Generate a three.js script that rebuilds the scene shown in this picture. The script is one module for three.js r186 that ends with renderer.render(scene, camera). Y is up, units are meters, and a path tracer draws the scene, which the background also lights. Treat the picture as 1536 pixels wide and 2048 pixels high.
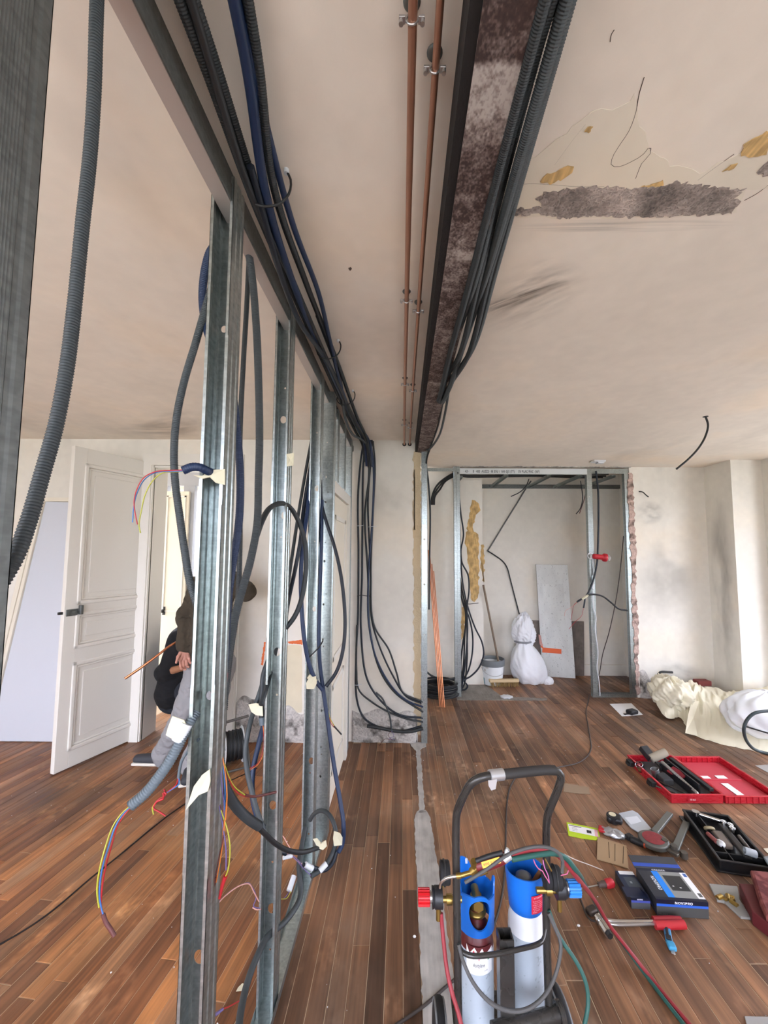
import * as THREE from 'three';
import { mergeGeometries } from 'three/addons/utils/BufferGeometryUtils.js';
import { RoundedBoxGeometry } from 'three/addons/geometries/RoundedBoxGeometry.js';

// ---------------------------------------------------------------- camera, daylight, exposure
const scene = new THREE.Scene();
const FOC = 800, PPX = 806, PPY = 1046, EYE = 1.6;                   // lens measured on the photograph's vanishing lines
const PITCH = Math.atan(60 / FOC), ROLL = THREE.MathUtils.degToRad(0.24);
const camera = new THREE.PerspectiveCamera(THREE.MathUtils.radToDeg(2 * Math.atan(PPY / FOC)), 1612 / 2092, 0.05, 60);
camera.position.set(0, EYE, 0);
camera.rotation.set(PITCH, 0, ROLL);
camera.setViewOffset(1612, 2092, 0, 0, 1536, 2048);
camera.updateMatrixWorld(true);
const renderer = new THREE.WebGLRenderer({ antialias: true });
renderer.setSize(768, 1024);
renderer.toneMapping = THREE.LinearToneMapping;
renderer.toneMappingExposure = 1.86;
renderer.shadowMap.enabled = true;
{ // bright overcast sky over a dark street, the only light: it enters by the windows
  const w = 64, h = 32, d = new Float32Array(w * h * 4);
  for (let y = 0; y < h; y++) for (let x = 0; x < w; x++) { const up = (y + 0.5) / h * 2 - 1, k = (y * w + x) * 4, L = up > 0 ? 0.95 + 0.25 * up : 0.45; d[k] = 0.92 * L; d[k + 1] = 0.97 * L; d[k + 2] = (up > 0 ? 1.18 : 1.0) * L; d[k + 3] = 1; }
  const t = new THREE.DataTexture(d, w, h, THREE.RGBAFormat, THREE.FloatType); t.mapping = THREE.EquirectangularReflectionMapping; t.magFilter = THREE.LinearFilter; t.needsUpdate = true;
  scene.background = t; scene.backgroundIntensity = 8.0;
}

// ---------------------------------------------------------------- helpers
let seed = 20240611;
const rnd = (a = 1, b) => { seed = (seed * 1664525 + 1013904223) >>> 0; const t = seed / 4294967296; return b === undefined ? t * a : a + t * (b - a); };
const V = (x, y, z) => new THREE.Vector3(x, y, z);
// a direction measured on the photograph, met with a plane of the room
function ray(px, py) { return V(px - PPX, PPY - py, -FOC).applyEuler(camera.rotation); }
function onY(px, py, y = 0) { const d = ray(px, py), t = (y - EYE) / d.y; return V(d.x * t, y, d.z * t); }
function onZ(px, py, z) { const d = ray(px, py), t = z / d.z; return V(d.x * t, EYE + d.y * t, z); }
function onX(px, py, x) { const d = ray(px, py), t = x / d.x; return V(x, EYE + d.y * t, d.z * t); }
const used = new Map();
function numbered(name) { const n = used.get(name) || 0; used.set(name, n + 1); return n ? name + '_' + String(n).padStart(3, '0') : name; }
function tag(o, label, category, group) { o.userData.label = label; o.userData.category = category; if (group) o.userData.group = group; return o; }
function thing(name, label, category, pos = [0, 0, 0], turn = 0, group) {
  const g = new THREE.Group(); g.name = numbered(name); scene.add(g);
  g.position.set(...pos); g.rotation.y = turn; tag(g, label, category, group);
  return g;
}
function obj(name, geos, mat, parent = scene) {
  const list = (Array.isArray(geos) ? geos : [geos]);
  let g = list[0];
  if (list.length > 1) g = mergeGeometries(list.map((q) => { const c = q.index ? q.toNonIndexed() : q; for (const k of Object.keys(c.attributes)) if (!['position', 'normal', 'uv'].includes(k)) c.deleteAttribute(k); return c; }));
  const m = new THREE.Mesh(g, mat);
  m.name = parent === scene ? numbered(name) : name;
  m.castShadow = m.receiveShadow = true;
  parent.add(m);
  return m;
}
function single(name, geos, mat, label, category, group) { return tag(obj(name, geos, mat), label, category, group); }
function struct(name, geos, mat, parent = scene) { const m = obj(name, geos, mat, parent); if (parent === scene) m.userData.kind = 'structure'; return m; }
function sgroup(name) { const g = new THREE.Group(); g.name = name; g.userData.kind = 'structure'; scene.add(g); return g; }
const T = (g, x = 0, y = 0, z = 0, rx = 0, ry = 0, rz = 0) => { if (rx) g.rotateX(rx); if (ry) g.rotateY(ry); if (rz) g.rotateZ(rz); return g.translate(x, y, z); };
function uvBox(g, s = 1) {                                            // box-projected uv in metres
  const p = g.attributes.position, n = g.attributes.normal, uv = new Float32Array(p.count * 2);
  for (let i = 0; i < p.count; i++) {
    const ax = Math.abs(n.getX(i)), ay = Math.abs(n.getY(i)), az = Math.abs(n.getZ(i));
    let u, v;
    if (ay >= ax && ay >= az) { u = p.getX(i); v = p.getZ(i); } else if (ax >= az) { u = p.getZ(i); v = p.getY(i); } else { u = p.getX(i); v = p.getY(i); }
    uv[2 * i] = u * s; uv[2 * i + 1] = v * s;
  }
  g.setAttribute('uv', new THREE.BufferAttribute(uv, 2));
  return g;
}
function box(x0, x1, y0, y1, z0, z1) { return uvBox(new THREE.BoxGeometry(x1 - x0, y1 - y0, z1 - z0).translate((x0 + x1) / 2, (y0 + y1) / 2, (z0 + z1) / 2)); }
function rbox(w, h, d, r = 0.004, x = 0, y = 0, z = 0) { return new RoundedBoxGeometry(w, h, d, 2, Math.min(r, w / 2.1, h / 2.1, d / 2.1)).translate(x, y, z); }
function cyl(r0, r1, h, n = 24, open = false) { return new THREE.CylinderGeometry(r1, r0, h, n, 1, open); }
function lathe(pts, n = 32) { return new THREE.LatheGeometry(pts.map(([r, y]) => new THREE.Vector2(r, y)), n); }
function between(g, a, b) {                                          // a geometry along +y of unit length, laid from a to b
  const d = b.clone().sub(a), L = d.length();
  const q = new THREE.Quaternion().setFromUnitVectors(V(0, 1, 0), d.clone().normalize());
  return g.scale(1, L, 1).applyQuaternion(q).translate((a.x + b.x) / 2, (a.y + b.y) / 2, (a.z + b.z) / 2);
}
function rod(a, b, r, n = 12) { return between(new THREE.CylinderGeometry(r, r, 1, n), a, b); }
function extr(pts, depth, bevel = 0, holes = []) {
  const s = new THREE.Shape(pts.map(([x, y]) => new THREE.Vector2(x, y)));
  for (const h of holes) s.holes.push(h);
  return new THREE.ExtrudeGeometry(s, { depth, bevelEnabled: bevel > 0, bevelThickness: bevel, bevelSize: bevel, bevelOffset: -bevel, bevelSegments: 2, curveSegments: 10 });
}
function circleHole(x, y, r, sy = 1) { const p = new THREE.Path(); p.absellipse(x, y, r, r * sy, 0, Math.PI * 2); return p; }
// a round section swept along a smooth curve; ridge > 0 gives the rings of a corrugated conduit
function sweep(pts, r, o = {}) {
  const { n = 10, ridge = 0, pitch = 0.005, step = 0.014, caps = true, closed = false, r1 = r } = o;
  const curve = new THREE.CatmullRomCurve3(pts, closed, 'centripetal');
  const L = curve.getLength();
  let S = ridge ? Math.min(4800, Math.round(L / pitch) * 4) : Math.max(6, Math.min(400, Math.ceil(L / step)));
  curve.arcLengthDivisions = 400;
  const P = [], N = [], U = [], I = [];
  const fr = ridge && S > 300 ? null : curve.computeFrenetFrames(S, closed);
  const base = fr || curve.computeFrenetFrames(Math.min(S, 240), closed), bs = fr ? S : Math.min(S, 240);
  for (let i = 0; i <= S; i++) {
    const u = i / S, c = curve.getPointAt(u), k = u * bs, k0 = Math.min(bs, Math.floor(k)), k1 = Math.min(bs, k0 + 1);
    const nn = base.normals[k0].clone().lerp(base.normals[k1], k - k0).normalize(), bb = base.binormals[k0].clone().lerp(base.binormals[k1], k - k0).normalize();
    let rr = r + (r1 - r) * u; if (ridge) rr *= [1, 1 - ridge / 2, 1 - ridge, 1 - ridge / 2][i % 4];
    for (let j = 0; j <= n; j++) {
      const a = j / n * Math.PI * 2, cx = Math.cos(a), sx = Math.sin(a);
      const d = V(nn.x * cx + bb.x * sx, nn.y * cx + bb.y * sx, nn.z * cx + bb.z * sx);
      P.push(c.x + d.x * rr, c.y + d.y * rr, c.z + d.z * rr); N.push(d.x, d.y, d.z); U.push(j / n, u * L);
    }
  }
  for (let i = 0; i < S; i++) for (let j = 0; j < n; j++) { const a = i * (n + 1) + j, b = a + n + 1; I.push(a, a + 1, b, b, a + 1, b + 1); }
  if (caps && !closed) for (const e of [0, S]) {
    const c = P.length / 3, at = curve.getPointAt(e / S), t = curve.getTangentAt(e / S).multiplyScalar(e ? 1 : -1), k = e * (n + 1);
    P.push(at.x, at.y, at.z); N.push(t.x, t.y, t.z); U.push(0, 0);
    for (let j = 0; j <= n; j++) { P.push(P[(k + j) * 3], P[(k + j) * 3 + 1], P[(k + j) * 3 + 2]); N.push(t.x, t.y, t.z); U.push(0, 0); }
    for (let j = 0; j < n; j++) e ? I.push(c, c + j + 1, c + j + 2) : I.push(c, c + j + 2, c + j + 1);
  }
  const g = new THREE.BufferGeometry();
  g.setAttribute('position', new THREE.Float32BufferAttribute(P, 3)); g.setAttribute('normal', new THREE.Float32BufferAttribute(N, 3)); g.setAttribute('uv', new THREE.Float32BufferAttribute(U, 2)); g.setIndex(I);
  if (ridge) g.computeVertexNormals();
  return g;
}
// ---------------------------------------------------------------- noise and textures
const hash = (x, y, s) => { let h = (x * 374761393 + y * 668265263 + s * 2147483647) | 0; h = Math.imul(h ^ (h >>> 13), 1274126177); return ((h ^ (h >>> 16)) >>> 0) / 4294967296; };
function pnoise(x, y, px, py, s) {                                    // periodic value noise, 0..1
  const ix = Math.floor(x), iy = Math.floor(y), fx = x - ix, fy = y - iy, u = fx * fx * (3 - 2 * fx), v = fy * fy * (3 - 2 * fy);
  const m = (a, p) => ((a % p) + p) % p;
  const a = hash(m(ix, px), m(iy, py), s), b = hash(m(ix + 1, px), m(iy, py), s), c = hash(m(ix, px), m(iy + 1, py), s), d = hash(m(ix + 1, px), m(iy + 1, py), s);
  return a + (b - a) * u + (c - a) * v + (a - b - c + d) * u * v;
}
function fbm(x, y, p, q, s, oct = 4) { let t = 0, a = 0.5, n = 0; for (let i = 0; i < oct; i++) { t += a * pnoise(x, y, p, q, s + i * 17); n += a; a *= 0.5; x *= 2; y *= 2; p *= 2; q *= 2; } return t / n; }
function tex(w, h, fn, rep = 1, srgb = true, repV = rep) {
  const d = new Uint8Array(w * h * 4);
  for (let y = 0; y < h; y++) for (let x = 0; x < w; x++) { const c = fn(x / w, y / h); const k = (y * w + x) * 4; d[k] = Math.max(0, Math.min(255, c[0])); d[k + 1] = Math.max(0, Math.min(255, c[1])); d[k + 2] = Math.max(0, Math.min(255, c[2])); d[k + 3] = 255; }
  const t = new THREE.DataTexture(d, w, h); t.wrapS = t.wrapT = THREE.RepeatWrapping; t.magFilter = THREE.LinearFilter; t.minFilter = THREE.LinearMipmapLinearFilter; t.generateMipmaps = true;
  if (srgb) t.colorSpace = THREE.SRGBColorSpace; t.repeat.set(rep, repV); t.needsUpdate = true; return t;
}
function canvasTex(w, h, draw) { const c = document.createElement('canvas'); c.width = w; c.height = h; draw(c.getContext('2d'), w, h); const t = new THREE.CanvasTexture(c); t.colorSpace = THREE.SRGBColorSpace; return t; }
const gray = (v) => [v, v, v];
const std = (color, roughness = 0.6, metalness = 0, extra = {}) => new THREE.MeshStandardMaterial({ color, roughness, metalness, side: THREE.DoubleSide, ...extra });
const phys = (color, roughness = 0.6, metalness = 0, extra = {}) => new THREE.MeshPhysicalMaterial({ color, roughness, metalness, side: THREE.DoubleSide, ...extra });
// plaster: 3 m tile, faint mottling and scuffs
const plasterMap = tex(1024, 1024, (u, v) => { const a = fbm(u * 5, v * 5, 5, 5, 3, 5), b = fbm(u * 60, v * 60, 60, 60, 9, 2), c = fbm(u * 9, v * 3, 9, 3, 31, 5); const k = 236 + (a - 0.5) * 26 + (b - 0.5) * 8 - Math.max(0, c - 0.62) * 60; return [k, k - 1 - Math.max(0, a - .55) * 20, k - 4 - Math.max(0, a - .55) * 45]; }, 1 / 3);
const plasterBump = tex(512, 512, (u, v) => gray(120 + (fbm(u * 20, v * 20, 20, 20, 5, 4) - 0.5) * 160), 1 / 1.2, false);
const roughTex = tex(512, 512, (u, v) => gray(150 + (fbm(u * 8, v * 8, 8, 8, 77, 5) - 0.5) * 160), 1 / 0.5, false);
const rubbleMap = tex(512, 512, (u, v) => { const a = fbm(u * 6, v * 6, 6, 6, 41, 5), b = fbm(u * 40, v * 40, 40, 40, 45, 3); const k = Math.min(235, 222 + Math.min(0, a - 0.45) * 420 + (b - .5) * 60); return [k + 2, k, k - 3]; }, 1 / 0.45);
const galvMap = tex(512, 512, (u, v) => { const a = fbm(u * 30, v * 30, 30, 30, 61, 2), b = fbm(u * 3, v * 60, 3, 60, 63, 3); const k = 205 + (a - 0.5) * 40 + (b - 0.5) * 24; return [k - 3, k, k]; }, 1 / 0.25);
const M = {
  wall: std(0xf3efe6, 0.9, 0, { map: plasterMap, bumpMap: plasterBump, bumpScale: 0.0012 }),
  ceil: std(0xf7ede1, 0.92, 0, { map: plasterMap, bumpMap: plasterBump, bumpScale: 0.001 }),
  rubble: std(0xd8d4cf, 0.95, 0, { map: rubbleMap, bumpMap: rubbleMap, bumpScale: 0.01 }),
  cream: std(0xdedad0, 0.45, 0, {}),
  creamOld: std(0xe0d8c6, 0.5),
  galv: std(0xd0d7d5, 0.3, 0.87, { map: galvMap }),
  galvDullShade: std(0x8b8d8a, 0.5, 0.7, { map: galvMap }),
  steel: std(0xc0c0c0, 0.28, 0.95),
  chrome: std(0xd8d8d8, 0.14, 1),
  dark: std(0x1b1b1b, 0.55),
  blackPl: std(0x202124, 0.45),
  rubber: std(0x1a1a1b, 0.8),
  brass: std(0xa58a4c, 0.35, 0.9),
  copper: std(0xc4805a, 0.3, 0.95),
  copperOld: std(0xb58872, 0.4, 0.85),
  ductGray: std(0x353b3d, 0.55), ductDark: std(0x24292b, 0.55), ductBlue: std(0x0e2444, 0.5), ductNavy: std(0x0d1723, 0.5), cableBlack: std(0x1a1c1e, 0.55), ductLight: std(0x5c666c, 0.5),
  wireRed: std(0xa81e26, 0.4), wireBlue: std(0x3a6ca8, 0.4), wireYG: std(0xa8a636, 0.4), wireBrown: std(0x5a2c28, 0.45), wireOrange: std(0xd2762e, 0.4), wireWhite: std(0xdcd6d0, 0.4), wirePurple: std(0x6a5a8c, 0.4), wirePink: std(0xd8a298, 0.4),
  tape: std(0xcbc4a8, 0.75), tapeOrange: std(0xe86a3a, 0.6), white: std(0xdcdcdc, 0.5), whitePl: std(0xd2d5d7, 0.4), red: std(0xb5202c, 0.42), paper: std(0xf2f2f2, 0.8), card: std(0xa68a68, 0.85),
};
// ---------------------------------------------------------------- the setting
const H = 2.61, ZL = -3.53, ZO = -4.6, ZA = -5.42, TH = 0.18;
const XL = -4.7, XR = 4.35, ZB = 1.5;                                 // outer walls; ZB is the window wall behind the viewer
// floor: sub-floor of dusty joint filler, oak strips laid on it
const woodMap = tex(1536, 1536, (u, v) => {                           // 2.4 m tile, grain along v
  const g = fbm(u * 260, v * 7, 260, 7, 11, 3), g2 = fbm(u * 70, v * 3, 70, 3, 13, 3), blot = fbm(u * 7, v * 5, 7, 5, 15, 5), sc = fbm(u * 90, v * 60, 90, 60, 19, 3), sc2 = fbm(u * 24, v * 14, 24, 14, 23, 4);
  let k = 0.98 + (g - 0.5) * 0.42 + (g2 - 0.5) * 0.34 + (blot - 0.5) * 0.75;
  const worn = Math.max(0, sc2 - 0.56) * 2.4 * Math.max(0, sc - 0.36) * 2.2;
  let r = 150 * k, gr = 112 * k, b = 83 * k;
  const dust = Math.max(0, fbm(u * 11, v * 9, 11, 9, 29, 5) - 0.47) * 1.5 * (0.3 + sc); r += (168 - r) * dust; gr += (150 - gr) * dust; b += (134 - b) * dust;
  r += worn * 120; gr += worn * 112; b += worn * 100;
  return [r, gr, b];
}, 1 / 2.4);
const woodRough = tex(512, 512, (u, v) => gray(Math.max(120, 165 + (fbm(u * 9, v * 7, 9, 7, 15, 5) - 0.5) * 150)), 1 / 2.4, false);
const woods = [0xfff2de, 0xe6d2bc, 0xccb098, 0xffe2b8, 0xe2c09a, 0xbca28c, 0xf8dab4, 0xd6c0a8].map((c) => std(c, 0.72, 0, { map: woodMap, roughnessMap: woodRough, bumpMap: woodMap, bumpScale: 0.0008 }));
woods.push(...[0xe6e0dc, 0xcfc8c4, 0xb4aba6, 0xefe4da, 0xd2c6bd, 0xa59b96, 0xdcd4cc, 0xc0b6b0].map((c) => std(c, 0.76, 0, { map: woodMap, roughnessMap: woodRough, bumpMap: woodMap, bumpScale: 0.0008 })));   // the right room's boards are greyer
const floor = sgroup('floor');
struct('floor_base', [box(XL - TH, XR + TH, -0.16, -0.0024, -7.2, ZB + TH)], std(0xbfa98c, 0.95), floor);
function plankGeo(x0, x1, z0, z1, cx, cz, turn, y = 0) {              // strip with softened upper edges
  const b = 0.0016, d = 0.0012, P = [], N = [], U = [], I = [];
  const quad = (a, b2, c, e) => { const n = b2.clone().sub(a).cross(c.clone().sub(a)).normalize(), k = P.length / 3; for (const q of [a, b2, c, e]) { P.push(q.x, q.y, q.z); N.push(n.x, n.y, n.z); U.push(q.x, q.z); } I.push(k, k + 1, k + 2, k, k + 2, k + 3); };
  const L = -0.012, t = [V(x0 + b, y, z1 - b), V(x1 - b, y, z1 - b), V(x1 - b, y, z0 + b), V(x0 + b, y, z0 + b)], m = [V(x0, y - d, z1), V(x1, y - d, z1), V(x1, y - d, z0), V(x0, y - d, z0)], o = m.map((q) => V(q.x, L, q.z));
  quad(t[0], t[1], t[2], t[3]);
  for (let i = 0; i < 4; i++) { const j = (i + 1) % 4; quad(m[i], m[j], t[j], t[i]); quad(o[i], o[j], m[j], m[i]); }
  const g = new THREE.BufferGeometry();
  g.setAttribute('position', new THREE.Float32BufferAttribute(P, 3)); g.setAttribute('normal', new THREE.Float32BufferAttribute(N, 3)); g.setAttribute('uv', new THREE.Float32BufferAttribute(U, 2)); g.setIndex(I);
  return g.rotateY(turn).translate(cx, 0, cz);
}
const planks = [];
function layField(cx, cz, turn, xa, xb, za, zb, keep) {               // rows of strips of random length
  const w = 0.068;
  for (let x = xa; x < xb; x += w) {
    let z = za - rnd(1.1);
    while (z < zb) {
      const L = rnd(0.55, 1.25);
      const c = V(x + w / 2, 0, z + L / 2).applyAxisAngle(V(0, 1, 0), turn).add(V(cx, 0, cz));
      const ends = [z, z + L / 2, z + L].map((q) => V(x + w / 2, 0, q).applyAxisAngle(V(0, 1, 0), turn).add(V(cx, 0, cz)));
      if (ends.some(keep)) {
        const zz0 = z, zz1 = z + L;
        // trim at the field's end so that strips of one field stay off the next
        let a = zz0, b = zz1; const ok = (q) => keep(V(x + w / 2, 0, q).applyAxisAngle(V(0, 1, 0), turn).add(V(cx, 0, cz)));
        while (a < b && !ok(a)) a += 0.03; while (b > a && !ok(b)) b -= 0.03;
        if (b - a > 0.06) { const g = rnd(0.0014, 0.0027) / 2; planks.push({ c, near: c.distanceTo(V(0, 0, -1.2)), g: plankGeo(x + g, x + w - g, a + g, b - g, cx, cz, turn, -rnd(0.0012)), m: Math.floor(rnd(8)) + (c.x > -0.47 ? 8 : 0) }); }
      }
      z += L;
    }
  }
}
const inFrame = (p) => { const v = p.clone().sub(camera.position).applyEuler(new THREE.Euler(-PITCH, 0, 0, 'XYZ')); return -v.z > 0.05 && Math.abs(v.x / -v.z) < 1.15 && v.y / -v.z > -1.55; };
layField(-0.47, -2, -THREE.MathUtils.degToRad(7.6), -5.4, 1.2, -4.8, 4.4, (p) => p.x < -0.47 && p.x > XL && p.z < ZB && p.z > ZL - 1.6 && (p.z > ZL || p.x > -2.4));
layField(0, 0, THREE.MathUtils.degToRad(0.3), -0.46, 4.4, -6, 1.6, (p) => p.x > -0.47 && p.x < XR && p.z < ZB && p.z > ZA - 0.6 && (p.z > ZL || p.x > 0.1) );
planks.forEach((p) => { p.seen = inFrame(p.c); });
planks.sort((a, b) => (b.seen - a.seen) || a.near - b.near);
planks.slice(0, 300).forEach((p) => obj('plank', p.g, woods[p.m], floor));
{ // the strips past the first 300, one joined part with a material group per tone
  const rest = planks.slice(300), used2 = woods.map((_, k) => k).filter((k) => rest.some((p) => p.m === k));
  const m = new THREE.Mesh(mergeGeometries(used2.map((k) => mergeGeometries(rest.filter((p) => p.m === k).map((p) => p.g))), true), used2.map((k) => woods[k]));
  m.name = 'distant_planks'; m.castShadow = m.receiveShadow = true; m.userData.kind = 'stuff'; floor.add(m);
}
// cement fillings in the floor
const cementMap = tex(512, 512, (u, v) => { const k = 205 + (fbm(u * 6, v * 6, 6, 6, 91, 5) - 0.5) * 70 + (fbm(u * 50, v * 6, 50, 6, 93, 2) - 0.5) * 26; return [k, k - 2, k - 6]; }, 1 / 0.5);
M.cement = std(0xd3d0cc, 0.92, 0, { map: cementMap, bumpMap: cementMap, bumpScale: 0.002 });
function ragged(outline, step = 0.02, amp = 0.004, s = 1) {           // an outline of [x, y] made uneven
  const out = [];
  for (let i = 0; i < outline.length; i++) { const a = outline[i], b = outline[(i + 1) % outline.length], L = Math.hypot(b[0] - a[0], b[1] - a[1]), n = Math.max(1, Math.round(L / step)); for (let k = 0; k < n; k++) { const t = k / n; out.push([a[0] + (b[0] - a[0]) * t + rnd(-amp, amp) * s, a[1] + (b[1] - a[1]) * t + rnd(-amp, amp) * s]); } }
  return out;
}
const flat = (outline, h, y) => uvBox(extr(outline.map(([x, z]) => [x, -z]), h, 0).rotateX(-Math.PI / 2).translate(0, y, 0));
const slab = (outline, h = 0.004, y = -0.0015) => flat(ragged(outline), h, y);
struct('trim_1', [slab([[0.078, 1.3], [0.205, 1.3], [0.195, -2.0], [0.17, -2.55], [0.15, -2.62], [0.1, -2.62], [0.076, -2.55]]), slab([[0.108, -2.6], [0.143, -2.6], [0.15, -3.4], [0.2, -3.45], [0.2, -3.52], [0.06, -3.52], [0.09, -3.42], [0.112, -3.38]])], M.cement);
struct('trim_2', [slab([[0.6, -4.5], [1.58, -4.5], [1.6, -4.56], [1.12, -4.62], [1.02, -5.0], [0.6, -5.0]])], std(0xa9a39c, 0.9, 0, { map: cementMap }));
{ // crack running through the boards of the left room
  const a = onY(20, 1878), b = onY(372, 1607), c = onY(200, 1742);
  struct('trim_3', sweep([V(a.x - 0.9, 0.0005, a.z + 0.62), V(a.x, 0.0005, a.z), V(c.x, 0.0005, c.z), V(b.x, 0.0005, b.z), V(b.x + 0.3, 0.0005, b.z - 0.42)], 0.0045, { n: 6 }), std(0x1d1512, 0.95));
}
// ceiling
const ceil = sgroup('ceiling');
struct('ceiling_slab', box(XL - TH, XR + TH, H, H + 0.2, ZO - 0.02, ZB + TH), M.ceil, ceil);
struct('ceiling_alcove', box(0.1, 2.95, H + 0.08, H + 0.2, ZA - TH, ZO - 0.02), M.ceil, ceil);
struct('ceiling_hall', box(-3.4, -0.9, H + 0.02, H + 0.2, -6.2, ZL - TH), M.ceil, ceil);
// walls with thickness; openings left free
const wl = sgroup('wall_back');
struct('wall_panel', [box(XL, -2.23, 0, H, ZL - TH, ZL), box(-2.23, -1.52, 2.38, H, ZL - TH, ZL), box(-1.52, 0.135, 0, H, ZL - TH, ZL)], M.wall, wl);
struct('wall_return', box(0.115, 0.135, 0, H, ZA, ZL - TH), M.wall, wl);
const wr = sgroup('wall_back_right');
struct('wall_panel', [box(2.63, 3.52, 0, H, ZO - 0.12, ZO)], M.wall, wr);
struct('wall_alcove_back', [box(0.115, 3.1, 0, H + 0.2, ZA - TH, ZA)], M.wall, wr);
struct('wall_alcove_side', [box(2.95, 3.1, 0, H + 0.2, ZA, ZO - 0.12)], M.wall, wr);
struct('wall_step', [box(3.5, XR, 0, H, ZO - 0.12, -4.22)], M.wall, wr);
struct('wall_pilaster', [box(3.83, XR, 0, H, -4.22, -4.05)], M.wall, wr);
struct('wall_left', box(XL - TH, XL, 0, H, ZL - TH, ZB + TH), M.wall);
// window wall behind the viewer and the right-hand wall, each with tall casements
const winMat = std(0xe8e6e0, 0.5), glass = phys(0xffffff, 0.02, 0, { transmission: 1, thickness: 0, ior: 1.45 });
let winN = 0;
function windowUnit(cx, y0, y1, w, z, alongX = true) {               // frame, two sashes, panes
  const g = sgroup('window_' + (++winN)), f = 0.06;
  const put = (name, geos, mat) => { const m = obj(name, geos, mat, g); return m; };
  put('window_frame', [box(-w / 2, w / 2, y1 - f, y1, -0.05, 0.05), box(-w / 2, w / 2, y0, y0 + f, -0.05, 0.05), box(-w / 2, -w / 2 + f, y0 + f, y1 - f, -0.05, 0.05), box(w / 2 - f, w / 2, y0 + f, y1 - f, -0.05, 0.05), box(-0.045, 0.045, y0 + f, y1 - f, -0.04, 0.04)], winMat);
  for (const s of [-1, 1]) put('pane', box(s < 0 ? -w / 2 + f : 0.045, s < 0 ? -0.045 : w / 2 - f, y0 + f, y1 - f, -0.003, 0.003), glass);
  if (alongX) g.position.set(cx, 0, z); else { g.position.set(z, 0, cx); g.rotation.y = Math.PI / 2; }
  return g;
}
const openB = [[-3.4, 1.7], [-1.35, 1.7], [0.75, 1.3]];  // third opening added to brighten the middle of ceiling and floor
{ const g = []; let x = XL; for (const [c, w] of openB) { g.push(box(x, c - w / 2, 0, H, ZB, ZB + TH)); g.push(box(c - w / 2, c + w / 2, 0, 0.3, ZB, ZB + TH), box(c - w / 2, c + w / 2, 2.4, H, ZB, ZB + TH)); x = c + w / 2; } g.push(box(x, XR, 0, H, ZB, ZB + TH)); struct('wall_front', g, M.wall); for (const [c, w] of openB) windowUnit(c, 0.3, 2.4, w, ZB + 0.09); }
{ const g = []; let z = ZO; for (const [c, w] of [[-2.7, 1.5], [-0.7, 1.0]]) { g.push(box(XR, XR + TH, 0, H, z, c - w / 2), box(XR, XR + TH, 0, 0.2, c - w / 2, c + w / 2), box(XR, XR + TH, 2.4, H, c - w / 2, c + w / 2)); z = c + w / 2; } g.push(box(XR, XR + TH, 0, H, z, ZB + TH)); struct('wall_right', g, M.wall); for (const [c, w] of [[-2.7, 1.5], [-0.7, 1.0]]) windowUnit(c, 0.2, 2.4, w, XR + 0.09, false); }
// hall behind the left doorway, with its own window; side opening added to brighten it
struct('wall_hall', [box(-3.4, -3.2, 0, H, -6.2, -4.7), box(-3.4, -3.2, 0, H, -3.9, ZL - TH), box(-3.4, -3.2, 0, 0.4, -4.7, -3.9), box(-1.1, -0.9, 0, H, -6.2, ZL - TH), box(-3.2, -2.95, 0, H, -5.3, -5.1), box(-1.95, -1.1, 0, H, -5.3, -5.1), box(-2.95, -1.95, 2.4, H, -5.3, -5.1), box(-2.95, -1.95, 0, 0.35, -5.3, -5.1)], M.wall);
// ---------------------------------------------------------------- stud partition
const SX0 = -0.5, SW = 0.058, SD = 0.068;                            // left face, width across, depth along the wall
const PLATE = 0.0012;
function ribbed(len, depth, ribs, thick = PLATE) {                   // plate in x (thickness) / z (depth), stood up along y, with pressed grooves
  const pts = [], back = [];
  const prof = [[0, 0]]; for (const [a, b] of ribs) prof.push([a - 0.002, 0], [a, 0.0022], [b, 0.0022], [b + 0.002, 0]); prof.push([depth, 0]);
  for (const [z, o] of prof) { pts.push([o, z]); back.push([o + thick, z]); }
  return T(extr([...pts, ...back.reverse()], len), 0, 0, 0, Math.PI / 2).translate(0, len, 0).rotateY(0);
}
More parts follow.
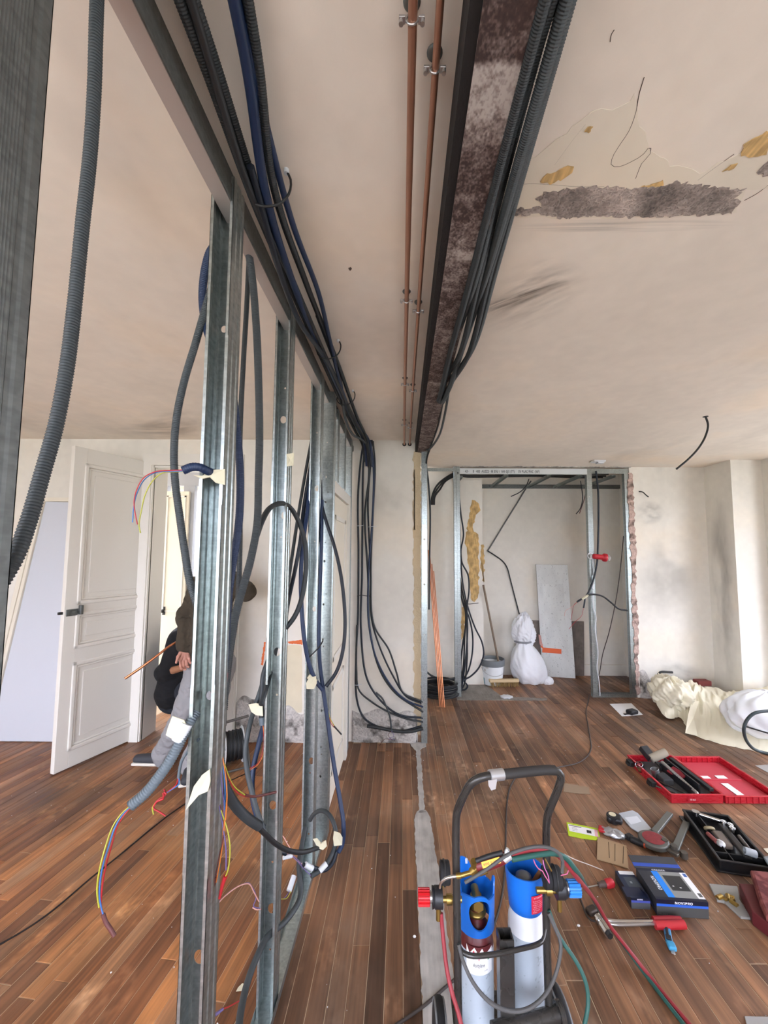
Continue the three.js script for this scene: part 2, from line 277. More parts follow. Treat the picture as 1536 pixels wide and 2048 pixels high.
// a C-shaped metal stud: web across the wall with punched holes, two flanges with grooves, inturned lips
function makeStud(name, label, x, z, y0, y1, o = {}) {
  const { w = SW, d = SD, open = 1, holes = [], group, turn = 0, small = true, knurl = false, mat = M.galv } = o;   // open = 1: open side to +z
  const g = thing(name, label, 'metal stud', [x, y0, z], turn, group);
  const L = y1 - y0;
  const hs = [];
  if (small) for (let y = 0.16; y < L - 0.05; y += 0.3) hs.push(circleHole((y * 37) % 2 < 1 ? 0.004 : -0.006, y, 0.004));
  for (const [hx, hy, r] of holes) if (hy - y0 > 0.05 && hy - y0 < L - 0.05) hs.push(circleHole(hx, hy - y0, r, 1.25));
  const zw = open > 0 ? -d : 0, s = open > 0 ? 1 : -1;
  const web = extr([[-w / 2, 0], [w / 2, 0], [w / 2, L], [-w / 2, L]], PLATE, 0, hs).translate(0, 0, open > 0 ? -d : -PLATE);
  obj('web', uvBox(web), mat, g);
  for (const sd of [-1, 1]) {
    const sec = [];                                                   // flange section in (x, z) seen from above
    const rib = 0.0022, pr = [[0, 0], [0.012, 0], [0.015, rib], [0.021, rib], [0.024, 0], [0.040, 0], [0.043, rib], [0.049, rib], [0.052, 0], [d, 0]];
    if (knurl) { pr.length = 5; for (let q = 0.026; q < d - 0.004; q += 0.004) pr.push([q, 0], [q + 0.0012, 0.0007], [q + 0.0028, 0.0007], [q + 0.0039, 0]); pr.push([d, 0]); }
    const out = pr.map(([q, e]) => [sd * (w / 2 - e), q]), inn = pr.map(([q, e]) => [sd * (w / 2 - e - PLATE), q]).reverse();
    const fl = extr([...out, ...inn], L).rotateX(-Math.PI / 2);       // section plane xz, length along y
    // after the turn the section's second axis runs along -z; web sits at q = 0 for open to -z
    if (open > 0) fl.translate(0, 0, 0).scale(1, 1, 1);
    const f = open > 0 ? fl.applyMatrix4(new THREE.Matrix4().makeScale(1, 1, -1)).translate(0, 0, -d) : fl;
    if (open > 0) { const ix = f.index; if (!ix) flip(f); }
    const lip = box(sd > 0 ? w / 2 - 0.008 : -w / 2, sd > 0 ? w / 2 : -w / 2 + 0.008, 0, L, s > 0 ? -PLATE : -d, s > 0 ? 0 : -d + PLATE);
    obj('flange', [uvBox(f), lip], mat, g);
  }
  return g;
}
function flip(g) { for (const k of ['position', 'normal', 'uv']) { const a = g.attributes[k]; if (!a) continue; const n = a.itemSize; for (let i = 0; i < a.count; i += 3) for (let c = 0; c < n; c++) { const t = a.array[(i + 1) * n + c]; a.array[(i + 1) * n + c] = a.array[(i + 2) * n + c]; a.array[(i + 2) * n + c] = t; } } return g; }
const RB = 2.5;                                                      // underside of the top rail
const sx = SX0 + SW / 2;
makeStud('metal_stud', 'galvanised stud closest to the viewer, filling the left edge with a ribbed flange', sx, -0.385, 0, 2.575, { small: false, knurl: true, mat: M.galvDullShade });  // same steel as the other studs; darker tone paints in its shade
const stud1 = makeStud('metal_stud', 'tall galvanised stud with masking tape strips, hiding the standing man', sx, -0.97, 0, 2.575, { holes: [[-0.014, 2.2, 0.008], [-0.014, 1.24, 0.009], [-0.014, 1.03, 0.013], [-0.014, 0.63, 0.013]] });
const stud2 = makeStud('metal_stud', 'second free-standing galvanised stud, with a grey conduit arching through it', sx, -1.5, 0, 2.575, { holes: [[-0.01, 2.13, 0.012], [0.006, 1.745, 0.014], [-0.01, 1.22, 0.013], [-0.01, 0.66, 0.013], [-0.004, 0.3, 0.014]] });
makeStud('metal_stud', 'third free-standing galvanised stud, just before the doorway jamb', sx, -2.1, 0, 2.575, { holes: [[0, 1.95, 0.013], [0, 1.3, 0.011], [0, 0.9, 0.011], [0, 0.52, 0.014]] });
makeStud('metal_stud', 'galvanised jamb stud dotted with screw holes beside the cream partition door', sx + 0.02, -2.36, 0, 2.575, { open: -1, w: 0.066, holes: [[-0.01, 2.05, 0.006], [-0.01, 1.9, 0.005], [-0.01, 1.55, 0.006], [-0.01, 1.3, 0.005], [-0.01, 1.1, 0.005], [-0.01, 0.9, 0.006], [-0.01, 0.7, 0.005], [-0.01, 0.5, 0.005], [-0.01, 0.34, 0.006]] });
makeStud('short_stud', 'first short galvanised stud above the partition door header', sx, -2.66, 2.08, 2.575, { open: -1 });
makeStud('short_stud', 'second short galvanised stud above the partition door header, farther from the jamb', sx, -2.98, 2.08, 2.575, { open: -1 });
makeStud('metal_stud', 'last partition stud fixed upright against the cream wall', sx, -3.36, 0, 2.575, { open: -1 });
function tapeOn(parent, pts, mat = M.tape, name = 'masking_tape') { // a crumpled strip given by world points of its outline (convex, roughly flat)
  const c = pts.reduce((a, p) => a.add(p), V(0, 0, 0)).multiplyScalar(1 / pts.length);
  const P = [], n = pts.length, N = pts[1].clone().sub(pts[0]).cross(pts[2].clone().sub(pts[0])).normalize();
  const mid = c.clone().addScaledVector(N, 0.004), off = N.clone().multiplyScalar(0.0008);
  const U = [];
  for (const s of [1, -1]) for (let i = 0; i < n; i++) { const a = pts[i].clone().addScaledVector(off, s), b = pts[(i + 1) % n].clone().addScaledVector(off, s), m = mid.clone().addScaledVector(off, s); P.push(...m.toArray(), ...(s > 0 ? a : b).toArray(), ...(s > 0 ? b : a).toArray()); U.push(0, 0, 1, 0, 1, 1); }
  for (let i = 0; i < n; i++) { const a = pts[i], b = pts[(i + 1) % n]; const a1 = a.clone().add(off), a2 = a.clone().sub(off), b1 = b.clone().add(off), b2 = b.clone().sub(off); P.push(...a1.toArray(), ...a2.toArray(), ...b1.toArray(), ...a2.toArray(), ...b2.toArray(), ...b1.toArray()); U.push(0, 0, 0, 0, 0, 0, 0, 0, 0, 0, 0, 0); }
  const g = new THREE.BufferGeometry(); g.setAttribute('position', new THREE.Float32BufferAttribute(P, 3)); g.setAttribute('uv', new THREE.Float32BufferAttribute(U, 2)); g.computeVertexNormals();
  const m = obj(name, g, mat, parent);
  if (parent !== scene) { parent.updateMatrixWorld(true); m.applyMatrix4(parent.matrixWorld.clone().invert()); }
  return m;
}
const zf = (l, z) => l.map(([x, y]) => onZ(x, y, z));
tapeOn(stud1, zf([[372, 1620], [388, 1572], [405, 1549], [420, 1538], [421, 1563], [416, 1582], [398, 1590]], -0.962));
tapeOn(stud1, zf([[386, 950], [402, 953], [425, 940], [450, 938], [450, 970], [432, 966], [420, 955], [405, 958]], -0.962));
tapeOn(stud1, zf([[424, 1500], [436, 1330], [446, 1216], [450, 1220], [450, 1330], [440, 1500], [428, 1560]], -1.03));
tapeOn(stud2, zf([[573, 908], [588, 906], [587, 931], [574, 933]], -1.492));
// rails
function channel(x0, x1, y0, y1, z0, z1, t = 0.0014) { return [box(x0, x1, y1 - t, y1, z0, z1), box(x0, x0 + t, y0, y1 - t, z0, z1), box(x1 - t, x1, y0, y1 - t, z0, z1)]; }
const rail = thing('ceiling_rail', 'long galvanised top rail of the partition, running overhead under the conduits', 'metal rail', [0, 0, 0]);
obj('track', [box(-0.488, -0.45, RB + 0.004, RB + 0.006, ZL, 0.5), box(-0.488, -0.4865, RB + 0.006, RB + 0.05, ZL, 0.5), box(-0.4515, -0.45, RB + 0.006, RB + 0.055, ZL, 0.5)], std(0xb5aaa2, 0.5, 0.55), rail);
obj('furring', [box(-0.4495, -0.4465, RB + 0.006, RB + 0.05, ZL, 0.5), box(-0.478, -0.46, RB + 0.05, H, ZL, 0.5)], M.galvDullShade, rail);
const sole = thing('floor_track', 'galvanised floor track under the partition studs, dusty with plaster', 'metal rail');
obj('track', [box(SX0 - 0.002, SX0 + SW + 0.006, 0.0005, 0.002, -2.48, 0.4), box(SX0 - 0.003, SX0 - 0.002, 0.0005, 0.03, -2.48, 0.4), box(SX0 + SW + 0.006, SX0 + SW + 0.007, 0.0005, 0.03, -2.48, 0.4)], M.galv, sole);
// cream door standing in the partition, edge-on to the viewer
const pd = thing('partition_door', 'narrow cream door in its frame set into the metal partition', 'door');
obj('door_frame', [box(-0.5, -0.435, 0, 2.06, -2.5, -2.43), box(-0.5, -0.435, 0, 2.06, -3.3, -3.22), box(-0.5, -0.435, 1.985, 2.06, -3.22, -2.5)], M.cream, pd);
obj('door_leaf', [box(-0.486, -0.452, 0.012, 1.98, -3.215, -2.505)], M.creamOld, pd);
for (const [a, b] of [[0.2, 0.75], [0.9, 1.85]]) obj('panel_moulding', [box(-0.452, -0.444, a, a + 0.03, -3.1, -2.62), box(-0.452, -0.444, b - 0.03, b, -3.1, -2.62), box(-0.452, -0.444, a, b, -3.1, -3.07), box(-0.452, -0.444, a, b, -2.65, -2.62)], M.cream, pd);

// ---------------------------------------------------------------- beam, copper pipes, ceiling damage
const bandsL = [[-5, .35], [-3.5, .35], [-2.6, .25], [-2.13, .3], [-2.09, .75], [-2.06, .7], [-2.04, .2], [-1.82, .2], [-1.6, .5], [-1.45, .3], [-1.32, .2], [-1.3, .45], [-1.18, .45], [-1.165, .85], [-1.14, .8], [-1.12, .4], [-1.03, .45], [-1.02, .12], [-.9, .12], [-.82, .38], [-.75, .85], [-.68, .95], [-.665, .1], [0, .15]];
const rustMap = tex(256, 2048, (u, v) => {                            // old paint scraped off in bands along a 5 m beam
  const z = -5 * (1 - v); let L = 0.2; for (let i = 1; i < bandsL.length; i++) if (z <= bandsL[i][0]) { const a = bandsL[i - 1], b = bandsL[i]; L = a[1] + (b[1] - a[1]) * (z - a[0]) / (b[0] - a[0]); break; }
  const n = fbm(u * 5, v * 210, 5, 210, 201, 4), f = fbm(u * 26, v * 1100, 26, 1100, 205, 3), w = Math.max(0, Math.min(1, L + (n - 0.5) * 1.1 + (f - 0.5) * 0.9)); const k = 0.75 + f * 0.5;
  return [62 * k + (172 - 62 * k) * w, 45 * k + (162 - 45 * k) * w, 41 * k + (155 - 41 * k) * w];
}, 1 / 0.12, true, 1 / 5);
M.beam = std(0xffffff, 0.8, 0.05, { map: rustMap, bumpMap: rustMap, bumpScale: 0.002 });
const beam = sgroup('ceiling_beam');
struct('bottom_flange', box(0.128, 0.235, 2.5, 2.512, ZL - 0.02, 1.2), M.beam, beam);
struct('web', box(0.17, 0.18, 2.512, H, ZL - 0.02, 1.2), M.beam, beam);
struct('shade_strip', box(0.106, 0.128, 2.504, H, ZL, 1.2), std(0x17110f, 0.95, 0, { bumpMap: rustMap, bumpScale: .004 }), beam);  // near-black strip paints in the shadow beside the beam web
for (const [x, zz, y, lab, r] of [[0.014, 0.0, 2.572, 'left of the two copper pipes clipped along the ceiling', 0.0085], [0.062, 0, 2.572, 'right of the two copper pipes clipped along the ceiling, nearer the beam', 0.0075]]) {
  const g = thing('copper_pipe', lab, 'pipe', [0, 0, 0]);
  const x2 = x - 0.007;
  obj('tube', sweep([V(x + .002, y, 0.9), V(x, y, -0.6), V(x - 0.004, y, -1.6), V(x2, y, -2.6), V(x2 + 0.002, y, ZL + 0.001)], r, { n: 16 }), M.copperOld, g);
  const list = x < 0.03 ? [-0.66, -1.475, -2.24, -2.97] : [-0.735, -1.54, -2.33, -3.04];
  for (const z of list) {
    const xx = x + (x2 - x) * Math.min(1, -z / 2.6);
    const cl = obj('pipe_clamp', [T(new THREE.TorusGeometry(r + 0.0018, 0.0022, 8, 20), xx, y, z), T(rbox(0.012, 0.005, 0.012, 0.001), xx + r + 0.009, y, z), T(rbox(0.012, 0.005, 0.012, 0.001), xx - r - 0.009, y, z), T(cyl(0.0045, 0.0045, 0.012, 10), xx + r + 0.011, y - 0.004, z), T(cyl(0.0045, 0.0045, 0.012, 10), xx - r - 0.011, y - 0.004, z)], M.steel, g);
    obj('rosette', [T(lathe([[0, -0.006], [0.012, -0.005], [0.016, 0], [0.016, 0.002]], 20), xx, H - 0.003, z), rod(V(xx, y + r, z), V(xx, H, z), 0.004)], M.galvDullShade, cl);
  }
  obj('wall_ring', T(new THREE.TorusGeometry(r + 0.004, 0.005, 8, 18), x2 + 0.002, y, ZL + 0.004), M.dark, g);
}
// bared patches, flaking wallpaper and cracks on the ceiling
const concreteMap = tex(512, 512, (u, v) => { const a = fbm(u * 5, v * 8, 5, 8, 301, 5), b = fbm(u * 50, v * 50, 50, 50, 307, 3); const k = 185 + (a - 0.5) * 190 + (b - 0.5) * 110 - (b > 0.68 ? 50 : 0); return [k, k * 0.955, k * 0.92]; }, 1 / 0.4);
M.concrete = std(0xd9d2ce, 0.95, 0, { map: concreteMap, bumpMap: concreteMap, bumpScale: 0.006 });
const ochreMap = tex(256, 256, (u, v) => { const k = 0.8 + 0.1 + (fbm(u * 40, v * 4, 40, 4, 311, 3) - 0.5) * 0.35 + (fbm(u * 5, v * 5, 5, 5, 315, 4) - .5) * .4; return [214 * k, 178 * k, 118 * k]; }, 1 / 0.25);
M.ochre = std(0xffffff, 0.9, 0, { map: ochreMap });
M.patch = std(0xf1e8d8, 0.92, 0, { map: plasterMap }); M.crackDark = std(0x4a4038, 0.95);
const ceilOut = (l, step = 0.012, amp = 0.004) => ragged(l.map(([x, y]) => { const p = onY(x, y, H); return [p.x, p.z]; }), step, amp);
const under = (l, mat, name, h = 0.002, step, amp) => struct(name, flat(ceilOut(l, step, amp), h, H - h + 0.0002), mat, ceil);
under([[1010, 375], [1035, 330], [1085, 300], [1130, 265], [1185, 225], [1240, 215], [1270, 190], [1275, 240], [1300, 300], [1345, 330], [1400, 345], [1475, 310], [1536, 290], [1536, 378], [1490, 380], [1475, 425], [1300, 432], [1130, 436], [1010, 432]], M.patch, 'bare_plaster', 0.0012, 0.02, 0.006);
under([[1078, 388], [1130, 378], [1200, 372], [1260, 378], [1330, 370], [1350, 362], [1385, 368], [1430, 374], [1490, 376], [1470, 395], [1480, 405], [1462, 425], [1380, 430], [1300, 434], [1200, 432], [1120, 436], [1075, 428], [1015, 430], [1025, 418], [1085, 412], [1070, 398]], M.concrete, 'concrete_patch', 0.0028, 0.008, 0.006);
under([[1080, 362], [1092, 348], [1120, 337], [1146, 330], [1142, 345], [1125, 358], [1100, 367]], M.ochre, 'wallpaper_patch', 0.0026, 0.01, 0.004);
under([[1480, 312], [1488, 290], [1510, 274], [1536, 260], [1536, 306], [1505, 314]], M.ochre, 'wallpaper_patch', 0.0026, 0.01, 0.004);
under([[1510, 345], [1536, 318], [1536, 352]], M.concrete, 'wallpaper_patch', 0.0026, 0.01, 0.004);
under([[1446, 341], [1460, 330], [1474, 326], [1468, 337]], M.ochre, 'wallpaper_patch', 0.0026, 0.008, 0.003);
under([[1170, 262], [1176, 252], [1184, 254], [1178, 266]], M.ochre, 'wallpaper_patch', 0.0026, 0.005, 0.002);
under([[1280, 372], [1310, 366], [1326, 360], [1326, 372]], M.ochre, 'wallpaper_patch', 0.0026, 0.008, 0.003);
const crack = (l, r = 0.0016) => struct('crack', sweep(l.map(([x, y]) => onY(x + rnd(-2, 2), y + rnd(-2, 2), H - 0.0006)), r * 0.55, { n: 5 }), M.crackDark, ceil);
crack([[1289, 155], [1280, 190], [1272, 225], [1258, 262], [1240, 290], [1224, 315], [1221, 330], [1238, 333], [1262, 322], [1285, 308], [1302, 292], [1298, 310], [1284, 325], [1270, 355]]);
crack([[1110, 330], [1128, 305], [1150, 275], [1172, 248]], 0.0009); crack([[1220, 85], [1223, 70], [1228, 58]], 0.0014); crack([[1395, 360], [1430, 335], [1470, 308]], 0.0012); crack([[1490, 400], [1515, 385], [1536, 372]], 0.0012); crack([[1010, 372], [1060, 366], [1100, 371], [1160, 372], [1210, 373]], 0.0012);
under([[697, 536], [701, 534], [704, 537], [700, 541]], M.crackDark, 'nail_hole', 0.002, 0.004, 0.001);
// soft-edged stains: a thin film whose cover fades out unevenly
const stainAlpha = (s, q = 12) => tex(128, 128, (u, v) => { const x = u * 2 - 1, y = v * 2 - 1, n = fbm(u * 3, v * q, 3, q, s, 4); return gray(255 * Math.max(0, Math.min(1, (1 - Math.hypot(x, y)) * 1.6)) * Math.max(0, Math.min(1, (n - 0.3) * 2.4))); }, 1, false);
function stain(name, corners, color, opacity, parent, s, q) {
  const g = new THREE.BufferGeometry(), [a, b2, c2, d2] = corners, P = []; for (const q of [a, b2, c2, a, c2, d2]) P.push(...q.toArray());
  g.setAttribute('position', new THREE.Float32BufferAttribute(P, 3)); g.setAttribute('uv', new THREE.Float32BufferAttribute([0, 0, 1, 0, 1, 1, 0, 0, 1, 1, 0, 1], 2)); g.computeVertexNormals();
  const m = struct(name, g, std(color, 0.95, 0, { transparent: true, opacity, alphaMap: stainAlpha(s, q) }), parent); m.castShadow = false; return m;
}
const onCeil = (l) => l.map(([x, y]) => onY(x, y, H - 0.0015));
stain('soot_smear', onCeil([[930, 620], [1130, 545], [1140, 575], [945, 650]]), 0x5a504a, 0.62, ceil, 921);
stain('soot_smear', onCeil([[950, 560], [1150, 480], [1200, 600], [960, 700]]), 0x857a70, 0.3, ceil, 923);
stain('soot_smear', onCeil([[230, 830], [420, 800], [420, 880], [230, 880]]), 0x756a5c, 0.3, ceil, 925);
stain('soot_smear', onCeil([[1020, 440], [1480, 432], [1480, 462], [1020, 470]]), 0x8a8076, 0.35, ceil, 927);
// ---------------------------------------------------------------- conduits of the overhead bundle
const cableSpecs = [];
function conduit(name, label, cat, pts, r, mat, o = {}) {
  const g = o.parts ? thing(name, label, cat, [0, 0, 0], 0, o.group) : null;
  const geo = sweep(pts, r, o);
  if (!g) return single(name, geo, mat, label, cat, o.group);
  obj('sheath', geo, mat, g); return g;
}
const px = (l) => l.map(([x, y, z]) => onZ(x, y, z));                  // [pixel x, pixel y, depth]
const py = (l) => l.map(([x, y, h]) => onY(x, y, h));                  // [pixel x, pixel y, height]
// along the rail: lanes given as [z, x, y]
const lane = (l) => l.map(([z, x, y]) => V(x, y, z));
const bun = [
  ['corrugated_conduit', 'dark grey corrugated conduit hugging the rail in the overhead bundle', 'conduit', lane([[0.6, -0.36, 2.56], [-0.3, -0.385, 2.555], [-0.7, -0.392, 2.55], [-1.0, -0.4, 2.53], [-1.6, -0.405, 2.55], [-2.4, -0.4, 2.56], [-3.1, -0.38, 2.56], [-3.4, -0.35, 2.52], [-3.47, -0.34, 2.4]]), 0.0105, M.ductDark, { ridge: 0.12 }],
  ['corrugated_conduit', 'second dark grey corrugated conduit of the overhead bundle, beside the one at the rail', 'conduit', lane([[0.6, -0.34, 2.585], [-0.3, -0.36, 2.58], [-0.7, -0.375, 2.57], [-1.0, -0.388, 2.545], [-1.6, -0.39, 2.56], [-2.4, -0.38, 2.57], [-3.1, -0.36, 2.57], [-3.4, -0.33, 2.53], [-3.47, -0.325, 2.4]]), 0.0105, M.ductDark, { ridge: 0.12 }],
  ['corrugated_conduit', 'thin dark conduit crossing under the overhead bundle beside the rail', 'conduit', lane([[0.6, -0.325, 2.56], [-0.3, -0.345, 2.56], [-0.62, -0.37, 2.55], [-0.95, -0.392, 2.515], [-1.3, -0.385, 2.53], [-2.0, -0.37, 2.54], [-2.8, -0.35, 2.55], [-3.35, -0.31, 2.5], [-3.46, -0.305, 2.35]]), 0.0085, M.cableBlack, {}],
  ['blue_conduit', 'thick dark blue conduit standing off the rail in the overhead bundle', 'conduit', lane([[0.6, -0.25, 2.57], [-0.3, -0.27, 2.57], [-0.7, -0.31, 2.565], [-0.97, -0.36, 2.53], [-1.35, -0.385, 2.53], [-2.0, -0.385, 2.55], [-2.8, -0.37, 2.56], [-3.35, -0.33, 2.52], [-3.46, -0.32, 2.36]]), 0.0115, M.ductBlue, {}],
  ['corrugated_conduit', 'grey corrugated conduit outermost on the room side of the overhead bundle', 'conduit', lane([[0.6, -0.222, 2.585], [-0.3, -0.245, 2.58], [-0.7, -0.288, 2.575], [-0.97, -0.34, 2.55], [-1.35, -0.35, 2.56], [-2.0, -0.34, 2.575], [-2.8, -0.335, 2.575], [-3.35, -0.3, 2.52], [-3.46, -0.295, 2.36]]), 0.0105, M.ductDark, { ridge: 0.12 }],
  ['blue_conduit', 'slim blue conduit bowing out from the overhead bundle past the first cable hook', 'conduit', lane([[-0.55, -0.29, 2.585], [-0.85, -0.315, 2.565], [-1.1, -0.325, 2.555], [-1.4, -0.315, 2.555], [-1.75, -0.335, 2.56], [-2.3, -0.36, 2.55], [-2.9, -0.345, 2.56], [-3.35, -0.285, 2.53], [-3.45, -0.27, 2.35]]), 0.0085, M.ductBlue, {}],
  ['blue_conduit', 'navy conduit sagging below the overhead bundle before the second cable hook', 'conduit', lane([[-0.9, -0.372, 2.53], [-1.2, -0.398, 2.5], [-1.5, -0.405, 2.495], [-1.85, -0.375, 2.53], [-2.3, -0.37, 2.56], [-2.9, -0.36, 2.55], [-3.35, -0.3, 2.54], [-3.44, -0.28, 2.36]]), 0.0095, M.ductNavy, {}],
  ['gray_conduit', 'plain grey conduit at the end of the overhead bundle, curving down before the wall', 'conduit', lane([[-1.6, -0.36, 2.585], [-2.2, -0.36, 2.58], [-2.7, -0.4, 2.52], [-3.0, -0.385, 2.5], [-3.2, -0.34, 2.52], [-3.38, -0.3, 2.5], [-3.45, -0.29, 2.36]]), 0.009, M.ductGray, {}],
];
for (const b of bun) conduit(...b);
for (const [z, x, y, lab] of [[-0.985, -0.362, 2.545, 'black cable hook gripping the overhead bundle at the first stud'], [-1.83, -0.362, 2.555, 'black cable hook gripping the overhead bundle at mid-length'], [-2.42, -0.365, 2.555, 'black cable hook gripping the overhead bundle near the partition door']]) {
  const g = thing('cable_hook', lab, 'cable tie');
  obj('strap', sweep([V(x - 0.045, y + 0.02, z), V(x - 0.048, y - 0.01, z), V(x - 0.02, y - 0.04, z + 0.004), V(x + 0.03, y - 0.034, z), V(x + 0.058, y - 0.004, z), V(x + 0.062, y + 0.035, z), V(x + 0.05, H - 0.004, z)], 0.0032, { n: 8 }), M.dark, g);
  obj('fixing_peg', T(cyl(0.007, 0.007, 0.012, 12), x + 0.05, H - 0.006, z), M.whitePl, g);
}
// down the cream wall and fanning out at the floor
const WZ = ZL + 0.02;
const fan = [
  ['navy conduit falling straight down the cream wall and curling round lowest at the skirting', M.ductNavy, 0.0085, [[728, 880], [721, 925], [716, 1000], [717, 1100], [716, 1230], [712, 1320], [714, 1400], [728, 1435], [760, 1455], [800, 1462], [845, 1452]]],
  ['navy conduit second in the fan on the cream wall, sweeping right above the skirting', M.ductNavy, 0.0085, [[730, 882], [726, 940], [725, 1040], [724, 1150], [722, 1260], [735, 1360], [768, 1408], [800, 1430], [846, 1436]]],
  ['grey conduit bulging left halfway down the cream wall, mid-fan', M.ductDark, 0.0085, [[735, 880], [738, 950], [730, 1030], [736, 1150], [740, 1260], [760, 1340], [790, 1385], [846, 1424]]],
  ['blue conduit third from the right where the fan reaches the corner post', M.ductBlue, 0.0075, [[741, 880], [747, 930], [745, 1030], [737, 1150], [738, 1250], [754, 1320], [785, 1375], [815, 1402], [846, 1414]]],
  ['navy conduit at the right of the bundle, tied twice on the cream wall', M.ductNavy, 0.0075, [[744, 880], [741, 930], [736, 1000], [741, 1140], [743, 1235], [758, 1290], [785, 1350], [812, 1392], [846, 1408]]],
  ['grey conduit uppermost in the fan, leaving the bundle at the upper tie', M.ductDark, 0.0075, [[746, 882], [750, 930], [746, 1030], [742, 1150], [748, 1250], [778, 1300], [793, 1345], [806, 1385], [846, 1404]]],
  ['grey conduit crossing the lower fan diagonally from the white tie', M.ductDark, 0.0075, [[714, 1250], [713, 1340], [718, 1380], [745, 1405], [780, 1425], [815, 1438], [846, 1444]]],
];
fan.forEach(([lab, mat, r, l], i) => single('wall_conduit', sweep(l.map(([x, y], k) => onZ(x, y, WZ + (k < 1 ? 0.07 : 0.004 * (i % 4)))), r, {}), mat, lab, 'conduit'));
single('conduit_stub', sweep(zf([[734, 1452], [760, 1456], [790, 1462], [820, 1463], [846, 1457]], WZ + 0.035), 0.0135, {}), M.ductDark, 'thick dark conduit end lying out from the corner post above the skirting', 'conduit');
{ const g = thing('conduit_tail', 'short grey conduit hanging from the fan with loose wire ends', 'conduit');
  obj('sheath', sweep(zf([[752, 1385], [764, 1396], [772, 1412], [780, 1435], [783, 1462]], WZ + 0.045), 0.007), M.ductGray, g);
  obj('wire', sweep(zf([[783, 1462], [776, 1470], [784, 1480], [770, 1478], [757, 1494], [748, 1506]], WZ + 0.05), 0.0018), M.wireBrown, g);
  obj('wire', sweep(zf([[783, 1462], [788, 1472], [778, 1477], [790, 1479]], WZ + 0.052), 0.0018), M.wirePurple, g); }
for (const [x, y, w, lab] of [[719, 1052, 12, 'white cable tie round the left strands on the cream wall'], [744, 1054, 14, 'white cable tie round the right strands on the cream wall'], [728, 905, 16, 'white cable tie at the top of the cream wall, left'], [744, 903, 12, 'white cable tie at the top of the cream wall, right'], [715, 1370, 12, 'white cable tie low on the cream wall where the fan splits']]) { const a = onZ(x - w / 2, y, WZ + 0.014), b = onZ(x + w / 2, y - 1, WZ + 0.014); single('cable_tie', sweep([a, a.clone().lerp(b, .5).add(V(0, 0, 0.012)), b, b.clone().add(V(0.012, 0.004, 0.004))], 0.0022), M.whitePl, lab, 'cable tie'); }
single('cable_tie', sweep(zf([[714, 1192], [722, 1190], [735, 1192], [742, 1192]], WZ + 0.016), 0.003), M.dark, 'black cable tie round all strands halfway down the cream wall', 'cable tie');
// conduits over the beam
const over = [[0.232, 2.498, 0.0115, 'M', 0], [0.258, 2.515, 0.0115, 'M', 1], [0.248, 2.538, 0.0115, 'M', 2], [0.275, 2.545, 0.0125, 'M', 3], [0.262, 2.57, 0.0115, 'M', 4], [0.285, 2.58, 0.0125, 'M', 5]];
const overLab = ['lowest corrugated conduit along the rusty beam, nearest the flange', 'second corrugated conduit along the beam, one away from the flange', 'corrugated conduit in the middle of the bundle along the beam', 'outer corrugated conduit of the beam bundle, on the ceiling side', 'upper corrugated conduit of the beam bundle tucked against the ceiling', 'outermost corrugated conduit of the beam bundle, touching the ceiling'];
over.forEach(([x, y, r, , i]) => {
  const j = rnd(-0.004, 0.004);
  single('beam_conduit', sweep([V(x + 0.004, y, 0.9), V(x, y, -0.3), V(0.224 + 0.013 * i, 2.5 + 0.012 * ((i * 2) % 6), -0.8), V(0.215 + 0.018 * i + j, 2.49 + 0.01 * i, -1.25), V(0.206 + 0.02 * i - j, 2.478 + 0.012 * ((i * 3) % 6), -1.7), V(0.2 + 0.013 * i + j, 2.47 + 0.012 * ((i * 2) % 6), -2.05), V(0.205 + 0.006 * i, 2.5 + 0.006 * i, -2.3 - 0.03 * i), V(0.206, 2.56, -2.42 - 0.03 * i), V(0.2, H - 0.01, -2.5 - 0.03 * i)], r, { ridge: 0.13 }), i % 2 ? M.ductGray : M.ductDark, overLab[i], 'conduit');
});
single('beam_conduit', sweep([V(0.255, 2.56, -2.1), V(0.275, 2.52, -2.6), V(0.27, 2.49, -3.0), V(0.22, 2.47, -3.3), V(0.2, 2.52, -3.5)], 0.008), M.ductGray, 'thin grey conduit looping from the beam end to the corner post', 'conduit');
single('beam_conduit', sweep([V(0.25, 2.58, -2.4), V(0.255, 2.54, -2.9), V(0.23, 2.49, -3.25), V(0.205, 2.4, -3.5), V(0.225, 2.25, -3.56), V(0.245, 2.0, -3.6), V(0.24, 1.5, -3.62), V(0.235, 1.1, -3.6)], 0.008), M.ductDark, 'dark conduit dropping from the beam end behind the corner post', 'conduit');
// ---------------------------------------------------------------- conduits hanging about the studs
const hang = (name, label, mat, r, pts, o = {}) => conduit(name, label, 'conduit', px(pts), r, mat, o);
function bundleWires(parent, list) { for (const [mat, r, pts] of list) obj('wire', sweep(px(pts), r * 0.75, { n: 6, step: 0.008 }), mat, parent); }
function cuff(parent, a, b, r, mat = M.tape) { return obj('tape_wrap', rod(onZ(...a), onZ(...b), r, 14), mat, parent); }
hang('corrugated_conduit', 'thick corrugated grey conduit hanging free in front of the leftmost stud', M.ductGray, 0.0095, [[196, -60, -0.56], [192, 60, -0.56], [189, 170, -0.57], [181, 300, -0.58], [165, 450, -0.58], [148, 620, -0.58], [133, 740, -0.57], [112, 850, -0.56], [84, 950, -0.54], [58, 1040, -0.52], [30, 1115, -0.5], [-20, 1200, -0.48]], { ridge: 0.16, pitch: 0.0046, n: 14 });
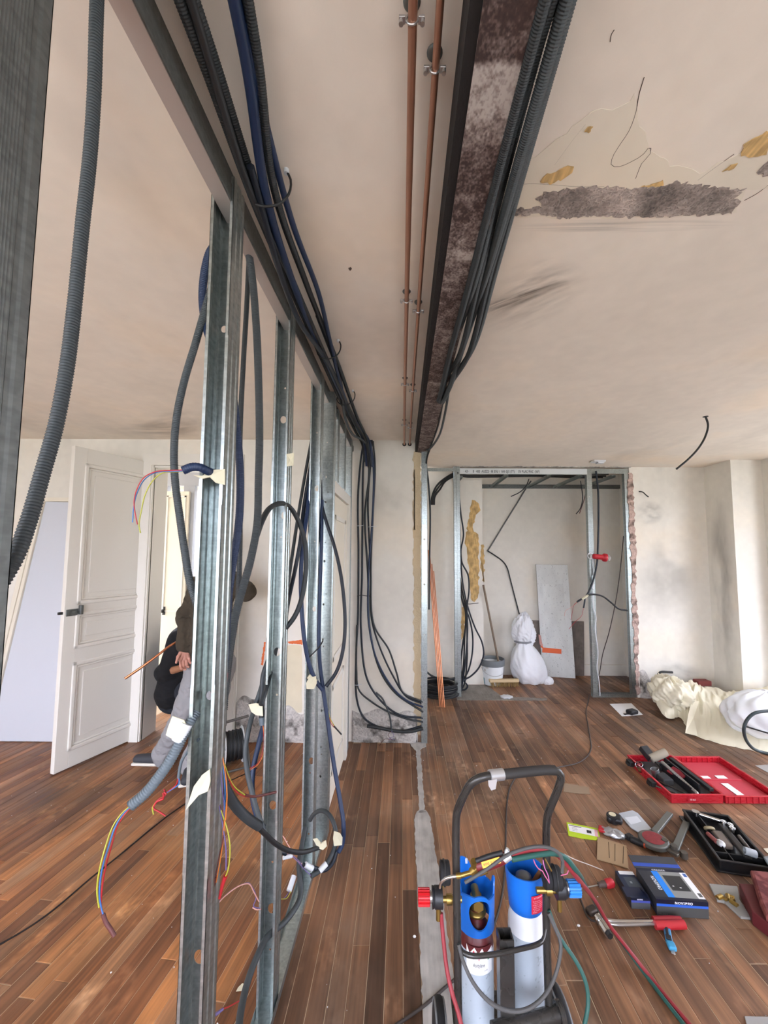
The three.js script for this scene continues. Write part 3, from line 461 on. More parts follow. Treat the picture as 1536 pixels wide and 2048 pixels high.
hang('corrugated_conduit', 'thickest corrugated grey conduit dropping from the rail between first and second stud', M.ductGray, 0.0118, [[497, 500, -1.16], [506, 570, -1.18], [513, 660, -1.2], [517, 760, -1.2], [519, 880, -1.2], [517, 960, -1.2], [514, 1050, -1.2], [500, 1125, -1.18], [480, 1195, -1.15], [464, 1260, -1.12], [452, 1330, -1.08], [446, 1420, -1.06]], { ridge: 0.14, pitch: 0.0046, n: 12 });
hang('gray_conduit', 'thin grey conduit hanging straight just left of the thick corrugated one', M.ductDark, 0.0085, [[498, 515, -1.3], [494, 600, -1.3], [487, 720, -1.3], [481, 840, -1.3], [479, 960, -1.3], [480, 1060, -1.3], [478, 1150, -1.28], [474, 1220, -1.25], [462, 1300, -1.2], [450, 1400, -1.15]], { ridge: 0.1 });
hang('corrugated_conduit', 'grey corrugated conduit bowing out to the left of the first tall stud', M.ductGray, 0.0105, [[428, 560, -1.1], [410, 620, -1.1], [390, 690, -1.1], [369, 760, -1.1], [354, 830, -1.1], [348, 900, -1.1], [350, 960, -1.1], [359, 1030, -1.1], [369, 1100, -1.1], [380, 1165, -1.09], [396, 1215, -1.07]], { ridge: 0.13 });
hang('blue_conduit', 'blue conduit looping out from behind the top of the first tall stud', M.ductBlue, 0.0115, [[434, 488, -1.08], [420, 505, -1.1], [410, 540, -1.11], [405, 585, -1.12], [407, 625, -1.12], [414, 660, -1.11], [424, 690, -1.1]], { ridge: 0.08 });
hang('blue_conduit', 'long blue conduit hanging to the right of the first tall stud, ending in red tape', M.ductBlue, 0.011, [[455, 740, -1.06], [466, 790, -1.08], [474, 860, -1.1], [480, 940, -1.1], [480, 1010, -1.1], [475, 1070, -1.1], [465, 1130, -1.09], [457, 1190, -1.07], [453, 1250, -1.06], [450, 1310, -1.05], [447, 1345, -1.05]], { ridge: 0.08 });
{ const g = thing('blue_conduit', 'blue conduit running down the right edge of the first tall stud with a red band', 'conduit');
  obj('sheath', sweep(px([[452, 1070, -1.06], [456, 1130, -1.055], [455, 1200, -1.05], [452, 1270, -1.05], [448, 1348, -1.05]]), 0.0095, { ridge: 0.06 }), M.ductBlue, g);
  obj('red_band', rod(onZ(447.5, 1346, -1.05), onZ(446, 1366, -1.05), 0.0105), M.wireRed, g);
  obj('lower_sheath', sweep(px([[446, 1364, -1.05], [445, 1400, -1.05], [444, 1440, -1.05], [443, 1478, -1.05]]), 0.0095), M.cableBlack, g);
  obj('tape_wrap', rod(onZ(445, 1412, -1.05), onZ(444, 1452, -1.05), 0.0108), M.galvDullShade, g);
  obj('bare_end', rod(onZ(443, 1478, -1.05), onZ(445, 1502, -1.05), 0.007), M.ductLight, g); }
{ const g = thing('blue_conduit', 'short blue conduit taped across the first tall stud, three wires drooping from its end', 'conduit');
  obj('sheath', sweep(px([[432, 948, -0.985], [415, 942, -0.955], [400, 935, -0.94], [385, 934, -0.935], [366, 941, -0.93]]), 0.0105, { ridge: 0.06, caps: false }), M.ductBlue, g);
  bundleWires(g, [[M.wireRed, 0.0018, [[372, 940, -0.93], [340, 941, -0.925], [312, 943, -0.92], [288, 955, -0.92], [274, 978, -0.92], [268, 1005, -0.92], [271, 1030, -0.92], [275, 1049, -0.92]]], [M.wireBlue, 0.0018, [[372, 942, -0.93], [340, 943, -0.926], [312, 945, -0.925], [290, 958, -0.925], [275, 984, -0.925], [268, 1010, -0.925], [265, 1045, -0.925]]], [M.wireYG, 0.0018, [[372, 943, -0.93], [345, 944, -0.93], [325, 946, -0.93], [305, 962, -0.93], [290, 990, -0.93], [283, 1020, -0.93], [278, 1050, -0.93], [281, 1066, -0.93]]]]);
}
{ const g = thing('corrugated_conduit', 'corrugated grey conduit poking out left of the first stud, three long coloured wires hanging', 'conduit');
  obj('sheath', sweep(px([[392, 1425, -0.99], [378, 1448, -0.97], [362, 1480, -0.955], [343, 1516, -0.94], [318, 1553, -0.93], [292, 1585, -0.92], [262, 1611, -0.91]]), 0.0122, { ridge: 0.18, pitch: 0.0052, n: 14, caps: false }), M.ductLight, g);
  obj('tape_wrap', rod(onZ(374, 1447, -0.963), onZ(355, 1482, -0.952), 0.0136, 16), M.whitePl, g);
  tapeOn(g, zf([[345, 1432], [368, 1440], [374, 1452], [352, 1482], [332, 1470], [336, 1455]], -0.955));
  bundleWires(g, [[M.wireYG, 0.002, [[264, 1609, -0.91], [245, 1625, -0.9], [227, 1650, -0.89], [212, 1690, -0.88], [200, 1735, -0.87], [194, 1780, -0.87], [198, 1815, -0.87]]], [M.wireBlue, 0.002, [[264, 1611, -0.91], [248, 1626, -0.9], [232, 1650, -0.89], [218, 1690, -0.885], [204, 1740, -0.88], [199, 1790, -0.88], [206, 1828, -0.88], [215, 1848, -0.88]]], [M.wireRed, 0.002, [[264, 1613, -0.91], [250, 1628, -0.9], [236, 1650, -0.895], [222, 1695, -0.89], [210, 1740, -0.89], [203, 1790, -0.89], [203, 1822, -0.89], [212, 1845, -0.89]]]]);
  obj('twisted_end', sweep(px([[206, 1828, -0.88], [212, 1845, -0.88], [221, 1858, -0.88], [229, 1872, -0.88]]), 0.004), M.wireBrown, g); }
{ const g = thing('wire_tuft', 'little tuft of red, blue and grey wires knotted in red, left of the first stud', 'wires');
  obj('lead', sweep(px([[398, 1478, -1.01], [385, 1490, -1.015], [374, 1505, -1.02], [364, 1520, -1.02], [359, 1540, -1.02], [357, 1556, -1.02]]), 0.0035), M.ductLight, g);
  bundleWires(g, [[M.wireRed, 0.0022, [[357, 1554, -1.02], [352, 1570, -1.02], [340, 1580, -1.02], [331, 1586, -1.02], [326, 1594, -1.02]]], [M.wireBlue, 0.0022, [[358, 1556, -1.02], [358, 1568, -1.02], [346, 1577, -1.02], [332, 1586, -1.02]]], [M.wireRed, 0.0026, [[328, 1578, -1.02], [331, 1590, -1.02], [318, 1598, -1.02], [311, 1606, -1.02], [306, 1616, -1.02], [318, 1623, -1.02], [331, 1632, -1.02]]], [M.wireRed, 0.003, [[333, 1588, -1.01], [326, 1583, -1.01], [327, 1597, -1.01], [314, 1603, -1.01], [308, 1612, -1.01]]], [M.wireYG, 0.002, [[312, 1604, -1.02], [305, 1615, -1.02], [307, 1629, -1.02]]]]); }
{ const g = thing('corrugated_conduit', 'dark corrugated conduit swinging right from the first stud, black cable drawn out of it', 'conduit');
  obj('sheath', sweep(px([[437, 1500, -1.04], [440, 1540, -1.05], [447, 1570, -1.08], [460, 1595, -1.12], [480, 1622, -1.18], [500, 1640, -1.22], [518, 1652, -1.25]]), 0.0135, { ridge: 0.18, pitch: 0.0052, n: 14, caps: false }), M.ductDark, g);
  obj('cable', sweep(px([[512, 1650, -1.25], [530, 1668, -1.29], [552, 1688, -1.34], [580, 1702, -1.4], [608, 1704, -1.45], [640, 1694, -1.5]]), 0.0075), M.cableBlack, g);
  tapeOn(g, zf([[626, 1678], [634, 1676], [642, 1688], [652, 1680], [654, 1692], [646, 1700], [636, 1696]], -1.49));
  bundleWires(g, [[M.wireYG, 0.0018, [[443, 1503, -1.04], [453, 1540, -1.05], [468, 1572, -1.08], [490, 1590, -1.12]]], [M.wireRed, 0.0018, [[443, 1503, -1.04], [450, 1535, -1.05], [470, 1580, -1.08], [495, 1594, -1.13], [520, 1590, -1.18]]], [M.wireBlue, 0.0018, [[442, 1503, -1.04], [447, 1540, -1.03], [450, 1580, -1.02], [449, 1620, -1.02]]], [M.wireOrange, 0.0018, [[443, 1503, -1.03], [451, 1550, -1.02], [454, 1590, -1.01], [451, 1640, -1.01]]], [M.wirePurple, 0.0018, [[440, 1503, -1.04], [443, 1560, -1.02], [448, 1610, -1.02], [448, 1636, -1.02]]]]);
  obj('twisted_end', sweep(px([[490, 1590, -1.12], [505, 1593, -1.15], [522, 1591, -1.18], [552, 1584, -1.22]]), 0.0035), M.wireBrown, g); }
{ const g = thing('wire_strands', 'brown, violet and yellow strands dangling low beside the first stud, dipped in red sleeves', 'wires');
  bundleWires(g, [[M.wirePurple, 0.002, [[431, 1585, -1.03], [440, 1620, -1.02], [447, 1660, -1.01], [452, 1700, -1.01], [452, 1740, -1.01]]], [M.wireBrown, 0.002, [[433, 1590, -1.03], [446, 1630, -1.02], [447, 1670, -1.01], [437, 1720, -1.01], [430, 1760, -1.01]]], [M.wireYG, 0.002, [[442, 1620, -1.02], [456, 1665, -1.01], [460, 1700, -1.01], [456, 1740, -1.01], [450, 1755, -1.01]]], [M.wireOrange, 0.0018, [[449, 1640, -1.01], [445, 1690, -1.01], [437, 1740, -1.01], [432, 1765, -1.01]]]]);
  obj('red_sleeve', sweep(px([[451, 1752, -1.01], [445, 1770, -1.01], [439, 1797, -1.01]]), 0.005, { r1: 0.003 }), M.wireRed, g);
  obj('dark_sleeve', sweep(px([[430, 1753, -1.01], [428, 1768, -1.01], [425, 1782, -1.01]]), 0.005, { r1: 0.003 }), M.wireBrown, g); }
{ const g = thing('wire_strands', 'pinkish loop of thin wires with bright blue tips between first and second stud', 'wires');
  bundleWires(g, [[M.wireBlue, 0.0024, [[403, 1872, -1.05], [412, 1850, -1.07], [425, 1820, -1.1], [435, 1805, -1.12]]], [M.wireBlue, 0.0024, [[406, 1872, -1.05], [416, 1852, -1.07], [428, 1822, -1.1], [438, 1803, -1.12]]], [M.wirePink, 0.002, [[421, 1836, -1.09], [436, 1808, -1.12], [455, 1788, -1.16], [478, 1772, -1.2], [498, 1768, -1.24], [508, 1785, -1.27], [518, 1803, -1.3]]], [M.wirePurple, 0.002, [[427, 1820, -1.1], [440, 1802, -1.13], [470, 1776, -1.2], [495, 1766, -1.24], [503, 1772, -1.26], [512, 1797, -1.3], [507, 1812, -1.3], [520, 1817, -1.32]]], [M.wirePink, 0.002, [[505, 1815, -1.3], [512, 1819, -1.3], [522, 1818, -1.33]]]]); }
{ const g = thing('wire_strands', 'dark violet twist of wires low at the frame edge between the first two studs', 'wires');
  obj('twisted_end', sweep(px([[414, 2043, -1.08], [430, 2030, -1.1], [446, 2018, -1.12]]), 0.005, { r1: 0.003 }), M.wirePurple, g);
  bundleWires(g, [[M.wireRed, 0.002, [[446, 2018, -1.12], [460, 2012, -1.15], [478, 2002, -1.18]]]]); }
hang('gray_conduit', 'grey conduit arching through the upper hole of the second stud', M.ductDark, 0.0095, [[512, 1075, -1.28], [524, 1042, -1.32], [540, 1016, -1.4], [560, 1007, -1.47], [574, 1010, -1.53], [588, 1025, -1.58], [602, 1055, -1.6], [611, 1095, -1.6], [611, 1150, -1.6], [601, 1205, -1.58], [588, 1235, -1.57], [570, 1258, -1.56]]);
hang('gray_conduit', 'grey conduit slanting down behind the second stud from the third', M.ductDark, 0.0085, [[623, 880, -2.2], [610, 950, -2.15], [595, 1040, -2.05], [583, 1120, -1.95], [574, 1180, -1.85], [562, 1250, -1.75], [545, 1330, -1.6], [533, 1375, -1.5], [522, 1410, -1.45]]);
hang('blue_conduit', 'blue conduit slanting down behind the second stud from the third, right of its grey twin', M.ductNavy, 0.01, [[628, 890, -2.2], [618, 950, -2.15], [607, 1020, -2.1], [601, 1080, -2.0], [590, 1140, -1.95], [577, 1200, -1.85], [569, 1250, -1.78]]);
{ const g = thing('blue_conduit', 'blue conduit bowing left of the third stud, taped, orange wires leaving its end', 'conduit');
  obj('sheath', sweep(px([[622, 930, -2.18], [616, 1010, -2.1], [607, 1080, -2.02], [602, 1140, -1.98], [603, 1210, -1.96], [609, 1280, -1.96], [619, 1330, -1.97], [632, 1362, -1.98], [646, 1380, -1.98]]), 0.0105, {}), M.ductBlue, g);
  obj('tape_wrap', rod(onZ(617, 1352, -1.97), onZ(632, 1364, -1.975), 0.0125), M.tape, g);
  tapeOn(g, zf([[612, 1366], [618, 1356], [632, 1352], [634, 1366], [628, 1378], [613, 1378]], -1.95));
  bundleWires(g, [[M.wireOrange, 0.0022, [[645, 1382, -1.98], [648, 1400, -1.98], [656, 1430, -1.98], [668, 1452, -1.98]]], [M.wireYG, 0.0022, [[645, 1382, -1.98], [654, 1415, -1.98], [662, 1440, -1.98], [669, 1452, -1.98]]], [M.wireRed, 0.002, [[645, 1382, -1.98], [652, 1420, -1.98], [664, 1450, -1.98], [672, 1458, -1.98]]]]);
  obj('twisted_end', sweep(px([[668, 1452, -1.98], [674, 1459, -1.98], [683, 1469, -1.98]]), 0.0035), M.cableBlack, g);
  obj('tie_tail', sweep(px([[619, 1314, -1.95], [628, 1305, -1.94], [640, 1292, -1.93], [646, 1281, -1.92]]), 0.003), M.dark, g); }
hang('blue_conduit', 'navy conduit curving out in a wide loop right of the jamb stud', M.ductNavy, 0.009, [[641, 960, -2.15], [644, 1010, -2.14], [654, 1048, -2.12], [668, 1090, -2.1], [680, 1140, -2.08], [688, 1200, -2.06], [690, 1260, -2.04], [684, 1310, -2.02], [672, 1345, -2.0], [652, 1373, -1.98]]);
{ const g = thing('blue_conduit', 'long blue conduit falling past the jamb stud and curling back taped near the floor', 'conduit');
  obj('sheath', sweep(px([[644, 1000, -2.14], [643, 1080, -2.12], [640, 1180, -2.1], [638, 1280, -2.06], [640, 1330, -2.02], [648, 1390, -1.98], [658, 1460, -1.94], [668, 1530, -1.9], [680, 1600, -1.86], [687, 1650, -1.83], [684, 1690, -1.82], [676, 1705, -1.8]]), 0.0098), M.ductBlue, g);
  obj('sheath_end', sweep(px([[674, 1700, -1.82], [666, 1724, -1.8], [650, 1740, -1.77], [628, 1736, -1.74], [606, 1730, -1.72]]), 0.0085), M.ductNavy, g);
  tapeOn(g, zf([[668, 1662], [680, 1666], [685, 1675], [684, 1690], [668, 1692], [666, 1676]], -1.79));
  obj('tape_wrap', rod(onZ(610, 1729, -1.72), onZ(625, 1737, -1.735), 0.0102), M.whitePl, g);
  bundleWires(g, [[M.wirePink, 0.002, [[604, 1728, -1.72], [592, 1720, -1.71], [584, 1712, -1.7], [570, 1708, -1.7]]], [M.wirePurple, 0.002, [[604, 1730, -1.72], [594, 1718, -1.71], [578, 1708, -1.7], [566, 1716, -1.7]]]]); }
{ const g = thing('gray_conduit', 'grey conduit making a full loop above the floor track behind the third stud', 'conduit');
  obj('sheath', sweep(px([[620, 1640, -1.98], [628, 1628, -1.96], [642, 1621, -1.93], [656, 1627, -1.9], [667, 1645, -1.87], [672, 1668, -1.85], [670, 1692, -1.82], [662, 1712, -1.79], [650, 1731, -1.76], [636, 1744, -1.74], [622, 1752, -1.72]]), 0.0095), M.ductGray, g);
  obj('tape_wrap', rod(onZ(653, 1727, -1.762), onZ(639, 1742, -1.742), 0.0112), M.whitePl, g);
  bundleWires(g, [[M.wirePurple, 0.002, [[622, 1751, -1.72], [608, 1738, -1.7], [596, 1724, -1.69], [584, 1712, -1.68]]]]);
  obj('white_connector', rod(onZ(584, 1712, -1.68), onZ(566, 1716, -1.66), 0.007), M.whitePl, g);
  obj('dark_boot', rod(onZ(558, 1703, -1.62), onZ(572, 1707, -1.64), 0.008), M.ductNavy, g); }
{ const g = thing('gray_conduit', 'grey conduit hanging between first two studs, taped at skirting height, orange wire below', 'conduit');
  obj('sheath', sweep(px([[537, 1320, -1.62], [527, 1350, -1.6], [524, 1390, -1.58], [523, 1420, -1.56], [524, 1440, -1.56]]), 0.0105), M.ductDark, g);
  obj('sleeve', rod(onZ(524, 1434, -1.56), onZ(525, 1449, -1.56), 0.0125), M.ductLight, g);
  tapeOn(g, zf([[497, 1409], [512, 1406], [525, 1410], [526, 1432], [512, 1430], [503, 1424]], -1.53));
  bundleWires(g, [[M.wireOrange, 0.002, [[526, 1449, -1.56], [529, 1480, -1.55], [526, 1510, -1.54], [515, 1530, -1.53], [502, 1539, -1.52]]], [M.wireRed, 0.0018, [[526, 1449, -1.56], [527, 1490, -1.55], [517, 1525, -1.53], [500, 1537, -1.52]]]]); }
hang('gray_conduit', 'long pale grey conduit snaking to the floor between first and second stud', M.ductGray, 0.0092, [[541, 1300, -1.66], [524, 1370, -1.6], [508, 1420, -1.56], [497, 1460, -1.52], [491, 1500, -1.5], [494, 1540, -1.48], [504, 1585, -1.46], [515, 1625, -1.45], [527, 1660, -1.45]]);
hang('blue_conduit', 'blue conduit crossing behind the pale grey one between first and second stud', M.ductBlue, 0.0098, [[533, 1420, -1.62], [527, 1450, -1.6], [517, 1490, -1.57], [508, 1530, -1.55], [504, 1570, -1.53], [508, 1610, -1.52], [520, 1645, -1.5], [527, 1655, -1.5]]);
hang('gray_conduit', 'grey conduit threading low through the second stud and out over the floor', M.ductGray, 0.0105, [[611, 1655, -1.85], [604, 1690, -1.8], [598, 1730, -1.74], [601, 1770, -1.7], [600, 1795, -1.67], [588, 1820, -1.63], [568, 1845, -1.58], [548, 1862, -1.53], [533, 1876, -1.49], [520, 1900, -1.44], [505, 1935, -1.39], [492, 1975, -1.34], [482, 2020, -1.28], [476, 2070, -1.22]]);
{ const g = thing('junction_sleeve', 'white connector with thin pink wires sitting on the floor track', 'wires');
  obj('connector', rod(onZ(578, 1782, -1.72), onZ(588, 1752, -1.76), 0.011), M.whitePl, g);
  bundleWires(g, [[M.wirePurple, 0.002, [[580, 1780, -1.72], [570, 1795, -1.7], [558, 1800, -1.68]]], [M.wireYG, 0.002, [[582, 1782, -1.72], [574, 1796, -1.7], [560, 1798, -1.68]]], [M.wirePink, 0.002, [[560, 1665, -1.7], [568, 1675, -1.7], [575, 1688, -1.7], [584, 1702, -1.7]]]]); }
{ const t = obj('tape_scrap', extr([[0, 0], [0.03, 0.004], [0.034, 0.02], [0.012, 0.028], [0.002, 0.014]], 0.001).rotateX(-Math.PI / 2), M.tape); const p = onY(472, 1985); t.position.set(p.x, 0.003, p.z); tag(t, 'torn scrap of masking tape on the boards by the floor track', 'tape'); }
// ---------------------------------------------------------------- wall damage and marks
function bumpy(x0, x1, ytop, z, amp, mat, name, parent, nx = 90, ny = 14) { // broken plaster strip standing proud of a wall face
  const P = [], U = [], I = [];
  for (let j = 0; j <= ny; j++) for (let i = 0; i <= nx; i++) {
    const x = x0 + (x1 - x0) * i / nx, top = ytop(x), y = top * j / ny, e = Math.min(1, (ny - j) / 1.5) * Math.min(1, Math.min(i, nx - i) / 1.2);
    P.push(x, y, z + e * amp * (0.25 + fbm(x * 14, y * 14, 999, 999, 411, 4) * 1.1)); U.push(x, y);
  }
  for (let j = 0; j < ny; j++) for (let i = 0; i < nx; i++) { const a = j * (nx + 1) + i, b = a + nx + 1; I.push(a, a + 1, b, a + 1, b + 1, b); }
  const g = new THREE.BufferGeometry(); g.setAttribute('position', new THREE.Float32BufferAttribute(P, 3)); g.setAttribute('uv', new THREE.Float32BufferAttribute(U, 2)); g.setIndex(I); g.computeVertexNormals();
  return struct(name, g, mat, parent);
}
bumpy(-1.42, -0.5, (x) => 0.3 + 0.05 * Math.sin(x * 9) + 0.03 * Math.sin(x * 31) + (x < -1.25 ? 0.03 : 0), ZL, 0.03, M.rubble, 'bare_masonry', wl);
bumpy(-0.43, 0.13, (x) => 0.25 + 0.02 * Math.sin(x * 23) - Math.max(0, x) * .25, ZL, 0.022, M.rubble, 'bare_masonry', wl, 60);
bumpy(2.66, 2.9, (x) => 0.3 - (x - 2.66) * 0.55 + 0.03 * Math.sin(x * 40), ZO, 0.025, M.rubble, 'bare_masonry', wr, 30);
const onWall = (l, z, mat, name, parent, h = 0.0015, step = 0.02, amp = 0.006) => struct(name, uvBox(extr(ragged(l.map(([x, y]) => { const p = onZ(x, y, z); return [p.x, p.y]; }), step, amp), h).translate(0, 0, z)), mat, parent);
const redMark = std(0xe0703c, 0.8), edgeStrip = std(0xdcc9a8, 0.9, 0, { map: plasterMap, bumpMap: rubbleMap, bumpScale: 0.006 });
onWall([[528, 1284], [532, 1284], [526, 1330], [522, 1330]], ZL, redMark, 'red_mark', wl, 0.001, 0.01, 0.003);
onWall([[575, 1283], [604, 1280], [605, 1289], [590, 1288], [578, 1287]], ZL, redMark, 'red_mark', wl, 0.001, 0.01, 0.003);
onWall([[826, 905], [842, 905], [842, 1470], [828, 1470]], ZL, edgeStrip, 'worn_edge', wl, 0.002, 0.03, 0.01);
onWall([[575, 1290], [604, 1290], [604, 1425], [520, 1425], [530, 1335]], ZL, std(0xeadfc4, 0.9, 0, { map: plasterMap }), 'old_paint', wl, 0.0008, 0.04, 0.004);
const brickish = std(0xd8bdb2, 0.95, 0, { map: rubbleMap, bumpMap: rubbleMap, bumpScale: 0.01 });
onWall([[1256, 945], [1266, 950], [1268, 1020], [1272, 1100], [1271, 1180], [1277, 1260], [1276, 1330], [1280, 1385], [1272, 1390], [1266, 1250], [1260, 1080], [1255, 990]], ZO, brickish, 'broken_edge', wr, 0.006, 0.03, 0.012);
stain('grime', [[1268, 1000], [1330, 1000], [1330, 1050], [1268, 1050]].map(([x, y]) => onZ(x, y, ZO + 0.002)), 0x6f6a62, 0.3, wr, 931, 4);
stain('grime', [[1270, 1060], [1400, 1060], [1400, 1240], [1270, 1240]].map(([x, y]) => onZ(x, y, ZO + 0.002)), 0x8d8a84, 0.25, wr, 933, 4);
stain('grime', [[1285, 1300], [1420, 1330], [1420, 1400], [1280, 1400]].map(([x, y]) => onZ(x, y, ZO + 0.002)), 0x7d7a74, 0.25, wr, 935, 4);
stain('grime', [V(3.498, 0.1, -4.58), V(3.498, 0.1, -4.23), V(3.498, 2.3, -4.23), V(3.498, 2.3, -4.58)], 0x6d6a66, 0.4, wr, 937, 5);  // grey film: smudges plus painted-in shade on this left-facing side
stain('grime', [[720, 940], [830, 940], [830, 1060], [720, 1060]].map(([x, y]) => onZ(x, y, ZL + 0.002)), 0x9a9280, 0.15, wl, 939, 4);
// ---------------------------------------------------------------- left door, its frame, the leaning sheet
{ const g = sgroup('door_1');
  const casing = (x0, x1, y0, y1) => [box(x0, x1, y0, y1, ZL - 0.01, ZL + 0.022), box(x0 + 0.012, x1 - 0.012, y0, y1, ZL + 0.022, ZL + 0.032)];
  struct('door_casing', [...casing(-2.32, -2.22, 0, 2.37), ...casing(-1.53, -1.42, 0, 2.37), ...casing(-2.32, -1.42, 2.37, 2.47)], M.cream, g);
  struct('door_lining', [box(-2.24, -2.22, 0, 2.37, ZL - TH - 0.02, ZL), box(-1.53, -1.51, 0, 2.37, ZL - TH - 0.02, ZL), box(-2.22, -1.53, 2.352, 2.3695, ZL - TH - 0.02, ZL)], M.cream, g); }
{ const hinge = onY(292, 1467), free = onY(103, 1552); hinge.y = free.y = 0;
  const w = hinge.distanceTo(free), hgt = 2.39;
  const g = thing('panelled_door', 'tall white three-panel door standing open, latch box on its free edge', 'door', [free.x, 0.012, free.z], Math.atan2(-(hinge.z - free.z), hinge.x - free.x));
  const D = 0.04;                                                     // local x runs from the free edge to the hinge, +z faces the viewer
  const rows = [[0.13, 0.75], [0.87, 1.12], [1.2, 2.26]], st = 0.09;
  const bars = [rbox(st, hgt, D, 0.003, st / 2, hgt / 2, 0), rbox(st, hgt, D, 0.003, w - st / 2, hgt / 2, 0)];
  const ys = [0, ...rows.flat(), hgt]; for (let i = 0; i < ys.length; i += 2) bars.push(rbox(w - 2 * st, ys[i + 1] - ys[i], D, 0.003, w / 2, (ys[i] + ys[i + 1]) / 2, 0));
  obj('door_frame', bars, M.cream, g);
  for (const [a, b] of rows) {
    const pan = obj('door_panel', [box(st, w - st, a, b, -0.008, 0.008), rbox(w - 2 * st - 0.14, b - a - 0.14, 0.026, 0.006, w / 2, (a + b) / 2, 0)], M.cream, g);
    const fr = [];
    for (const [o, wd, pr] of [[-0.012, 0.03, 0.028], [0.018, 0.018, 0.02]]) { const x0 = st + o, x1 = w - st - o, y0 = a + o, y1 = b - o; fr.push(rbox(x1 - x0, wd, 2 * pr, 0.008, w / 2, y0 + wd / 2, 0), rbox(x1 - x0, wd, 2 * pr, 0.008, w / 2, y1 - wd / 2, 0), rbox(wd, y1 - y0, 2 * pr, 0.008, x0 + wd / 2, (y0 + y1) / 2, 0), rbox(wd, y1 - y0, 2 * pr, 0.008, x1 - wd / 2, (y0 + y1) / 2, 0)); }
    obj('moulding', fr, M.cream, pan);
  }
  const lock = obj('rim_latch', [rbox(0.1, 0.05, 0.008, 0.003, 0.06, 1.135, D / 2 + 0.004), rbox(0.022, 0.07, 0.03, 0.005, 0.1, 1.15, D / 2 + 0.02), T(cyl(0.008, 0.008, 0.05, 12), 0.05, 1.14, D / 2 + 0.02, Math.PI / 2)], M.galvDullShade, g);
  obj('latch_bolt', rbox(0.03, 0.02, 0.014, 0.002, -0.014, 1.135, 0), M.dark, lock); }
{ const g = thing('leaning_sheet', 'plain pale sheet leaning behind the open door, cream moulding along its slanted edge', 'panel');
  const q = [[84, 1003], [190, 1007], [190, 1487], [-30, 1482]].map(([x, y]) => { const p = onZ(x, y, ZL + 0.03); return [p.x, Math.max(0.002, p.y)]; });
  obj('sheet', uvBox(extr(q, 0.02).translate(0, 0, ZL + 0.012)), std(0xc6c9cf, 0.55), g);
  const a = q[0], b = q[3];
  obj('moulding', [extr([[a[0] - 0.035, a[1]], [a[0] + 0.035, a[1]], [b[0] + 0.03, b[1]], [b[0] - 0.05, b[1]]], 0.03, 0.004).translate(0, 0, ZL + 0.018), extr([[a[0] - 0.01, a[1]], [a[0] + 0.012, a[1]], [b[0], b[1]], [b[0] - 0.025, b[1]]], 0.04, 0.004).translate(0, 0, ZL + 0.018)], M.creamOld, g);
  obj('top_rail', box(a[0] - 0.03, q[1][0], a[1], a[1] + 0.035, ZL + 0.005, ZL + 0.04), M.creamOld, g); }
// hall: grey glazed frame with bright panes and a cream cupboard leaf before it
{ const z = -4.5, grayF = std(0xa6a8ae, 0.5);
  const g = thing('glazed_screen', 'grey glazed inner screen seen through the left doorway', 'window');
  const bar = (x0, x1, y0, y1) => { const a = onZ(x0, 1080, z), b = onZ(x1, 1080, z); return box(a.x, b.x, Math.max(0, onZ(x0, y1, z).y), onZ(x1, y0, z).y, z - 0.03, z + 0.03); };
  obj('frame', [bar(322, 480, 938, 972), bar(366, 388, 972, 1325), bar(462, 480, 972, 1325), bar(322, 334, 972, 1325), bar(322, 480, 1325, 1425), bar(425, 437, 972, 1325)], grayF, g);
  for (const [a, b] of [[334, 366], [388, 425], [437, 462]]) obj('pane', box(onZ(a, 1080, z).x, onZ(b, 1080, z).x, onZ(400, 1330, z).y, onZ(400, 972, z).y, z - 0.003, z + 0.003), glass, g);
  const c = thing('cupboard_leaf', 'narrow cream panelled leaf with a dark knob inside the left doorway', 'door');
  const p0 = onZ(332, 983, z + 0.05), p1 = onZ(361, 1410, z + 0.05);
  obj('leaf', box(p0.x, p1.x, 0.01, p0.y, z + 0.035, z + 0.065), M.creamOld, c);
  obj('moulding', [box(p0.x + 0.03, p0.x + 0.045, 0.95, p0.y - 0.05, z + 0.065, z + 0.075), box(p1.x - 0.045, p1.x - 0.03, 0.95, p0.y - 0.05, z + 0.065, z + 0.075), box(p0.x + 0.03, p1.x - 0.03, p0.y - 0.065, p0.y - 0.05, z + 0.065, z + 0.075), box(p0.x + 0.03, p1.x - 0.03, 0.95, 0.965, z + 0.065, z + 0.075)], M.cream, c);
  const k = onZ(330, 1222, z + 0.08); obj('knob', [T(new THREE.SphereGeometry(0.02, 14, 10), p0.x + 0.05, k.y, z + 0.09), rbox(0.03, 0.09, 0.006, 0.002, p0.x + 0.05, k.y, z + 0.068)], M.dark, c); }
// ---------------------------------------------------------------- alcove framing
makeStud('metal_stud', 'slim galvanised corner post where the cream wall ends, under the beam', 0.188, -3.5, 0, 2.5, { w: 0.05, d: 0.04, open: -1, small: false, holes: [[0.0, 1.72, 0.008], [0.0, 1.33, 0.008], [0, 0.9, .004]] });
const postA = makeStud('metal_stud', 'galvanised double post at the left of the alcove, screwed to the printed track', 0.625, ZO, 0, 2.61, { w: 0.07, d: 0.05, open: -1, small: false, holes: [[0.008, 2.53, 0.011], [0.0, 2.1, 0.006], [0.0, 1.3, 0.01]] });
obj('stiffener', [box(-0.004, 0.004, 0, 2.61, 0, 0.012)], M.galv, postA);
makeStud('metal_stud', 'slightly leaning galvanised stud carrying the red lamp holder', 2.165, ZO, 0, 2.59, { w: 0.062, d: 0.045, open: -1 });
makeStud('metal_stud', 'galvanised jamb stud against the broken wall edge at the right of the alcove', 2.595, ZO, 0, 2.59, { w: 0.05, d: 0.05, open: -1 });
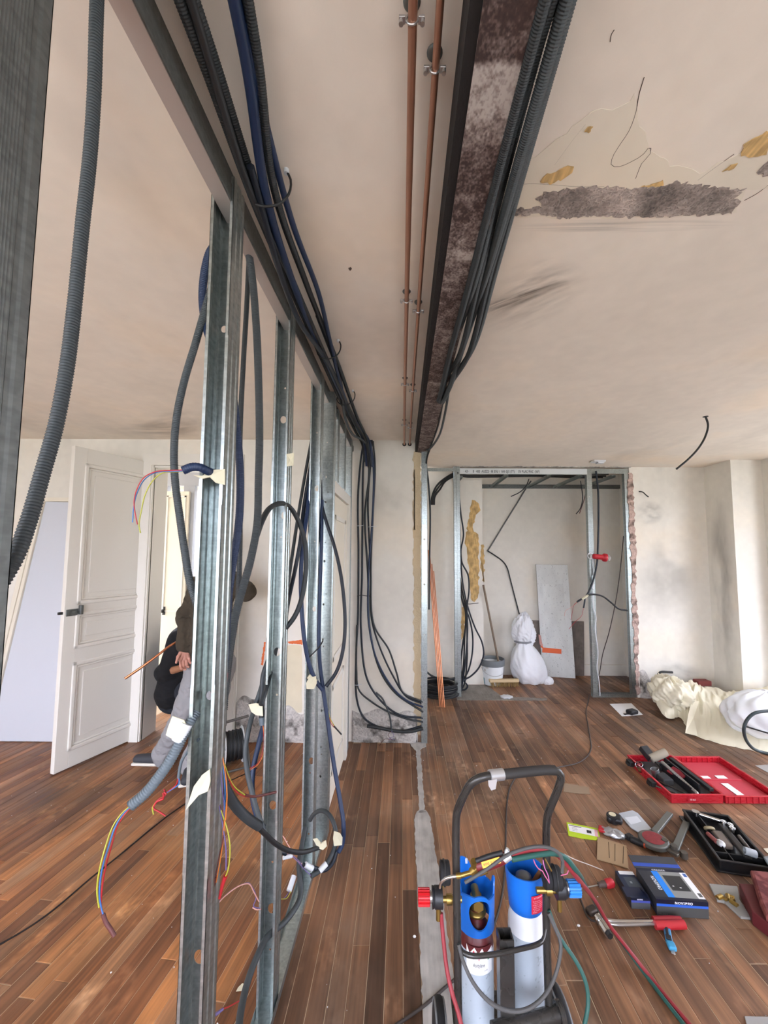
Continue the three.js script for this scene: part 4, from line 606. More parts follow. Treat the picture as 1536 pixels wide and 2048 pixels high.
const printTex = canvasTex(2048, 64, (c, w, h) => { c.fillStyle = '#d4d8d8'; c.fillRect(0, 0, w, h); c.fillStyle = '#3c4248'; c.font = 'bold 40px sans-serif'; c.fillText('· 43 · ∴   8 · 483  AUZZ2 · M 35U /  M4 GJS (77)   ✕ SV PLAC/PAC  (NF)', 60, 48); });
{ const g = thing('top_track', 'galvanised top track of the alcove, printed with small dark lettering', 'metal rail');
  obj('track', [box(0.22, 2.62, 2.585, 2.588, ZO - 0.04, ZO + 0.002), box(0.66, 2.14, 2.518, 2.588, ZO, ZO + 0.0018), box(2.19, 2.57, 2.53, 2.588, ZO, ZO + 0.0018), box(0.22, 0.59, 2.55, 2.588, ZO, ZO + 0.0018)], M.galv, g);
  const pl = new THREE.PlaneGeometry(1.48, 0.066).translate(1.4, 2.553, ZO + 0.0024); obj('print', pl, std(0xffffff, 0.45, 0.3, { map: printTex }), g); }
{ const g = thing('soffit_grid', 'galvanised soffit framing with cross bars under the alcove ceiling', 'metal rail');
  obj('back_track', box(1.002, 2.949, 2.485, 2.535, ZA + 0.001, ZA + 0.04), M.galvDullShade, g);
  obj('side_track', box(0.66, 0.7, 2.485, 2.51, -5.018, ZO - 0.05), M.galvDullShade, g);
  for (const x of [1.2, 1.7, 2.06, 2.45]) obj('cross_bar', channel(x - 0.024, x + 0.024, 2.49, 2.517, ZA + 0.04, ZO - 0.005), M.galv, g); }
{ const g = thing('floor_track', 'short galvanised floor track between the two right-hand alcove studs', 'metal rail'); obj('track', [box(2.13, 2.62, 0.0005, 0.002, ZO - 0.05, ZO + 0.002), box(2.13, 2.62, 0.0005, 0.04, ZO, ZO + 0.0015), box(2.13, 2.62, 0.0005, 0.04, ZO - 0.05, ZO - 0.0485)], M.galv, g); }
{ const g = thing('floor_track', 'short galvanised floor track at the foot of the alcove double post', 'metal rail'); obj('track', [box(0.22, 0.66, 0.0005, 0.002, ZO - 0.05, ZO + 0.002), box(0.22, 0.66, 0.0005, 0.03, ZO, ZO + 0.0015)], M.galv, g); }
struct('wall_block', box(0.135, 1.0, 0, H, ZA, -5.02), M.wall, wr);
struct('wall_block_left', box(0.135, 0.6, 0, H, -5.02, -4.86), M.wall, wr);
const ZB1 = -5.02;
const patch2 = (l) => onWall(l, ZB1, M.ochre, 'wallpaper_patch', wr, 0.002, 0.03, 0.012);
patch2([[944, 1000], [958, 1005], [960, 1020], [950, 1035], [946, 1060], [957, 1068], [958, 1185], [950, 1205], [940, 1195], [936, 1120], [930, 1080], [935, 1050]]);
patch2([[962, 1090], [968, 1088], [969, 1170], [963, 1150], [960, 1120]]); patch2([[924, 1215], [932, 1210], [928, 1270], [922, 1280]]);
struct('baseboard_alcove', box(2.0, 2.95, 0, 0.14, ZA, ZA + 0.02), M.wall);
struct('ceiling_edge', flat(ragged([[0.6, ZO + 0.02], [2.66, ZO + 0.02], [2.66, ZO - 0.02], [0.6, ZO - 0.02]], 0.03, 0.015), 0.012, H - 0.006), M.rubble, ceil);
// dark conduits lying on the soffit and dropping beside the post
const zl = (l, z) => l.map(([x, y]) => onZ(x, y, z));
[['uppermost dark conduit lying across the alcove soffit', 2.562, -4.72, 0.011], ['middle dark conduit lying across the alcove soffit, behind the printed track', 2.548, -4.78, 0.011], ['rearmost dark conduit lying across the alcove soffit', 2.545, -4.86, 0.011]].forEach(([lab, y, z, r], i) => single('soffit_conduit', sweep([V(2.5, y + 0.01, z - 0.1), V(2.1, y - 0.01, z), V(1.6, y + 0.008, z - 0.02), V(1.1, y - 0.006, z), V(0.8, y - 0.01, z), V(0.62, y - 0.01 - 0.01 * i, ZO - 0.1), V(0.5, 2.49 - 0.02 * i, ZO - 0.1), V(0.4 + .02 * i, 2.4 - 0.02 * i, ZO - 0.1), V(0.345 + 0.016 * i, 2.27, ZO - 0.1), V(0.335 + 0.016 * i, 2.17, ZO - 0.1)], r), M.cableBlack, lab, 'conduit'));
const ZC = ZO - 0.12;
[['navy conduit bulging right at mid-height beside the alcove post', M.ductNavy, [[918, 990], [922, 1030], [927, 1070], [922, 1100], [924, 1125], [936, 1150], [938, 1180], [934, 1215], [935, 1260], [930, 1330], [922, 1385]]],
  ['navy conduit making the wide right-hand loop near the bucket', M.ductNavy, [[919, 1040], [921, 1110], [926, 1170], [936, 1215], [950, 1255], [964, 1285], [967, 1310], [958, 1335], [942, 1352], [925, 1362], [918, 1372]]],
  ['dark conduit falling straight beside the alcove post', M.cableBlack, [[919, 1150], [926, 1190], [933, 1220], [934, 1270], [934, 1320], [928, 1370], [920, 1388]]],
  ['second dark conduit beside the alcove post, slightly left', M.cableBlack, [[919, 1165], [924, 1200], [931, 1225], [929, 1280], [927, 1330], [922, 1360], [918, 1390]]],
  ['navy conduit looping right above the floor beside the alcove post', M.ductNavy, [[919, 1180], [928, 1210], [938, 1235], [945, 1270], [944, 1310], [935, 1345], [921, 1365]]],
  ['navy conduit lying round the lowest turn beside the alcove post', M.ductNavy, [[934, 1225], [930, 1260], [924, 1300], [922, 1345], [928, 1362], [935, 1372], [930, 1388], [919, 1396]]]].forEach(([lab, mat, l], i) => single('alcove_conduit', sweep(zl(l, ZC - 0.012 * i).map((p) => { p.y = Math.max(p.y, 0.02); return p; }), 0.0095), mat, lab, 'conduit'));
single('cable_tie', sweep(zl([[925, 1206], [938, 1208], [948, 1207], [957, 1206]], ZC + 0.03), 0.004), M.dark, 'black cable tie with a long tail round the strands by the alcove post', 'cable tie');
{ const g = thing('conduit_coil', 'coil of black conduit on the floor behind the corner post', 'conduit', [0.42, 0, ZO - 0.04]);
  for (let i = 0; i < 7; i++) obj('turn', T(new THREE.TorusGeometry(0.2 - 0.012 * (i % 3), 0.0115, 8, 40), rnd(-0.01, 0.01), 0.03 + i * 0.019, rnd(-0.01, 0.01), Math.PI / 2 - 0.05, 0, rnd(-0.03, 0.03)), M.cableBlack, g); 
  obj('tail', sweep([V(-0.2, 0.32, 0.02), V(-0.1, 0.24, 0.06), V(0.05, 0.2, 0.08), V(0.19, 0.2, 0.02)], 0.0105), M.cableBlack, g); }
for (let i = 0; i < 4; i++) { const xt = 853 + i * 3.6, xb = 879.5 + i * 3.2; const b = onY(xb, 1415 + i * 0.6); const a = onZ(xt, 1100 + i * 14, ZO - 0.01 - 0.002 * i); single('copper_tube', [rod(V(b.x, 0.008, b.z), V(a.x + 0.02, a.y, a.z), 0.0058, 14)], M.copper, ['leftmost of four bright copper tubes leaning by the corner post', 'second from left of four bright copper tubes leaning by the corner post', 'third from left of four bright copper tubes leaning by the corner post', 'rightmost of four bright copper tubes leaning by the corner post'][i], 'pipe'); }
// groove line and conduit on the alcove wall
single('surface_conduit', sweep(zl([[1062, 962], [1055, 972], [1035, 1005], [1010, 1045], [990, 1078], [975, 1102]], ZA + 0.012), 0.009), M.galvDullShade, 'straight grey conduit slanting down across the alcove back wall', 'conduit');
{ const g = thing('surface_cable', 'dark cable bending down the alcove back wall to the sack', 'cable'); obj('sheath', sweep(zl([[974, 1101], [990, 1111], [1006, 1123], [1014, 1135], [1021, 1160], [1030, 1195], [1041, 1237]], ZA + 0.012), 0.008), M.ductDark, g); obj('plug', rod(onZ(1041, 1236, ZA + 0.012), onZ(1042, 1242, ZA + 0.012), 0.012), M.dark, g); obj('wire', sweep(zl([[1042, 1242], [1041, 1252], [1038, 1262]], ZA + 0.012), 0.003), M.wireRed, g); }
single('hanging_cable', sweep(zl([[1058, 958], [1052, 972], [1040, 984], [1022, 993]], ZO - 0.3), 0.006), M.cableBlack, 'black cable end drooping from the soffit grid above the slanting conduit', 'cable');
single('hanging_cable', sweep(zl([[1161, 962], [1164, 980], [1165, 1000], [1160, 1018], [1152, 1028]], ZO - 0.2), 0.0055), M.cableBlack, 'left of two thin black cables drooping beside the lamp stud', 'cable');
single('hanging_cable', sweep(zl([[1172, 984], [1168, 1000], [1162, 1018], [1159, 1027]], ZO - 0.22), 0.0045), M.wireBrown, 'right of two thin dark cables drooping beside the lamp stud', 'cable');
// lamp stud: blue conduit, lamp holder, cords
{ const g = thing('blue_conduit', 'blue conduit dropping from the soffit past the red lamp holder', 'conduit');
  obj('sheath', sweep(zl([[1192, 942], [1196, 980], [1197, 1030], [1196, 1090], [1194, 1125], [1188, 1155], [1180, 1178], [1172, 1192], [1160, 1200], [1154, 1204]], ZO + 0.03), 0.0105), M.ductNavy, g);
  obj('branch', sweep(zl([[1176, 1190], [1190, 1189], [1206, 1193], [1222, 1205], [1238, 1218], [1255, 1221]], ZO + 0.03), 0.009), M.cableBlack, g);
  obj('stub', sweep(zl([[1170, 1194], [1169, 1205], [1167, 1216]], ZO + 0.03), 0.009), M.ductNavy, g);
  obj('tape_wrap', [rod(onZ(1164, 1199, ZO + 0.035), onZ(1176, 1190, ZO + 0.035), 0.013)], M.tape, g);
  bundleWires(g, [[M.wireRed, 0.003, [[1154, 1204, ZO + .03], [1148, 1210, ZO + .03], [1145, 1222, ZO + .03], [1142, 1240, ZO + .03]]], [M.wirePink, 0.003, [[1154, 1205, ZO + .03], [1142, 1215, ZO + .03], [1131, 1222, ZO + .03], [1129, 1232, ZO + .03]]], [M.wireRed, 0.003, [[1167, 1216, ZO + .03], [1163, 1232, ZO + .03], [1152, 1242, ZO + .03], [1143, 1252, ZO + .03], [1138, 1258, ZO + .03]]]]); }
{ const c = onZ(1200, 1114, ZO + 0.07); const g = thing('lamp_holder', 'red lamp holder with a clear bulb clipped on the alcove stud, pointing right', 'lamp', [c.x, c.y, c.z]);
  const ax = (geo, x) => geo.rotateZ(-Math.PI / 2 - 0.12).translate(x, -x * 0.12, 0);
  obj('body', [ax(lathe([[0, -0.085], [0.026, -0.08], [0.03, -0.06], [0.028, 0.02], [0.036, 0.03], [0.046, 0.04], [0.046, 0.07], [0.034, 0.075]], 28), 0)], M.red, g);
  obj('bulb', ax(lathe([[0.012, 0.06], [0.034, 0.072], [0.04, 0.09], [0.032, 0.11], [0, 0.118]], 24), 0), phys(0xffffff, 0.08, 0, { transmission: 0.9, thickness: 0, ior: 1.45 }), g);
  obj('clip', [T(new THREE.TorusGeometry(0.03, 0.006, 8, 20), -0.1, 0.012, -0.02, 0, 0, 0), rbox(0.02, 0.05, 0.03, 0.004, -0.09, 0.0, -0.03)], M.whitePl, g); }
{ const g = thing('lamp_wire', 'white wavy cord with an inline switch running down the lamp stud', 'cord');
  obj('cord', sweep(zl([[1186, 1118], [1187, 1150], [1187, 1165], [1186, 1190], [1187, 1215], [1192, 1235], [1190, 1255], [1194, 1285], [1196, 1310], [1194, 1335], [1197, 1355], [1199, 1372], [1200, 1392]], ZO + 0.02), 0.005), M.whitePl, g);
  const s = onZ(1186, 1173, ZO + 0.025); obj('switch', rbox(0.024, 0.06, 0.018, 0.006, s.x, s.y, s.z), M.whitePl, g); }
single('thin_cable', sweep([...zl([[1247, 1072], [1244, 1105], [1238, 1160], [1230, 1210], [1218, 1265], [1205, 1310], [1200, 1340]], ZO - 0.3), onZ(1192, 1368, ZO - 0.12), onY(1182, 1376, 0.004), onY(1177, 1400, 0.004), onY(1172, 1425, 0.004), onY(1176, 1450, 0.004), onY(1180, 1475, 0.004), onY(1182, 1498, 0.004), onY(1172, 1515, 0.004), onY(1155, 1526, 0.004), onY(1130, 1532, 0.004), onY(1080, 1540, 0.004)], 0.005), std(0x4a403a, 0.6), 'long thin dark cable coming out of the alcove and snaking over the boards', 'cable');
// ceiling fittings of the right room
{ const p = onY(1196, 921, H); const g = thing('ceiling_rose', 'small white ceiling fitting before the alcove', 'ceiling fitting', [p.x, H, p.z]); obj('base', rbox(0.13, 0.02, 0.09, 0.006, 0, -0.011, 0), M.whitePl, g); obj('cover', rbox(0.07, 0.02, 0.06, 0.006, 0.02, -0.026, 0), M.whitePl, g); }
{ const a = onY(1411, 833, H), z = a.z; const g = thing('ceiling_wire', 'black cable curling down out of the ceiling of the right room', 'cable'); obj('cable', sweep([V(a.x, H, z), onZ(1416, 850, z), onZ(1411, 872, z), onZ(1398, 895, z), onZ(1378, 917, z), onZ(1353, 938, z)], 0.007), M.cableBlack, g); obj('entry_hole', T(cyl(0.018, 0.018, 0.004, 16), a.x, H - 0.001, z), M.dark, g); }
single('wall_stub', sweep([onZ(1278, 983, ZO + 0.004), onZ(1285, 984, ZO + 0.03), onZ(1292, 990, ZO + 0.04), onZ(1297, 994, ZO + 0.04)], 0.006), M.cableBlack, 'short cable stub sticking out high on the right wall', 'cable');
// ---------------------------------------------------------------- things kept in the alcove
{ const p = onY(984, 1366); const g = thing('paint_bucket', 'dirty white plastic paint bucket with faded print, grey inside', 'bucket', [p.x, 0, p.z + 0.02]);
  const bt = canvasTex(512, 256, (c) => { c.fillStyle = '#dfe3e3'; c.fillRect(0, 0, 512, 256); c.fillStyle = '#7fa2a8'; for (const x of [30, 290]) { c.fillRect(x, 40, 150, 10); c.fillRect(x, 70, 110, 8); c.fillRect(x + 10, 190, 130, 10); c.fillRect(x, 215, 90, 7); } c.fillStyle = '#b8b4aa'; for (let i = 0; i < 60; i++) c.fillRect(rnd(512), rnd(256), rnd(30), rnd(6)); });
  obj('pail', lathe([[0, 0.004], [0.115, 0.004], [0.12, 0.012], [0.142, 0.25], [0.146, 0.25], [0.146, 0.265], [0.138, 0.265], [0.132, 0.25], [0.112, 0.02], [0, 0.02]], 40), std(0xffffff, 0.5, 0, { map: bt }), g);
  obj('rim_band', lathe([[0.142, 0.23], [0.15, 0.23], [0.152, 0.3], [0.145, 0.305], [0.138, 0.3], [0.136, 0.24]], 40), std(0x6d7274, 0.7), g);
  obj('handle', sweep([V(-0.15, 0.24, 0.0), V(-0.12, 0.17, 0.1), V(-0.02, 0.13, 0.15), V(0.1, 0.15, 0.12), V(0.15, 0.24, 0.0)], 0.003), M.steel, g); }
{ const p = onY(1004, 1366), q = onZ(966, 1170, -5.0); const g = thing('broom', 'wooden broom leaning in the alcove corner beside the bucket', 'broom');
  const hp = onY(1000, 1358, 0.03);
  obj('handle', rod(V(hp.x + 0.01, 0.05, hp.z + 0.05), V(q.x, q.y, q.z + 0.02), 0.013, 14), std(0x7b6a58, 0.7), g);
  const hb = onY(1002, 1362, 0.05); const head = obj('head', rbox(0.36, 0.035, 0.06, 0.008, 0, 0, 0), std(0xc9b189, 0.7), g); head.position.set(hb.x + 0.02, 0.075, hb.z + 0.06); head.rotation.y = 0.05;
  const bm = std(0x9a7f4f, 0.95); const br = []; for (let i = 0; i < 170; i++) { const x = rnd(-0.17, 0.17), z = rnd(-0.025, 0.025); br.push(rod(V(x, -0.015, z), V(x + rnd(-0.008, 0.008), -0.068, z * 1.5 + rnd(-0.008, 0.008)), 0.0022, 4)); } const b = obj('bristles', br, bm, head); b.userData.kind = 'stuff'; }
function lumpy(rx, ry, rz, amp, f, s, shape = (p) => p, n = 64) {     // a creased soft body of revolution-like form
  const g = new THREE.SphereGeometry(1, n, Math.round(n * 0.7)), p = g.attributes.position;
  for (let i = 0; i < p.count; i++) { const v = V(p.getX(i), p.getY(i), p.getZ(i)); const a = Math.atan2(v.z, v.x); const d = 1 + amp * ((1 - Math.abs(2 * fbm((v.x + 3) * f, (v.y + 3) * f * 0.6 + v.z * f, 999, 999, s, 4) - 1) * 2)) + amp * 0.5 * Math.sin(a * 7 + v.y * 4); v.multiplyScalar(d); v.set(v.x * rx, v.y * ry, v.z * rz); const w = shape(v); p.setXYZ(i, w.x, w.y, w.z); }
  g.computeVertexNormals(); return g;
}
{ const p = onY(1062, 1370); const g = thing('rubble_sack', 'tied white woven sack standing in the alcove with a drooping top', 'sack', [p.x, 0, p.z - 0.12]);
  const sm = std(0xe9ebee, 0.6);
  obj('bag_body', lumpy(0.21, 0.3, 0.17, 0.07, 2.6, 71, (v) => { const t = (v.y + 0.3) / 0.6; const k = 1.12 - 0.62 * t * t; return V(v.x * k + 0.05 * (1 - t) - 0.05 * t, Math.max(0.003, (v.y + 0.24) * 0.98), v.z * k); }), sm, g);
  obj('bag_neck', lumpy(0.105, 0.18, 0.095, 0.2, 4.2, 83, (v) => V(v.x * (1.15 - v.y * 1.2) - 0.05 - v.y * 0.12 + 0.25 * Math.max(0, v.y - 0.05) , v.y + 0.64, v.z)), sm, g);
  obj('tie', T(new THREE.TorusGeometry(0.1, 0.012, 8, 30), -0.055, 0.5, 0, Math.PI / 2, 0.12), std(0x8d9095, 0.7), g);
  obj('flap', T(lumpy(0.07, 0.05, 0.06, 0.1, 3, 89), 0.22, 0.03, 0.06), sm, g); }
{ const z0 = onY(1120, 1356).z; const a = onY(1085, 1353), b = onY(1151, 1357);
  const tl = onZ(1072, 1129, ZA + 0.05), tr = onZ(1135, 1130, ZA + 0.05);
  const g = thing('leaning_board', 'tall speckled white board leaning on the alcove wall with an orange tape corner', 'board');
  const P = [[a.x, 0.002, a.z], [b.x, 0.002, b.z], [tr.x, tr.y, tr.z], [tl.x, tl.y, tl.z]].map((q) => V(...q));
  const boardMat = std(0xe4e6e2, 0.6, 0, { map: tex(256, 512, (u, v) => { const n = fbm(u * 40, v * 90, 40, 90, 505, 2), s = n > 0.8 ? -45 : 0; return gray(242 + s + (fbm(u * 4, v * 8, 4, 8, 507, 4) - .5) * 26); }) });
  function plank4(P, t) { const n = P[1].clone().sub(P[0]).cross(P[3].clone().sub(P[0])).normalize().multiplyScalar(t); const Q = P.map((q) => q.clone().sub(n)); const pos = [], uv = []; const quad = (a, b, c, d) => { for (const q of [a, b, c, a, c, d]) pos.push(...q.toArray()); uv.push(0, 0, 1, 0, 1, 1, 0, 0, 1, 1, 0, 1); }; quad(P[0], P[1], P[2], P[3]); quad(Q[1], Q[0], Q[3], Q[2]); for (let i = 0; i < 4; i++) { const j = (i + 1) % 4; quad(P[i], Q[i], Q[j], P[j]); } const ge = new THREE.BufferGeometry(); ge.setAttribute('position', new THREE.Float32BufferAttribute(pos, 3)); ge.setAttribute('uv', new THREE.Float32BufferAttribute(uv, 2)); ge.computeVertexNormals(); return ge; }
  obj('panel', plank4(P, 0.014), boardMat, g);
  const lerp4 = (u, v) => P[0].clone().lerp(P[1], u).lerp(P[3].clone().lerp(P[2], u), v).add(V(0, 0.001, 0.004));
  obj('orange_tape', [plank4([lerp4(0.03, 0.21), lerp4(0.62, 0.205), lerp4(0.63, 0.245), lerp4(0.05, 0.255)], 0.002), plank4([lerp4(0.0, 0.255), lerp4(0.07, 0.245), lerp4(0.06, 0.285), lerp4(0.0, 0.3)], 0.002)], M.tapeOrange, g);
  obj('peeling_tape', plank4([lerp4(-0.03, 0.28), lerp4(0.06, 0.26), lerp4(0.02, 0.36), lerp4(-0.06, 0.37)], 0.002), std(0xc99a90, 0.8), g);
  const gb = thing('gray_board', 'low brown-grey board leaning behind the tall white one', 'board');
  const c = onY(1040, 1352), d = onY(1170, 1353), e = onZ(1168, 1243, ZA + 0.02), f2 = onZ(1028, 1240, ZA + 0.02);
  obj('panel', plank4([V(c.x, 0.002, c.z - 0.02), V(d.x, 0.002, d.z - 0.02), e, f2], 0.012), std(0x9a918a, 0.85, 0, { map: cementMap }), gb); }
// paper with a black tape measure in front of the alcove
{ const q = [[1219, 1408], [1263, 1407], [1286, 1430], [1244, 1433]].map(([x, y]) => onY(x, y)); single('paper_sheet', flat(q.map((p) => [p.x, p.z]), 0.001, 0.001), M.paper, 'white paper sheet lying on the boards under a black tape measure', 'paper');
  const p = onY(1264, 1424, 0.02); const g = thing('tape_measure', 'black tape measure resting on the white paper sheet', 'tape measure', [p.x, 0.002, p.z], 0.4); obj('case', rbox(0.1, 0.04, 0.075, 0.014, 0, 0.021, 0), M.blackPl, g); obj('hook', [rbox(0.05, 0.004, 0.02, 0.001, -0.07, 0.006, -0.01), rbox(0.004, 0.012, 0.02, 0.001, -0.095, 0.008, -0.01)], M.dark, g); }
{ const q = [[1003, 1395], [1010, 1390], [1018, 1392], [1022, 1398], [1012, 1400]].map(([x, y]) => onY(x, y)); single('plastic_scrap', lumpyScrap(q), M.whitePl, 'crumpled scrap of white plastic on the grey cement patch', 'scrap'); }
function lumpyScrap(q, h = 0.014) { const c = q.reduce((a, b) => a.add(b), V(0, 0, 0)).multiplyScalar(1 / q.length); return T(lumpy(0.06, h, 0.05, 0.2, 3, 97, (v) => V(v.x, Math.max(0.0005, v.y + h * 0.6), v.z), 24), c.x, 0, c.z); }
{ const p = onY(948, 1366); single('plastic_scrap', T(lumpy(0.05, 0.03, 0.05, 0.25, 3, 99, (v) => V(v.x, Math.max(0.0005, v.y + 0.02), v.z), 24), p.x, 0, p.z), M.whitePl, 'crumpled white paper scrap beside the broom head', 'scrap'); }
// ---------------------------------------------------------------- gas bottle cart
const ZF = -1.17, cartM = std(0x3f3d3a, 0.5, 0.45, { roughnessMap: roughTex });
const blueCap = std(0x1668c4, 0.38), bottleMap = tex(256, 512, (u, v) => { const n = fbm(u * 30, v * 60, 30, 60, 601, 3), s = n > 0.76 ? -30 : 0, k = 236 + s + (fbm(u * 3, v * 3, 3, 3, 605, 4) - 0.5) * 40; return [k - 8, k - 2, k + 2]; });
const bottleGray = std(0xcdd3d8, 0.42, 0.05, { map: bottleMap }), bottleWhite = std(0xeef0f0, 0.42), bottleRed = std(0x5a1f20, 0.42);
const C1 = onZ(953, 1950, -1.3), C2 = onZ(1053, 1950, -1.335), wheelR = 0.14;
{ const g = thing('gas_cart', 'dark tubular two-wheeled cart for gas bottles, silver tape round its handle', 'hand cart');
  const P = (l) => l.map(([x, y, z]) => onZ(x, y, z));
  obj('frame_tube', sweep(P([[921, 2140, -1.17], [917, 2040, -1.17], [915, 1900, -1.17], [913, 1760, -1.17], [912, 1650, -1.17], [914, 1625, -1.165], [928, 1590, -1.145], [944, 1565, -1.13], [962, 1555, -1.125], [985, 1551, -1.13], [1040, 1545, -1.15], [1092, 1540, -1.17], [1112, 1541, -1.175], [1122, 1552, -1.178], [1117, 1575, -1.185], [1104, 1607, -1.2], [1096, 1628, -1.21], [1093, 1650, -1.215], [1093, 1720, -1.215], [1093, 1860, -1.215], [1096, 1960, -1.215], [1098, 2040, -1.215], [1100, 2140, -1.215]]), 0.0108, { n: 16 }), cartM, g);
  obj('handle_grip', sweep(P([[1004, 1549, -1.137], [1040, 1545, -1.15], [1092, 1540, -1.17], [1110, 1540.5, -1.175]]), 0.0128, { n: 16 }), std(0x2b2927, 0.6), g);
  const tp = obj('silver_tape', [rod(onZ(979, 1551.5, -1.129), onZ(1006, 1548.5, -1.138), 0.0148, 16), extr([[0, 0], [0.024, 0.002], [0.02, -0.022], [0.008, -0.026], [0.001, -0.014]], 0.002).translate(...onZ(976, 1560, -1.118).toArray())], std(0xd4d7da, 0.3, 0.8), g); tp.castShadow = true;
  obj('retaining_bar', sweep(P([[914, 1868, -1.17], [916, 1888, -1.165], [924, 1903, -1.155], [940, 1911, -1.15], [985, 1909, -1.16], [1040, 1898, -1.18], [1078, 1887, -1.195], [1088, 1878, -1.2], [1092, 1858, -1.21]]), 0.0062), cartM, g);
  const pt = onZ(1010, 1868, -1.2);
  obj('square_post', [box(pt.x - 0.02, pt.x - 0.016, 0.1, pt.y, -1.22, -1.18), box(pt.x + 0.016, pt.x + 0.02, 0.1, pt.y, -1.22, -1.18), box(pt.x - 0.016, pt.x + 0.016, 0.1, pt.y, -1.184, -1.18), box(pt.x - 0.016, pt.x + 0.016, 0.1, pt.y, -1.22, -1.216)], cartM, g);
  const a = onZ(985, 2062, -1.165), b = onZ(1117, 2027, -1.205);
  obj('cross_tube', [rod(a, b, 0.019, 18), rod(b.clone().lerp(a, 0.02), b.clone().lerp(a, -0.05), 0.027, 20)], cartM, g);
  obj('bottle_shelf', [rbox(0.3, 0.012, 0.16, 0.003, (C1.x + C2.x) / 2, 0.2, -1.31)], cartM, g);
  for (const [x, z, zn] of [[0.115, -1.245, -1], [0.475, -1.29, 1]]) {
    const w = obj('wheel', [T(lathe([[0.075, -0.016], [0.118, -0.018], [0.134, -0.014], [wheelR, -0.006], [wheelR, 0.006], [0.134, 0.014], [0.118, 0.018], [0.075, 0.016]], 48), x, wheelR, z, 0, 0, Math.PI / 2)], M.rubber, g);
    obj('hub', [T(lathe([[0, -0.02], [0.022, -0.02], [0.026, -0.008], [0.06, -0.004], [0.078, -0.012], [0.082, 0], [0.078, 0.012], [0.06, 0.004], [0.026, 0.008], [0.022, 0.02], [0, 0.02]], 40), x, wheelR, z, 0, 0, Math.PI / 2)], std(0x8d9195, 0.45, 0.5), w);
    obj('tread_edge', [T(new THREE.TorusGeometry(0.1335, 0.0035, 8, 60), x - 0.013, wheelR, z, 0, Math.PI / 2), T(new THREE.TorusGeometry(0.1335, 0.0035, 8, 60), x + 0.013, wheelR, z, 0, Math.PI / 2)], std(0x7d7f80, 0.8), w);
  }
  obj('axle', rod(V(0.115, wheelR, -1.245), V(0.475, wheelR, -1.29), 0.009), cartM, g);
}
// a band bent round a bottle: outline given per angle as [base, low edge of the hole, high edge of the hole, top]
function guard(r0, r1, fn, t = 0.0045, n = 120) {
  const P = [], I = [], ring = (u) => { const th = u * Math.PI * 2, [b, lo, hi, tp] = fn(th); return { th, ys: [b, lo, hi, tp] }; };
  const at = (o, y, inner) => { const k = Math.max(0, Math.min(1, y / 0.16)), r = r0 + (r1 - r0) * k - (inner ? t : 0); return [Math.sin(o.th) * r, y, Math.cos(o.th) * r]; };
  const quad = (a, b, c, d) => { const k = P.length / 3; P.push(...a, ...b, ...c, ...d); I.push(k, k + 1, k + 2, k, k + 2, k + 3); };
  for (let i = 0; i < n; i++) {
    const A = ring(i / n), B = ring((i + 1) / n);
    for (const [l, h] of [[0, 1], [2, 3]]) for (let s = 0; s < 4; s++) { const f0 = s / 4, f1 = (s + 1) / 4, y = (o, f) => o.ys[l] + (o.ys[h] - o.ys[l]) * f; quad(at(A, y(A, f0)), at(B, y(B, f0)), at(B, y(B, f1)), at(A, y(A, f1))); quad(at(B, y(B, f0), 1), at(A, y(A, f0), 1), at(A, y(A, f1), 1), at(B, y(B, f1), 1)); }
    for (const e of [0, 1, 2, 3]) { const up = e % 2; const q = [at(A, A.ys[e]), at(B, B.ys[e]), at(B, B.ys[e], 1), at(A, A.ys[e], 1)]; if (!up) q.reverse(); if (e === 1 || e === 2) if (A.ys[2] - A.ys[1] < 1e-5 && B.ys[2] - B.ys[1] < 1e-5) continue; quad(...q); }
  }
  const g = new THREE.BufferGeometry(); g.setAttribute('position', new THREE.Float32BufferAttribute(P, 3)); g.setAttribute('uv', new THREE.Float32BufferAttribute(new Float32Array(P.length / 3 * 2), 2)); g.setIndex(I); g.computeVertexNormals(); return g;
}
const hump = (th, c, w) => { let d = Math.abs(((th - c + Math.PI * 3) % (Math.PI * 2)) - Math.PI); return Math.max(0, 1 - (d / w) ** 2); };
function curvedLabel(r, y0, y1, t0, t1, mat, cutTop) { const g = new THREE.CylinderGeometry(r, r, y1 - y0, 24, 1, true, t0, t1 - t0); return g.translate(0, (y0 + y1) / 2, 0); }
